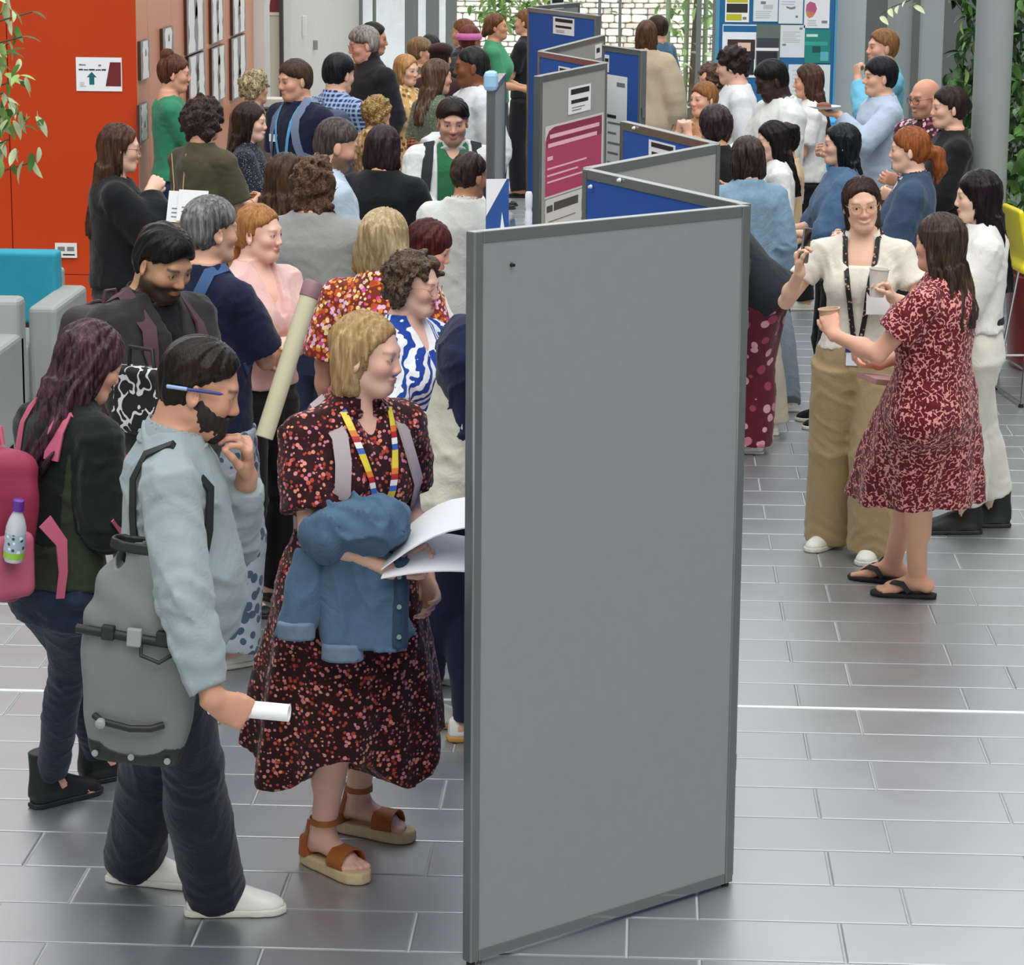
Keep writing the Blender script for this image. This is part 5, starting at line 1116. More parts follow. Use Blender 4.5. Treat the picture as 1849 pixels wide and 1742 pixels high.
# 4 man in black jacket looking down
jk = fab('#2b2a2b', tag='jk')
P4 = Person('young man with short black beard in a black jacket, looking down', ('h', 312, 412), -128, 1.75, 'm', 0, '#c29472', lean=3, head=(0, 26, 0), stubble=('#17120f', .93), brow='#0e0b0a', hair=H('short', '#0b0a0a', '#23201f', t=.010, vol=.004, fz=.074, rough=.3),
            top=dict(m=fab('#101113', tag='in'), sl=0, off=.012, hem=.9), over=dict(name='jacket', m=jk, sl=1.95, hem=.82, off=.026, loose=.7, neck='v', vdepth=.13, collar=True, slw=.01), bottom=blkt, shoes=WS,
            R=dict(w=(.12, .24, .84), p=(1, -.6, -.6), f=(-.5, .8, -.1), n=(-.4, 0, 1), curl=.5), L=dict(w=(.0, .25, .90), p=(-1, -.4, -.6), f=(.5, .8, -.1), n=(.4, 0, 1), curl=.5))
# 5 grey haired person in navy tee with backpack
P5 = Person('person with cropped grey hair and navy tee, seen from behind with blue backpack', ('h', 380, 355), -42, 1.74, 'f', 0, '#d9a88e', head=(-12, 4, 0), hair=H('short', '#3d3b3a', '#a9a8a6', t=.014, fz=.07), top=dict(m=fab('#141b36', tag='nt'), sl=.8, hem=.88, off=.02, loose=.6, slw=.012), bottom=dict(m=fab('#a9b3bd', pat='dots', c2='#4b5a70', scale=22, size=.8), r=(.108, .1, .095, .1)), shoes=WS, **cross)
# 6 long brown hair, black jumper, glasses
P6 = Person('woman with long brown hair and glasses, black jumper, hand under chin', ('h', 217, 222), -78, 1.70, 'f', 1, '#e0b49d', head=(0, 6, 0), glasses='#7a4b36', hair=H('long', '#2b1b14', '#6e4c38', Ln=.34, fz=.082, wid=.066, back=.0, t=.010), top=dict(m=fab('#121315', tag='bj'), sl=1.95, hem=.92, off=.03, loose=.7, slw=.025, neck='low'), bottom=dict(m=fab('#2a2b2c'), r=(.1, .085, .07, .065)), shoes=BSH,
            R=dict(w=(.05, .155, 1.375), p=(.7, -.1, -1), f=(-.45, .45, .5), n=(.1, -.5, -.6), curl=.45), L=dict(w=(.02, .22, 1.1), p=(-1, -.3, -.6), n=(0, -1, 0)))
# 7 ginger woman in pink blouse
P7 = Person('woman with pulled back ginger hair in a pale pink blouse, arms folded', ('h', 468, 368), -128, 1.62, 'f', 0, '#e9bda8', bulk=1.1, head=(18, 4, 0), brow='#a5714c', lip='#b5605a', hair=H('pony', '#8a5a30', '#d19a62', t=.009, fz=.084, extra=[('c', [((0, -.10, .0), .035), ((0, -.13, -.08), .03), ((.02, -.12, -.17), .015)])]), top=dict(m=fab('#d9b3ac', .7), sl=.95, hem=.95, off=.022, loose=.4, neck='v', vdepth=.15, slw=.02, fold=.004), bottom=blkt, shoes=BSH, **cross)
# 8 blonde bob, bright floral dress, from behind
P8 = Person('woman with straight blonde bob in a pink and orange floral dress, back turned', ('h', 695, 378), -14, 1.66, 'f', 0, '#dda98f', bulk=1.1, head=(-8, 4, 0), hair=H('bob', '#8f7650', '#d9c6a0', Ln=.185, t=.018, fz=.05, side=1.18, rough=.33), dress=dict(m=fab('#7a2c1c', .8, pat='dots', c2=['#d9478f', '#e08a30', '#e7b6cf', '#c0522a', '#ead9a0', '#d95a9a'], scale=60, size=1.05, rnd=.9), sl=.9, off=.022, slw=.018, loose=.5, skirt=(.45, .33, .29, 8, .05)), shoes=BSH)
# 9 curly hair, blue and white top
P9 = Person('woman with curly brown hair and clear glasses in a blue and white patterned top', ('h', 752, 458), -122, 1.58, 'f', 0, '#e3b7a2', head=(14, 8, 0), glasses='#c58a7a', lip='#8c3038', brow='#3c2a20', smile=.4, hair=H('curlylong', '#2a1e18', '#7a6250', Ln=.10, vol=.010, fz=.094, wid=.088, back=.0), top=dict(m=fab('#1d3f92', .8, pat='stripes', c2='#e4e6ea', scale=13, dist=7., dir='DIAGONAL', size=.52), sl=.8, hem=.90, off=.02, loose=.5, neck='v', vdepth=.13, slw=.012), bottom=dict(m=fab('#c9c9c6'), r=(.105, .1, .1, .11), hem=.04), shoes=WS, R=holdR, L=holdL, feet=dict(R=(.10, -.02, -8), L=(-.10, .08, 8)))
# 10 cream overshirt leaning to the board
P10 = Person('person in a loose cream overshirt and navy trousers leaning towards the board', (-.62, 9.18), -74, 1.68, 'f', 1, '#d9a88e', lean=17, head=(0, 10, 0), hair=H('long', '#1a1412', '#3d2e26', Ln=.2), top=dict(m=fab('#c9c5b4', .85, tag='cr'), sl=1.9, hem=.80, off=.035, loose=.9, slw=.02, collar=True, fold=.005), bottom=dict(m=navy, waist=.9, r=(.10, .085, .065, .055)), shoes=dict(kind='sneaker', m=white_shoe, sole=mat('tan_sole', '#b98a4c', .7)), feet=dict(R=('px', 758, 1312, -6), L=('px', 850, 1335, 0)), R=dict(w=(.16, .36, 1.05)), L=dict(w=(-.16, .36, 1.05)))
# 11 dark red fringe
P11 = Person('woman with dark red fringed hair in a pale pink top behind the curly woman', ('h', 788, 398), -96, 1.57, 'f', 1, '#dba88f', head=(0, 20, 0), hair=H('long', '#2a0f0e', '#6b2f28', Ln=.16, fz=.035, wid=.055, back=.016), top=dict(m=fab('#dcc0c2', pat='stripes', c2='#efe6e6', scale=16, size=.4), sl=1.6, hem=.9, off=.02, slw=.012), bottom=jeans, shoes=WS, R=holdR, L=holdL)
# 12 wavy brown hair, grey jumper, back
P12 = Person('woman with wavy brown ponytail and plain grey jumper seen from behind', ('h', 566, 282), -8, 1.70, 'f', 1, MID, bulk=1.1, hair=H('curlylong', '#33221a', '#7a5c48', Ln=.19, vol=.004, fz=.06, side=.9), top=dict(m=fab('#8d8e8c', tag='gj'), sl=1.9, hem=.88, off=.028, loose=.5), bottom=jeans, shoes=WS, R=holdR, L=holdL)
# 13 dark straight hair, black top, back
P13 = Person('woman with straight dark shoulder-length hair and wide black top, back turned', ('h', 692, 226), -20, 1.63, 'f', 1, MID, bulk=1.15, hair=H('bob', '#1f1517', '#4a393c', Ln=.17, t=.016, fz=.05, side=1.1), top=dict(m=fab('#141518', tag='b13'), sl=1.5, hem=.86, off=.03, loose=.7, slw=.03), bottom=blkt, shoes=BSH, R=holdR, L=holdL)
# 14 man, light blue shirt, beard
P14 = Person('man with greying short hair and beard in a pale blue shirt, looking right', ('h', 618, 214), -70, 1.76, 'm', 1, '#cf9d84', head=(0, 18, 0), stubble=('#3a2e28', .75), hair=H('short', '#2a2320', '#6f655e', t=.008, fz=.078), top=dict(m=fab('#b3c3cf', tag='p14'), sl=1.9, hem=.86, off=.022, collar=True, loose=.6), bottom=navt, shoes=WS, R=holdR, L=holdL)
P15 = Person('woman with long smooth brown hair beside the grey jumper, back turned', ('h', 520, 276), -22, 1.65, 'f', 1, MID, head=(-10, 10, 0), hair=H('long', '#2a1a12', '#5f4230', Ln=.24, fz=.06), top=dict(m=fab('#c9c7c0', tag='p15'), sl=.8, hem=.9, off=.02), bottom=jeans, shoes=WS, R=holdR, L=holdL)
P16 = Person('woman with dark curly hair in an olive tee seen from behind', ('h', 366, 180), -34, 1.66, 'f', 1, '#cf9c80', hair=H('curlylong', '#1c1413', '#5a4640', Ln=.12, vol=.022, fz=.06), top=dict(m=fab('#4a4634', tag='ol16'), sl=.85, hem=.88, off=.022, slw=.012, loose=.5), bottom=dict(m=fab('#232323'), r=(.1, .085, .07, .065)), shoes=WS, R=holdR, L=holdL)
P17 = Person('smiling woman with long dark brown hair in a sparkly black top', ('h', 452, 184), -88, 1.60, 'f', 1, '#e6baa4', head=(-8, 4, 0), smile=1., hair=H('long', '#20140f', '#4f3a30', Ln=.26, fz=.07, wid=.062, back=.01), top=dict(m=fab('#1c2028', pat='dots', c2='#7c8490', scale=95, size=.5), sl=.9, hem=.9, off=.02, slw=.01), bottom=blkt, shoes=BSH, L=cross['L'], R=dict(w=(.07, .235, 1.2), p=(.8, -.3, -1), f=(-.2, .6, .75), n=(-.9, .3, 0), curl=.55))
P18 = Person('woman with auburn hair bun in a green jumper, hand on chin', ('h', 316, 98), -80, 1.74, 'f', 1, '#d9a084', head=(-4, 6, 0), hair=H('bun', '#3c2014', '#7d4c34', t=.012, fz=.074, extra=[('e', (0, -.062, .118), (.046, .048, .04), .004)]), top=dict(m=fab('#2f7d5c', tag='gr18'), sl=1.6, hem=.92, off=.022, loose=.4, neck='low', slw=.012), bottom=dict(m=denim('#1e2540'), waist=.98, r=(.1, .085, .07, .065)), shoes=WS, R=chinR, L=dict(w=(.05, .2, 1.10), p=(-1, -.2, -.7), n=(0, -1, 0)))
P19 = Person('young man in a navy tee with blue lanyard and name tag, looking left', ('h', 530, 107), 140, 1.76, 'm', 1, '#d3a083', head=(-15, 8, 0), hair=H('short', '#2f211a', '#5f4a3c', t=.012, fz=.07), top=dict(m=fab('#131a33', tag='n19'), sl=.8, hem=.88, off=.02, slw=.01), bottom=jeans, shoes=WS)
P20 = Person('man with thick black hair in a blue checked shirt, back turned', ('h', 614, 98), -40, 1.74, 'm', 1, '#d8ab90', head=(0, 8, 0), hair=H('short', '#0c0c0e', '#2c2d31', t=.016, vol=.004, fz=.07), top=dict(m=fab('#25375f', pat='check', c2='#9db3d6', scale=11), sl=1.2, hem=.86, off=.022, collar=True, loose=.6), bottom=navt, shoes=WS, R=holdR, L=holdL)
P21 = Person('man with grey hair in a black turtleneck beside the white wall', ('h', 652, 48), 128, 1.80, 'm', 1, '#d69f8b', bulk=1.08, head=(-20, 12, 0), hair=H('short', '#57514b', '#c9c4ba', t=.018, fz=.064), glasses='#8a6a5a', top=dict(m=fab('#1b1b1f', tag='t21'), sl=1.95, hem=.86, off=.02, neck='turtle', loose=.5), bottom=blkt, shoes=BSH)
P22 = Person('dark haired person with one hand raised behind the grey haired man', ('h', 674, 40), -86, 1.76, 'm', 2, '#b88468', head=(0, 4, 0), hair=H('short', '#14100e', '#33291f', t=.012), top=dict(m=blackc, sl=.8, hem=.9, off=.02), bottom=blkt, shoes=BSH, L=dict(w=(-.12, .36, 1.28), p=(-.4, -.4, -1), f=(.2, .9, .5), n=(1, 0, .3), curl=.3), R=dict(w=(.1, .3, 1.2), p=(.4, -.4, -1), f=(-.2, .9, .3), n=(-1, 0, .3)))
P23 = Person('woman with long strawberry blonde hair and floral shawl, facing right', ('h', 735, 98), -118, 1.60, 'f', 1, '#e3b49a', head=(-5, 6, 0), hair=H('long', '#9a6d40', '#d6ae78', Ln=.26, fz=.082, wid=.06, back=.01), top=dict(m=fab('#c9a06a', pat='dots', c2=['#8c6a3c', '#e6cfa4', '#6b4f2c'], scale=24, size=.8), sl=.5, hem=.9, off=.02), bottom=dict(m=fab('#6e1c22'), r=(.1, .09, .085, .09)), shoes=BSH)
P24 = Person('woman with long light brown hair in a mottled green tee, facing right', ('h', 790, 106), -58, 1.68, 'f', 1, '#dba68c', head=(-8, 4, 0), hair=H('long', '#3c2a20', '#8a6c55', Ln=.24, fz=.078, wid=.07, back=.03), top=dict(m=fab('#5d6a56', pat='dots', c2='#7c8a74', scale=60, size=.7), sl=.85, hem=.9, off=.022, slw=.014), bottom=dict(m=fab('#6e1c22'), r=(.1, .09, .085, .09)), shoes=BSH)
P25 = Person('tall man with cropped black hair in a white shirt, facing left', ('h', 852, 82), 112, 1.82, 'm', 1, '#7a4a30', head=(-18, 4, 0), hair=H('buzz', '#151414', '#3a3a3c', t=.005, fz=.074), top=dict(m=fab('#c9cdd0', tag='w25'), sl=1.9, hem=.84, off=.026, collar=True, loose=.8, slw=.014), bottom=dict(m=fab('#4a3a30'), r=(.1, .09, .08, .08)), shoes=BSH, R=holdR)
P26 = Person('person in a dark maroon beret in the middle of the crowd', ('h', 796, 78), -20, 1.64, 'f', 2, MID, hair=H('short', '#22130f', '#3d2a22', t=.012, fz=.05), top=dict(m=fab('#3a2326'), sl=1.9, hem=.9, off=.025), bottom=blkt, shoes=BSH)
P27 = Person('person with tousled light brown hair behind the maroon beret', ('h', 758, 68), -80, 1.62, 'f', 2, '#c99478', hair=H('short', '#5b4330', '#a88a62', t=.018, fz=.06), top=dict(m=fab('#4c4138'), sl=1.9, hem=.9, off=.025), bottom=blkt, shoes=BSH)
P27b = Person('person with short black hair furthest behind the maroon beret', ('h', 777, 62), 20, 1.62, 'm', 2, '#c99478', hair=H('short', '#141210', '#2c2723', t=.012), top=dict(m=blackc, sl=1.9, hem=.9, off=.02), bottom=blkt, shoes=BSH)
P28 = Person('person in a pink headscarf with reddish hair, among the far crowd', ('h', 848, 46), -40, 1.66, 'f', 2, '#b07a5c', hair=H('short', '#4a1d16', '#7a3a2c', t=.016, fz=.06), top=dict(m=fab('#2a2a30'), sl=1.9, hem=.9, off=.025), bottom=blkt, shoes=BSH)
P28b = Person('brown haired person in black beside the far window', ('h', 838, 34), 70, 1.66, 'm', 2, '#b5805e', hair=H('short', '#4d2c18', '#8a5a38', t=.012), top=dict(m=blackc, sl=1.9, hem=.9, off=.02), bottom=blkt, shoes=BSH)
P29 = Person('woman with brown ponytail in a green top by the far window, facing right', ('h', 893, 24), -92, 1.70, 'f', 2, '#c08c6c', head=(0, -4, 0), hair=H('pony', '#4a2c1a', '#8f6240', t=.010, extra=[('c', [((0, -.10, .01), .03), ((0, -.12, -.06), .025)])]), top=dict(m=fab('#3f8a62', tag='g29'), sl=.8, hem=.92, off=.02), bottom=blkt, shoes=BSH, R=dict(w=(.1, .28, 1.05)), L=dict(w=(-.1, .28, 1.05)))
P30 = Person('person dressed all in black holding a white cup by the far boards', ('h', 950, 16), 75, 1.70, 'f', 2, '#c9977c', hair=H('bun', '#5a3722', '#8f6240', t=.010), top=dict(m=blackc, sl=.8, hem=.9, off=.022), bottom=dict(m=fab('#17181c', tag='b30'), r=(.105, .1, .095, .09)), shoes=BSH, L=holdL, R=holdR)
P31 = Person('young man in a white jacket over a green tee, facing the stairs', ('h', 818, 178), 186, 1.70, 'm', 0, '#d8a68c', head=(0, 14, 0), stubble=('#5a4036', .35), brow='#1c1310', hair=H('short', '#120d0c', '#3a2a26', t=.012, vol=.004, fz=.072, rough=.3), top=dict(m=fab('#2f6b45', tag='g31'), sl=0, hem=.88, off=.014, neck='v', vdepth=.07), over=dict(name='jacket', m=fab('#d3d5d2', tag='w31'), sl=1.9, hem=.86, off=.028, opening=.085, collar=True, loose=.6, slw=.014), bottom=navt, shoes=WS, R=holdR, L=holdL)
P32 = Person('person with tied back dark hair in a crisp white shirt, back turned', ('h', 852, 274), -18, 1.60, 'f', 1, '#c08a68', bulk=1.12, head=(-25, 10, 0), hair=H('bun', '#241812', '#57443a', t=.010, extra=[('e', (0, -.105, -.0), (.035, .03, .035))]), top=dict(m=fab('#d6d6d0', tag='w32'), sl=1.9, hem=.86, off=.03, collar=True, loose=.7, slw=.02), bottom=jeans, shoes=WS, R=holdR, L=holdL)
P33 = Person('person with a mottled cream and brown headscarf near the counter', ('h', 458, 128), -50, 1.60, 'f', 2, MID, hair=H('curls', '#5a4a30', '#e0d0a4', t=.02, fz=.05), top=dict(m=fab('#5a5248'), sl=1.9, hem=.9, off=.025), bottom=blkt, shoes=BSH)
P34 = Person('person with tan patterned scarf bent low in the middle crowd', ('h', 680, 172), -50, 1.52, 'f', 2, MID, hair=H('curlylong', '#5a4020', '#d0ac70', Ln=.12, t=.016, fz=.05), top=dict(m=fab('#b58a55', pat='dots', c2=['#7c5a30', '#dcc08c'], scale=26, size=.85), sl=1.6, hem=.9, off=.03), bottom=blkt, shoes=BSH)
# ---- right side
P36 = Person('smiling woman with glasses in a white square-neck tee and khaki trousers', ('h', 1553, 318), 172, 1.66, 'f', 0, '#e3b79c', head=(10, 8, 6), smile=1., glasses='#b08d6a', brow='#3a2a24', hair=H('long', '#1e1310', '#5a3c30', Ln=.20, t=.008, fz=.084, wid=.072, back=.018, side=.85),
             top=dict(m=fab('#d9d3c6', tag='w36', bscale=160.), sl=.55, hem=.95, off=.012, loose=.12, neck='square', vdepth=.11), bottom=dict(m=fab('#a08a66', tag='kh'), waist=1.0, hip=.012, r=(.112, .112, .108, .118), hem=.05), shoes=WS,
             R=dict(w=(.25, .20, 1.30), p=(.6, -.3, -1), f=(.1, .1, 1), n=(-.9, .3, 0), curl=.55), L=dict(w=(-.15, .25, 1.21), p=(-.8, -.3, -1), f=(.35, .4, .8), n=(.8, .5, 0), curl=.5), feet=dict(R=('px', 1502, 984, -28), L=('px', 1578, 1006, -12)))
red_m = fab('#5f1420', .8, pat='squiggle', c2='#d9928c', scale=42, size=.055, cut=.44)
P37 = Person('woman in a knee-length red patterned dress and black flip-flops holding a paper cup', ('h', 1700, 385), 62, 1.63, 'f', 0, '#dba48a', bulk=1.16, head=(-6, 2, 0), lean=-2, hair=H('long', '#241a15', '#5f4a3c', Ln=.24, t=.014, fz=.066, wid=.068, back=.012, side=1.05, rough=.3), dress=dict(m=red_m, sl=.62, off=.018, slw=.014, loose=.35, skirt=(.47, .29, .28, 9, .05), fold=.0038),
             shoes=dict(kind='flipflop', m=mat('black_strap', '#17171a', .6), sole=mat('black_foam', '#17171a', .7)), bare=True, anklez=.094, feet=dict(L=('px', 1655, 1078, 18), R=('px', 1610, 1052, 6)), L=dict(w=(-.17, .36, 1.20), p=(-.7, -.6, -1), f=(.35, .5, .9), n=(.8, .3, -.2), curl=.45), R=dict(w=(.10, .28, 1.05), p=(1, -.3, -.8), f=(-.6, .7, .1), n=(-.5, .2, .8), curl=.4))
P38 = Person('woman with very long black hair in a white blouse and cream trousers', ('h', 1768, 305), 92, 1.66, 'f', 1, '#e6bfa8', head=(0, 4, 0), lip='#a04848', hair=H('long', '#100c0f', '#2c1f28', Ln=.34, t=.010, fz=.05, wid=.060, back=.018, side=.95, rough=.25), top=dict(m=fab('#d9d8d2', .75, tag='w38'), sl=1.9, hem=.99, off=.026, loose=.2, slw=.03), bottom=dict(m=fab('#cfcdc2', tag='cr38'), waist=1.03, hip=.012, r=(.102, .092, .088, .095), hem=.17), shoes=dict(kind='boot', m=black_shoe, sole=black_shoe, sk=1.08), feet=dict(L=('px', 1738, 962, 0), R=('px', 1790, 950, 0)), **cross)
P39 = Person('woman with ginger ponytail in a denim jacket, facing left', ('h', 1645, 228), 84, 1.67, 'f', 1, '#e6b9a2', head=(0, 2, 0), hair=H('pony', '#6a3316', '#b56c3c', t=.012, fz=.060, extra=[('c', [((0, -.108, .0), .028), ((0, -.15, -.02), .036), ((0, -.165, -.10), .032), ((0, -.15, -.18), .012)])]), top=dict(m=fab('#d9ccd0', pat='dots', c2=['#c9485c', '#3a3a44', '#c06a7c'], scale=24, size=.7), sl=0, hem=.88, off=.016), over=dict(name='denim_jacket', m=denim('#33475f'), sl=1.9, hem=.94, off=.03, opening=.06, collar=True, loose=.5, slw=.012), bottom=blkt, shoes=BSH, L=holdL, R=holdR)
P40 = Person('woman with long straight black hair and blue denim shirt, facing left', ('h', 1522, 222), 96, 1.62, 'f', 1, '#ddb098', hair=H('long', '#0b0c10', '#262a32', Ln=.26, fz=.07, wid=.066, back=.02, rough=.25), top=dict(m=denim('#466180'), sl=1.4, hem=.84, off=.032, loose=.7, slw=.03), bottom=blkt, shoes=dict(kind='sneaker', m=blackc, sole=white_sole), L=holdL, R=holdR)
P41 = Person('bald man with glasses in a maroon floral shirt, smiling', ('h', 1670, 140), 128, 1.70, 'm', 1, '#d49a80', head=(-5, 8, 0), smile=.6, glasses='#2a2220', stubble=('#7a5648', .3), top=dict(m=fab('#3a1c26', pat='dots', c2=['#c98a9a', '#d8b0b8', '#8c4a5c'], scale=36, size=.85, rnd=1.), sl=.85, hem=.86, off=.022, collar=True, loose=.5), bottom=blkt, shoes=BSH, L=holdL)
P42 = Person('woman with dark hair tied back in a black top by the shrub', ('h', 1716, 155), 98, 1.74, 'f', 1, '#e0b096', head=(4, 2, 0), hair=H('bun', '#1a1312', '#3f332e', t=.013, fz=.066, extra=[('e', (0, -.10, .01), (.045, .045, .045))]), top=dict(m=fab('#131416', tag='b42'), sl=1.9, hem=.88, off=.026, slw=.012), bottom=blkt, shoes=BSH, L=holdL)
P43 = Person('man with black hair in a pale blue shirt holding a plate', ('h', 1592, 104), 104, 1.74, 'm', 1, '#dfae92', hair=H('short', '#0d0c10', '#26242c', t=.016, vol=.003, fz=.058), top=dict(m=fab('#aab9cc', tag='lb43'), sl=1.9, hem=.84, off=.026, collar=True, loose=.7), bottom=dict(m=fab('#3a3a44'), r=(.1, .09, .08, .075)), shoes=BSH, L=dict(w=(-.12, .31, 1.36), p=(-.7, -.2, -1), f=(.1, 1, .1), n=(0, .1, 1), curl=.3), R=holdR)
P44 = Person('man with short ginger hair in a bright blue shirt eating, facing left', ('h', 1597, 52), 104, 1.82, 'm', 1, '#dda88e', hair=H('short', '#6b4526', '#b8865a', t=.012, fz=.078), top=dict(m=fab('#6fb3cc', tag='bb44'), sl=1.9, hem=.86, off=.026, collar=True, loose=.6), bottom=navt, shoes=BSH, L=dict(w=(-.05, .19, 1.38), p=(-.6, .1, -1), f=(.3, .0, 1), n=(.2, -1, .2), curl=.8))
P45 = Person('woman with long brown hair in a plain white tee, facing left', ('h', 1460, 115), 88, 1.66, 'f', 1, '#d9a184', head=(0, 4, 0), hair=H('long', '#2b1c16', '#6b4c3c', Ln=.27, fz=.078, wid=.062, back=.012), top=dict(m=fab('#d9d9d6', tag='w45'), sl=.75, hem=.90, off=.02, slw=.012), bottom=blkt, shoes=WS, L=dict(w=(-.08, .26, 1.06), p=(-.6, -.6, -1), curl=.4), R=holdR)
P46 = Person('man with black cropped hair in a white shirt looking down', ('h', 1382, 110), 112, 1.78, 'm', 1, '#35211c', head=(-6, 24, 0), hair=H('short', '#0e0d0e', '#1c1b1c', t=.012, fz=.074), top=dict(m=fab('#d4d7d4', tag='w46'), sl=1.9, hem=.84, off=.028, collar=True, loose=.7, slw=.016), bottom=blkt, shoes=WS, L=holdL, R=holdR)
P47 = Person('dark haired person in a white shirt in front of the flyers', ('h', 1322, 84), 96, 1.76, 'm', 2, '#dfb09a', head=(-20, 6, 0), hair=H('curls', '#1d1213', '#3a2628', t=.018, fz=.05), top=dict(m=fab('#d4d7da', tag='w47'), sl=1.4, hem=.86, off=.026, loose=.7), bottom=blkt, shoes=WS)
P48 = Person('woman with short curly brown hair in a navy floral top, facing left', ('h', 1285, 115), 110, 1.62, 'f', 2, '#d09a80', head=(8, 4, 0), hair=H('curlylong', '#33221b', '#74594a', Ln=.07, t=.014, fz=.068), top=dict(m=fab('#151a2e', pat='dots', c2='#d0d2d6', scale=16, size=.5), sl=.9, hem=.9, off=.024), bottom=navt, shoes=BSH)
P49 = Person('woman with side-parted copper hair, hand at mouth, tan top', ('h', 1272, 147), 126, 1.60, 'f', 1, '#dfae94', head=(4, 2, 0), hair=H('pony', '#6a4424', '#b07c4a', t=.012, fz=.068), top=dict(m=fab('#b58a62', tag='tn49'), sl=1.9, hem=.9, off=.026, slw=.014), bottom=blkt, shoes=BSH, L=chinL, R=chinR)
P50 = Person('person with a dark rounded bob just behind the blue board', ('h', 1292, 190), 40, 1.62, 'f', 1, MID, hair=H('bob', '#1d1315', '#54434a', Ln=.11, t=.02, fz=.03, rough=.25), top=dict(m=fab('#1d1a1c'), sl=1.9, hem=.9, off=.024), bottom=blkt, shoes=BSH)
P51 = Person('woman with brown bob and light denim shirt over pale trousers, back turned', ('h', 1350, 246), 24, 1.57, 'f', 1, '#d8a68c', hair=H('bob', '#1f1614', '#5a4840', Ln=.165, t=.016, fz=.04, side=1.1, rough=.3), top=dict(m=denim('#7b96ab'), sl=1.9, hem=.86, off=.028, loose=.6, slw=.016), bottom=dict(m=fab('#b3a798'), r=(.105, .098, .09, .098), hem=.06), shoes=WS, feet=dict(R=('px', 1392, 782, -12), L=('px', 1345, 770, 0)), L=dict(w=(-.10, .22, 1.33), p=(-.8, .2, -1), f=(.2, .1, 1), n=(0, -1, 0), curl=.6))
P52 = Person('woman with half-tied black hair and a white top, tan cardigan beside her', ('h', 1392, 218), 92, 1.55, 'f', 1, '#e3b9a2', head=(10, 10, 0), hair=H('long', '#0f0c0d', '#2f2628', Ln=.26, fz=.074, wid=.07, back=.03, extra=[('c', [((0, -.10, .06), .02), ((0, -.15, .04), .035), ((0, -.16, -.02), .012)])]), top=dict(m=fab('#dcdcda', tag='w52'), sl=1.2, hem=.92, off=.022), bottom=dict(m=denim('#6b7580'), r=(.10, .09, .08, .082), hem=.05), shoes=WS, feet=dict(R=('px', 1418, 742, -6), L=('px', 1380, 732, 0)))
P52b = Person('person in a tan knitted cardigan and black trousers, partly hidden', ('h', 1418, 222), 100, 1.48, 'f', 2, MID, hair=H('bun', '#120e0e', '#2b2424', t=.014), top=dict(m=fab('#c4a884', tag='tn52', bscale=120.), sl=1.9, hem=.9, off=.03, slw=.02), bottom=blkt, shoes=WS, R=holdR, L=holdL)
P53 = Person('person in a charcoal jumper and maroon floral trousers bending to the board', (.62, 14.0), 78, 1.60, 'f', 1, MID, lean=42, head=(0, 40, 0), hair=H('short', '#20160f', '#3d2d24', t=.014, fz=.06), top=dict(m=fab('#1d2026', tag='ch53', bscale=150.), sl=1.9, hem=.80, off=.03, loose=.5, slw=.018), bottom=dict(m=fab('#541525', pat='dots', c2=['#b06c7c', '#c08c98', '#8c3a4c'], scale=15, size=.7, rnd=1.), r=(.11, .11, .108, .115), hem=.06), shoes=dict(kind='flat', m=white_shoe, sole=white_sole), R=dict(w=(.1, .62, 1.0), p=(.2, -1, .0)), L=dict(w=(-.25, .16, .85), p=(-.8, -1, .1)), feet=dict(R=('px', 1352, 818, 0), L=('px', 1345, 808, 0)))
P54 = Person('woman with long brown hair in a beige jacket, far off with back turned', ('h', 1168, 36), -6, 1.72, 'f', 2, MID, hair=H('long', '#3a2517', '#75543a', Ln=.20, fz=.05), top=dict(m=fab('#b09f88', tag='bj54'), sl=1.95, hem=.80, off=.04, loose=.8, slw=.03), bottom=blkt, shoes=BSH)
P55 = Person('dark haired person in blue beside the far beige jacket', ('h', 1188, 28), 60, 1.64, 'm', 2, '#b98868', hair=H('short', '#241812', '#4a3426', t=.014), top=dict(m=fab('#3d5c72', tag='bl55'), sl=.9, hem=.88, off=.022), bottom=blkt, shoes=BSH)
# ---------------- carried and worn things
def thing(name, label, cat, o, R=None, k=1., group=None):
    e = empty(name, o, 0, k); tag(e, label, cat, group)
    if R is not None: e.rotation_euler = Matrix(np.asarray(R)).to_euler()
    return e
class On:
    """a thing worn by a person: built in the person's own coordinates, its origin moved to a base point"""
    def __init__(s, P, name, label, cat, base, group=None):
        s.P = P; s.b = V3(*base); s.root = thing(name, label, cat, P.w(*base), P.W.R, P.k, group)
    def add(s, o): o.parent = s.root; o.location = -s.b; return o
    def sdf(s, name, f, h, m): return s.add(sdf_obj(name, f, h, m))
    def mb(s, name, mb, m, smooth=True): return s.add(mb.build(name, m, None, smooth))
def aim(f, up=(0, 0, 1)):
    """rotation whose z axis is f"""
    f = unit(f); u = np.asarray(up, float); u = u-f*(u@f)
    if np.linalg.norm(u) < 1e-3: u = np.cross(f, (1, 0, 0))
    u = unit(u); return np.stack([np.cross(u, f), u, f], 1)
def grip(P, q, d=.085, n=.03): a = P.arm[q]; return P.w(a['W']+a['f']*d+a['n']*n), P.W.R@a['f'], P.W.R@a['n'], P.W.R@(np.cross(a['f'], a['n'])*(-a['g']))
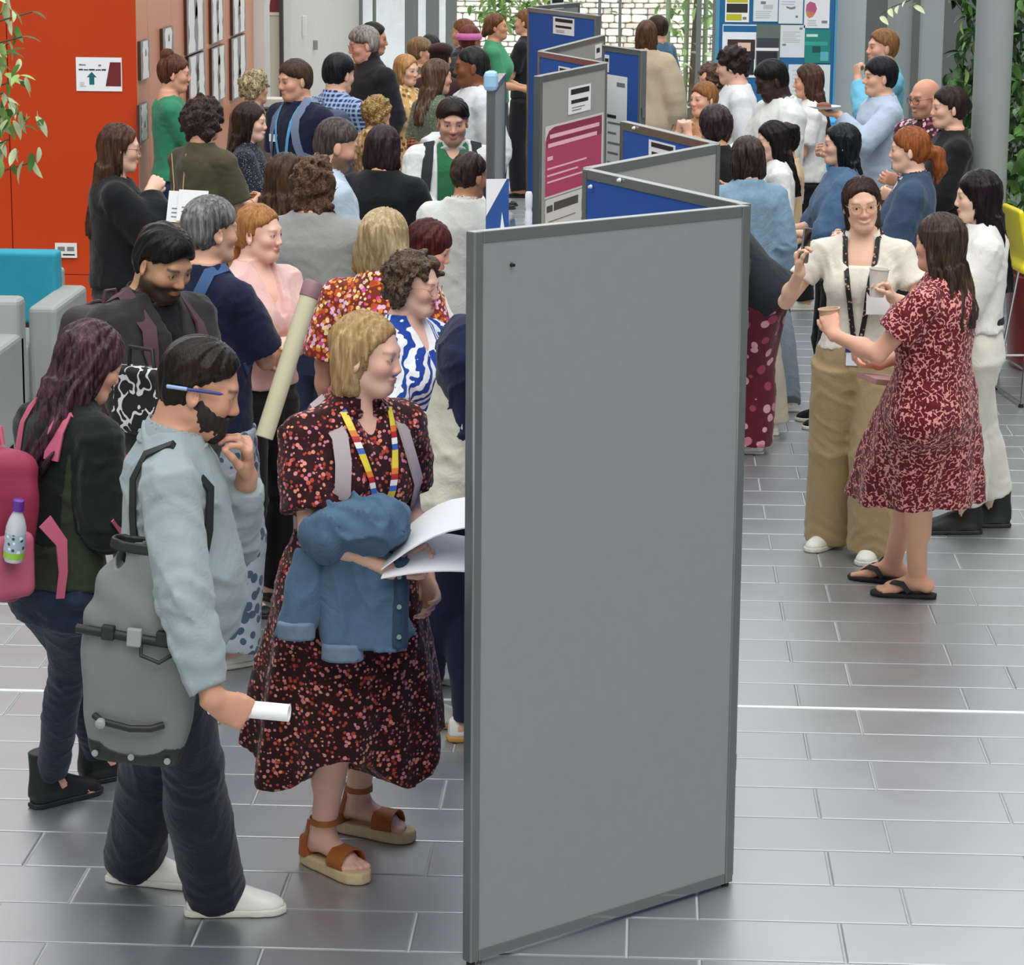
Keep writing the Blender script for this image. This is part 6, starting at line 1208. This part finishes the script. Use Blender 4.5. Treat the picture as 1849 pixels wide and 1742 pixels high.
def cup(label, o, R=None, m=None, h=.105, lid=None, r0=.030, r1=.041):
    t = thing('paper_cup', label, 'cup', o, R); mb = MB(); mb.lathe([(r0, 0), (r1, h), (r1+.003, h), (r1+.003, h+.004), (r1-.002, h+.004), (r0*.9, .012)], 24); mb.build('cup_wall', m or mat('cup_paper', '#d6d0c4', .6), t, True)
    if lid: MB().lathe([(r1+.004, h-.004), (r1+.005, h+.008), (r1-.004, h+.016), (.01, h+.017)], 24).build('lid', lid, t, True)
    else: MB().lathe([(r1-.004, h-.012), (.001, h-.012)], 24).build('drink', mat('coffee_milk', '#b08a62', .3), t)
    return t
def backpack(P, label, m, m2, c=(0, -.235, 1.18), hw=.145, hh=.22, d=.085, strap=None, pocket=True, sw=.05, x=.085, group=None, lod=.011):
    b = On(P, 'backpack', label, 'backpack', (c[0], c[1], c[2]-hh), group); f = SDF(); R = P.TR
    f.u(rbox(c, (hw, d, hh), .06, R)); f.u(rbox(V3(*c)+V3(0, -.0, -hh*.15), (hw*1.06, d*.9, hh*.8), .06, R), .04); f.noise(.003, 34, 5); b.sdf('bag_body', f, lod, m)
    if pocket:
        g_ = SDF(); g_.u(rbox(V3(*c)+V3(0, -d-.005, -hh*.38), (hw*.82, .035, hh*.48), .03, R)); g_.noise(.002, 40, 8); b.sdf('front_pocket', g_, lod, m2)
    z = MB(); z.tube([V3(*c)+V3(hw*.95*math.cos(a), -d*.25, hh*.1+hh*.93*math.sin(a)) for a in np.linspace(-.2, math.pi+.2, 18)], .006, 6); b.mb('zip', z, strap or m2)
    ld = MB(); ld.tube([V3(*c)+V3(-.03, d*.6, hh), V3(*c)+V3(-.02, d*.6, hh+.05), V3(*c)+V3(.02, d*.6, hh+.05), V3(*c)+V3(.03, d*.6, hh)], .008, 6); b.mb('grab_loop', ld, strap or m2)
    for Pp, Nn in P.straps(None, sw, x):
        if len(Pp) > 2: mb = MB(); mb.ribbon(Pp, Nn, sw, .008); b.mb('strap', mb, strap or m2)
    return b
steel = mat('bag_grey', '#6d7270', .5, var=.1, vs=12., bump=.08, bscale=60.); bagblack = mat('bag_black', '#1b1c1c', .5, var=.05); buckle = mat('buckle_grey', '#8b8e8e', .4)
# pannier bag at the bearded man's side
o = atY(246, 1366, P1.pos[1]-.25); o[2] = max(o[2], .3)
pb = thing('pannier_bag', 'large grey roll-top pannier bag with black trim on the bearded man\'s shoulder', 'bag', o, rotm(0, 4, -4), .93)
f = SDF(); f.u(loft((0, 0, 0), (.0, 0, .60), [0, .04, .2, .5, .62, .66, .8, 1], [.112, .122, .150, .165, .160, .158, .138, .112], [.045, .055, .065, .065, .058, .055, .045, .04], pw=3.6, ox=[0, 0, 0, .0, 0, 0, .01, .02]))
f.noise(.0035, 1, 3, fn=lambda X, Y, Z: (np.sin(X*30+Z*26+2*np.sin(Z*15))*np.clip((Z-.33)*6, 0, 1.4)+.5*wav(X, Y, Z, 22, 4)).astype(f32)); f.s(rbox((.02, 0, .62), (.098, .030, .10), .02)); sdf_obj('bag_body', f, .008, steel, pb)
rim = SDF(); rim.u(loft((.018, 0, .575), (.02, 0, .605), [0, 1], [.118, .115], [.045, .044], pw=3.2)); rim.s(loft((.018, 0, .55), (.02, 0, .63), [0, 1], [.106, .103], [.033, .032], pw=3.2)); sdf_obj('rim_band', rim, .006, bagblack, pb)
MB().tube([(-.166, -.06, .362), (-.06, -.071, .360), (.06, -.071, .352), (.166, -.06, .345)], .013, 8).build('closure_bar', bagblack, pb, True)
MB().box((-.022, -.09, .335), (.018, -.072, .385)).build('buckle', buckle, pb, bevel=.004)
for a in (-.075, .075): MB().box((a-.018, -.09, .345), (a+.018, -.064, .385)).build('bar_clip', bagblack, pb, bevel=.005)
MB().tube([(.015, -.078, .355), (.02, -.09, .315), (.07, -.09, .300), (.105, -.086, .325), (.11, -.074, .355)], .006, 8).build('carry_loop', bagblack, pb, True)
MB().tube([(-.105, -.064, .125), (-.08, -.084, .118), (.0, -.09, .108), (.055, -.084, .112), (.085, -.064, .120)], .010, 8).build('lower_handle', bagblack, pb, True)
MB().lathe([(.014, 0), (.014, .012), (.006, .016)], 14).build('rivet', buckle, pb).location = (-.08, -.088, .115); pb.children[-1].rotation_euler = (math.pi/2, 0, 0)
g_ = SDF(); g_.u(loft((0, 0, -.006), (0, 0, .05), [0, .5, 1], [.118, .128, .134], [.05, .06, .064], pw=3.6)); g_.s(ell((0, -.066, .062), (.095, .05, .038))); sdf_obj('base_guard', g_, .007, bagblack, pb)
for a in (-.10, 0, .10): mb = MB(); mb.lathe([(.009, 0), (.009, .006)], 10); q = mb.build('bolt', buckle, pb); q.location = (a, -.058, .018); q.rotation_euler = (math.pi/2, 0, 0)
Pp, Nn = P1.wrap([(.15, 1.0, -1), (.145, 1.15, -1), (.135, 1.28, -1), (.12, 1.36, -1), (.115, -.03, 1.42, (0, -.2, 1)), (.12, .02, 1.42, (0, .3, 1)), (.13, 1.34, 1), (.145, 1.24, 1), (.165, 1.12, 1), (.175, 1.0, 1)], P1.sd, .009)
inv = np.array(Matrix(rotm(0, 4, -4)).inverted()); L2 = lambda p: inv@(np.asarray(p)-o)/.93
wp = [L2(P1.w(p)) for p in Pp]; wn = [inv@(P1.W.R@n) for n in Nn]; wp = [np.array([-.075, .02, .585])]+wp+[np.array([.12, .02, .585])]; wn = [wn[0]]+wn+[wn[-1]]
mb = MB(); mb.ribbon(wp, wn, .03, .004); mb.build('shoulder_strap', bagblack, pb, True)
# rolled paper, pen
c, fd, nn, sd_ = grip(P1, 'R', .075, .028); t = thing('rolled_paper', 'white rolled sheet in the bearded man\'s lowered hand', 'paper', c, aim(np.array([.97, -.1, -.04]))); MB().lathe([(.022, -.07), (.022, .135), (.017, .135), (.017, .1)], 20).build('roll', white_paper, t, True)
Hh = P1.H; a, b = P1.w(Hh.p(.082, .055, .018)), P1.w(Hh.p(.084, -.075, -.008)); t = thing('pen', 'blue pen tucked over the bearded man\'s ear', 'pen', a, aim(b-a)); MB().lathe([(.001, -.002), (.0045, .006), (.0045, .11), (.003, .125)], 10).build('barrel', mat('pen_blue', '#2b3a78', .35), t, True); MB().lathe([(.005, .09), (.005, .14), (.003, .142)], 10).build('cap', mat('pen_pale', '#8fa3c4', .35), t, True)
# dress woman: backpack, lanyard, denim jacket, papers
lilac = mat('strap_lilac', '#a89a9c', .7); backpack(P2, 'pale lilac backpack worn by the woman in the dark red floral dress', lilac, lilac, c=(-.03, -.175, 1.2), hw=.085, hh=.15, d=.045, strap=lilac, x=.095, sw=.046)
rb = bpy.data.materials.new('rainbow_ribbon'); rb.use_nodes = True; N, L = nodes(rb); tc = N.new('ShaderNodeTexCoord'); sp = N.new('ShaderNodeSeparateXYZ'); L.new(tc.outputs['Object'], sp.inputs[0]); mm = N.new('ShaderNodeMath'); mm.operation = 'MULTIPLY'; mm.inputs[1].default_value = 9.; L.new(sp.outputs[2], mm.inputs[0]); fr = N.new('ShaderNodeMath'); fr.operation = 'FRACT'; L.new(mm.outputs[0], fr.inputs[0])
rp_ = N.new('ShaderNodeValToRGB'); rp_.color_ramp.interpolation = 'CONSTANT'; L.new(fr.outputs[0], rp_.inputs[0]); e = rp_.color_ramp.elements
for i, cc in enumerate(('#e8e6e0', '#b0202c', '#d9772a', '#e2c840', '#4f9a5a', '#3a5fb0', '#5a3a80')):
    el = e[i] if i < 2 else e.new(.5); el.position = i/7; el.color = (*lin(cc), 1)
L.new(rp_.outputs[0], N['Principled BSDF'].inputs['Base Color']); P2.lanyard(rb, drop=1.10, w=.02, spread=.072)
dj = denim('#4d667e'); aR = P2.arm['R']; mid = aR['E']*.42+aR['W']*.58; ix = P2.W.R.T@V3(1, 0, 0); iy = P2.W.R.T@V3(0, -1, 0)
J = On(P2, 'denim_jacket', 'blue denim jacket draped over the forearm of the woman in the floral dress', 'jacket', mid+V3(0, 0, -.3))
f = SDF(); up = V3(0, 0, 1); f.u(ell(mid+up*.085+iy*.0, (.125, .075, .085), aim(ix, (0, 0, 1))[:, [2, 1, 0]])); f.u(ell(mid+up*.09+ix*.07+iy*.01, (.08, .065, .07)), .03); f.u(ell(mid-ix*.08+up*.06+iy*.02, (.07, .065, .08)), .03)
f.noise(.010, 1, 9, fn=lambda X, Y, Z: (-1.3*np.exp(-(wav(X, Y, Z, 46, 3)/.28)**2)+.5*wav(X, Y, Z, 70, 8)).astype(f32)); J.sdf('bundled_body', f, .007, dj)
for nm, x0, x1, dz, w, th in (('hanging_panel', .02, .03, .27, .11, .035), ('sleeve', -.06, -.04, .30, .055, .042), ('sleeve', -.13, -.17, .24, .05, .04)):
    g_ = SDF(); a = mid+ix*x0-iy*.02-up*.0; b = mid+ix*x1+iy*.02-up*dz; g_.u(loft(a, b, [0, .5, 1], [w*.9, w, w*1.02], [th, th*.8, th*.7], xd=ix)); g_.noise(.006, 1, 5, fn=lambda X, Y, Z: (-1.2*np.exp(-(wav(X, Y, Z, 50, 5, (1, 1, .35))/.28)**2)).astype(f32)); q = J.sdf(nm, g_, .007, dj)
    if nm == 'sleeve': g_ = SDF(); g_.u(loft(b+up*.05, b-up*.002, [0, 1], [w*1.06, w*1.08], [th*.78+.004, th*.74+.004], xd=ix)); J.sdf('cuff', g_, .006, denim('#6a8093'))
g_ = SDF(); a = mid+ix*.125-iy*.01-up*.01; b = mid+ix*.12+iy*.025-up*.26; g_.u(loft(a, b, [0, 1], [.022, .024], [.042, .03], xd=ix)); J.sdf('button_placket', g_, .006, denim('#2f4259'))
for k in range(3): mb = MB(); mb.lathe([(.007, 0), (.007, .004)], 10); q = J.add(mb.build('button', buckle)); q.location = np.array(q.location)+mid+ix*.122+iy*(.045+.005*k)-up*(.05+.085*k); q.rotation_euler = Matrix(aim(iy)).to_euler()
c = P2.w(aR['W']+aR['f']*.07+V3(0, 0, .02))
for i, (lb, dr, dz) in enumerate((('white printed sheets fanned out in the floral dress woman\'s hand', .0, 0.), ('lower white sheet curling under the fanned papers', -.16, -.022))):
    pp_ = thing('paper_sheets', lb, 'paper', c+np.array([.0, -.02-.01*i, dz])); mb = MB(); n = 8; v = []; fa = []
    for a in range(n+1):
        u = a/n; bend = .05*math.sin(u*2.6)+.02*u
        for w_, zz in ((0, 0), (1, .05+.012*math.sin(u*5))): v.append((-.09+u*.30+.03*w_, -.05-.0*u+.20*w_-.02*u, bend*(1 if not i else .4)+zz+u*(.085+dr*.5)))
    m0 = len(v); v += [(x, y, z-.004) for x, y, z in v]
    for a in range(n): fa += [(2*a, 2*a+1, 2*a+3, 2*a+2), (m0+2*a, m0+2*a+2, m0+2*a+3, m0+2*a+1), (2*a, 2*a+2, m0+2*a+2, m0+2*a), (2*a+1, m0+2*a+1, m0+2*a+3, 2*a+3)]
    fa += [(0, m0, m0+1, 1), (2*n, 2*n+1, m0+2*n+1, m0+2*n)]; mb._add(v, fa); mb.build('sheet', white_paper, pp_, True)
# purple haired woman: pink backpack and bottle
pk = mat('backpack_pink', '#8c2c44', .6, var=.1, bump=.1, bscale=200.); pk2 = mat('backpack_pink_light', '#b85a72', .65, var=.08)
B3p = backpack(P3, 'raspberry pink backpack on the purple haired woman', pk, pk2, c=(0, -.265, 1.13), hw=.15, hh=.225, d=.115, strap=pk2, sw=.05, lod=.009)
g_ = SDF(); g_.u(rbox((.155, -.27, 1.02), (.03, .085, .10), .03)); B3p.sdf('side_pocket', g_, .009, pk2)
mb = MB(); mb.ribbon([V3(.17, -.15, 1.14), V3(.18, -.1, 1.07), V3(.185, -.10, .98), V3(.18, -.11, .90)], [V3(1, 0, 0)]*4, [.05, .04, .03, .028], .004); B3p.mb('strap_tail', mb, pk2)
t = thing('drink_bottle', 'small clear drink bottle with purple cap in the pink backpack pocket', 'bottle', P3.w(.205, -.285, 1.05), rotm(6, 8, 0)); MB().lathe([(.026, 0), (.029, .01), (.029, .10), (.022, .125), (.013, .145), (.013, .155)], 20).build('bottle_wall', mat('clear_plastic', '#b9bcc4', .15, spec=.6, var=.05), t, True)
MB().lathe([(.0298, .03), (.0298, .085)], 20).build('label', mat('bottle_label', '#9fb0bc', .4, pat='dots', c2=['#3a4456', '#dfe6ea'], scale=60, size=.7), t, True); MB().lathe([(.0296, .012), (.0296, .032)], 20).build('label_band', mat('label_green', '#8db83e', .4), t, True); MB().lathe([(.0165, .15), (.0165, .18), (.014, .182)], 16).build('cap', mat('cap_purple', '#5d2f86', .35), t, True)
# man in black jacket: backpack straps and bag with white scribble
backpack(P4, 'charcoal backpack worn by the man in the black jacket', mat('bp_charcoal', '#302c30', .7), mat('bp_charcoal2', '#3a3034', .7), strap=mat('strap_mauve', '#4b3038', .7), x=.10, sw=.05)
c = atY(258, 768, P4.pos[1]-.40); t = thing('tote_bag', 'black bag with white scribbled print held by the man in black', 'bag', c, rotm(0, 0, -35), .85); f = SDF(); f.u(rbox((0, 0, .10), (.13, .05, .13), .03)); f.noise(.005, 24, 4); sdf_obj('bag_body', f, .009, mat('scribble_print', '#0f0f10', .7, pat='squiggle', c2='#c9c9c9', scale=13, size=.03, cut=.42), t)
mb = MB(); mb.tube([(-.07, 0, .21), (-.06, 0, .30), (.06, 0, .30), (.07, 0, .21)], .009, 8); mb.build('handle', bagblack, t, True)
backpack(P5, 'denim blue backpack on the grey haired person', mat('bp_blue', '#2c456b', .6, var=.15, vs=14.), mat('bp_blue2', '#44618c', .6), c=(-.02, -.235, 1.22), hw=.12, hh=.19, d=.075, strap=mat('strap_blue', '#324f7a', .7), sw=.045)
# poster tube between the blonde bob and the pink blouse
a, b = atY(562, 522, P8.pos[1]-.42), atY(492, 742, P8.pos[1]-.55); t = thing('poster_tube', 'long pale cardboard poster tube held upright beside the floral dress', 'poster tube', b, aim(a-b)); Ln = float(np.linalg.norm(a-b)); MB().lathe([(.033, -.1), (.033, Ln)], 24).build('tube', mat('card_cream', '#cfc7a8', .7, var=.05), t, True); MB().lathe([(.036, Ln-.03), (.036, Ln+.02), (.03, Ln+.03)], 24).build('end_cap', mat('cap_mauve', '#8c6a72', .5), t, True)
# navy jacket over the cream shirt
J = On(P10, 'jacket', 'navy jacket slung over the shoulder of the cream overshirt', 'jacket', (.1, -.1, 1.0)); f = SDF(); f.u(ell(P10.T(.07, -.10, 1.33), (.16, .09, .15))); f.u(loft(P10.T(.08, -.12, 1.36), P10.T(.10, -.02, 1.02), [0, 1], [.14, .10], [.07, .045]), .04); f.u(ell(P10.T(.05, .10, 1.36), (.13, .08, .12)), .05); f.noise(.007, 1, 5, fn=lambda X, Y, Z: (-1.2*np.exp(-(wav(X, Y, Z, 34, 5)/.25)**2)).astype(f32)); J.sdf('jacket_body', f, .011, fab('#141d3c', tag='nj'))
# khaki trousers woman: lanyard with badge, phone, cup, note
lan = mat('lanyard_dots', '#131316', .6, pat='dots', c2='#b58a70', scale=55, size=.55); P36.lanyard(lan, drop=.97, w=.022, badge=mat('badge_white', '#d4dbe4', .3, var=.02), spread=.07)
bo = P36.parts['lanyard']; bd = bo.children[0]; bb = np.array([v.co[:] for v in bd.data.vertices]); lo, hi = bb.min(0), bb.max(0)
MB().box((lo[0]-.004, hi[1]-.002, hi[2]-.006), (hi[0]+.004, hi[1]+.003, hi[2]+.012)).build('badge_clip', mat('clip_blue', '#1f2f6b', .4), bo)
c, fd, nn, sd_ = grip(P36, 'R', .09, .03); t = thing('phone', 'dark phone held up by the woman in khaki trousers', 'phone', c, aim(np.array([.1, .1, 1.]), nn)); MB().box((-.036, -.005, -.05), (.036, .005, .10)).build('case', mat('phone_grey', '#6b6f74', .3), t, bevel=.004); MB().box((-.033, .005, -.046), (.033, .0062, .096)).build('screen', mat('phone_black', '#0c0d10', .1), t)
c, fd, nn, sd_ = grip(P36, 'L', .075, .045); cup('tall white paper cup in the smiling woman\'s hand', c-np.array([0, 0, .03]), rotm(0, 4, 0), h=.115)
P, Nn = P36.wrap([(-.085, 1.19, 1)], P36.sd, .004); n_ = P36.W.R@Nn[0]; t = thing('name_note', 'white paper note on the smiling woman\'s chest below her cup', 'paper', P36.w(P[0]), aim(V3(0, 0, 1), n_)); MB().box((-.05, 0, -.07), (.05, .002, .05)).build('paper', white_paper, t)
# red dress woman: cup, notebook
c, fd, nn, sd_ = grip(P37, 'L', .075, .04); cup('short brown paper cup in the red dress woman\'s hand', c-np.array([0, 0, .035]), rotm(0, -6, 0), mat('cup_kraft', '#c9a98a', .6), .085)
c = P37.w(.11, .20, .985); t = thing('notebook', 'pinkish notebook tucked under the red dress woman\'s arm', 'notebook', c, rotm(0, 8, 20)); MB().box((-.13, -.09, -.012), (.13, .09, .012)).build('cover', mat('note_pink', '#b98c86', .6), t, bevel=.004); MB().box((-.125, -.085, -.009), (.132, .085, .009)).build('pages', white_paper, t)
# cream trousers woman: belt, white handbag on the floor
bz = SDF(); bz.u(loft(P38.T(0, 0, 1.015), P38.T(0, 0, 1.05), [0, 1], [.165, .158], [.128, .124])); o = sdf_obj('belt', bz, .008, bagblack, P38.root); P38.parts['belt'] = o
c = at(1738, 955, 0); t = thing('handbag', 'white handbag with a grey ring hanging near black boots', 'bag', c, rotm(0, 0, 15)); f = SDF(); f.u(loft((0, 0, .0), (0, 0, .17), [0, .3, 1], [.05, .065, .045], [.03, .035, .02], pw=3)); sdf_obj('bag_body', f, .009, mat('bag_white', '#d3d6d6', .5), t); MB().tube([(.02*math.cos(a), -.036, .10+.045*math.sin(a)) for a in np.linspace(0, 2*math.pi, 20, endpoint=False)], .004, 6, True).build('ring', buckle, t, True)
MB().tube([(-.035, 0, .165), (-.03, 0, .25), (.03, 0, .25), (.035, 0, .165)], .006, 6).build('handle', mat('bag_white', '#d3d6d6', .5), t, True)
# plates, cups and papers in the crowd
c, fd, nn, sd_ = grip(P43, 'L', .10, .03); t = thing('paper_plate', 'white paper plate with food held by the man in pale blue', 'plate', c); MB().lathe([(.06, 0), (.105, .014), (.11, .018), (.1, .016), (.055, .006)], 28).build('plate', white_paper, t, True); MB().lathe([(.05, .006), (.045, .03), (.02, .04)], 14).build('food', mat('food_brown', '#7a4a34', .7, var=.3, vs=60.), t, True)
c, fd, nn, sd_ = grip(P30, 'L', .09, .035); cup('white paper cup held by the person in black', c, None, white_paper)
c, fd, nn, sd_ = grip(P17, 'R', .075, .045); cup('tan coffee cup with white lid held by the woman in sparkly black', c-np.array([0, 0, .04]), None, mat('cup_tan', '#b09a78', .6), .12, white_paper, .035, .045)
for i, (px, py, dy, lb) in enumerate(((318, 398, -.25, 'white printed sheets beside the black jumper woman'), (300, 400, -.2, 'second white sheet behind the printed sheets'))):
    c = atY(px, py, P6.pos[1]-dy*0-.22+.03*i); sheet('paper_sheets', lb, 'paper', tuple(c), math.radians(-20), .16, .15, white_paper, lines(gry, .15, .6, .1, .5, 3, .3, i), rx=math.radians(-14))
c = P16.w(-.02, -.20, 1.02); t = thing('shoulder_pouch', 'orange pouch on a thin cord behind the olive tee', 'pouch', c); f = SDF(); f.u(ell((0, 0, .03), (.075, .045, .035))); f.noise(.006, 60, 3); sdf_obj('pouch', f, .009, mat('pouch_orange', '#c98a2a', .7, var=.2, vs=40.), t)
for g in (-1, 1): MB().tube([(g*.03, .0, .05), (g*.025, .045, .2), (g*.04, .07, .38)], .0035, 6).build('cord', mat('cord_tan', '#b59a6a', .7), t, True)
# lanyards, straps and headwear of the crowd
P19.lanyard(mat('lanyard_blue', '#5aa0cc', .6), drop=1.02, w=.02, spread=.075, badge=None)
P, Nn = P19.wrap([(.075, 1.24, 1)], P19.sd, .003); mb = MB(); mb.box((-.045, 0, -.022), (.045, .003, .022)); mb.v = [tuple(P[0]+np.array(v)) for v in mb.v]; mb.build('name_tag', white_paper, P19.root)
backpack(P19, 'blue grey backpack worn by the young man with the lanyard', mat('bp_slate', '#3c4660', .7), mat('bp_slate2', '#4a5470', .7), strap=mat('strap_slate', '#6a7590', .7), lod=.016)
backpack(P31, 'black backpack worn by the man in the white jacket', mat('bp_black', '#15171a', .6), mat('bp_black2', '#1d2024', .6), strap=mat('strap_black', '#12161c', .6), x=.125, sw=.06, lod=.016)
f = SDF(); f.u(ell(P26.H.p(0, -.02, .075), (.10, .115, .055), P26.H.R)); sdf_obj('beret', f, .01, fab('#2c1418', tag='br'), P26.root)
f = SDF(); Hh = P28.H; f.u(loft(Hh.p(0, -.02, .0), Hh.p(0, -.02, .06), [0, .5, 1], [.098, .104, .092], [.12, .126, .112], xd=Hh.d(1, 0, 0))); sdf_obj('headscarf', f, .009, fab('#c06a9c', tag='hs'), P28.root)
P33.parts['hair'].name = 'headscarf'
# white plastic post and flap beside the boards
c = at(955, 346, 1.86); t = thing('white_post', 'slim white plastic post standing behind the nearest board', 'post', (float(c[0]), float(c[1]), 0)); MB().lathe([(.06, 0), (.06, .02), (.009, .03), (.009, 1.70)], 16).build('pole', white_sole, t, True); MB().lathe([(.009, 1.68), (.012, 1.72), (.0125, 1.79), (.010, 1.80), (.012, 1.81), (.0125, 1.85), (.009, 1.86)], 16).build('cap', mat('cap_white', '#e6e6e6', .4), t, True)
u0, zt = B11.uv(900, 290); sheet('leaflet', 'blue and white leaflet hanging on the edge-on board', 'leaflet', (float(B11.A[0])-.015, float(B11.A[1])-.03, 1.25), math.radians(12), .10, .36, mat('leaf_blue', '#2a5296', .5), [(white_paper, [(0, .55), (.9, 1.), (.0, 1.0)]), (white_paper, [(.55, .2), (.9, .25), (.7, .6)])])
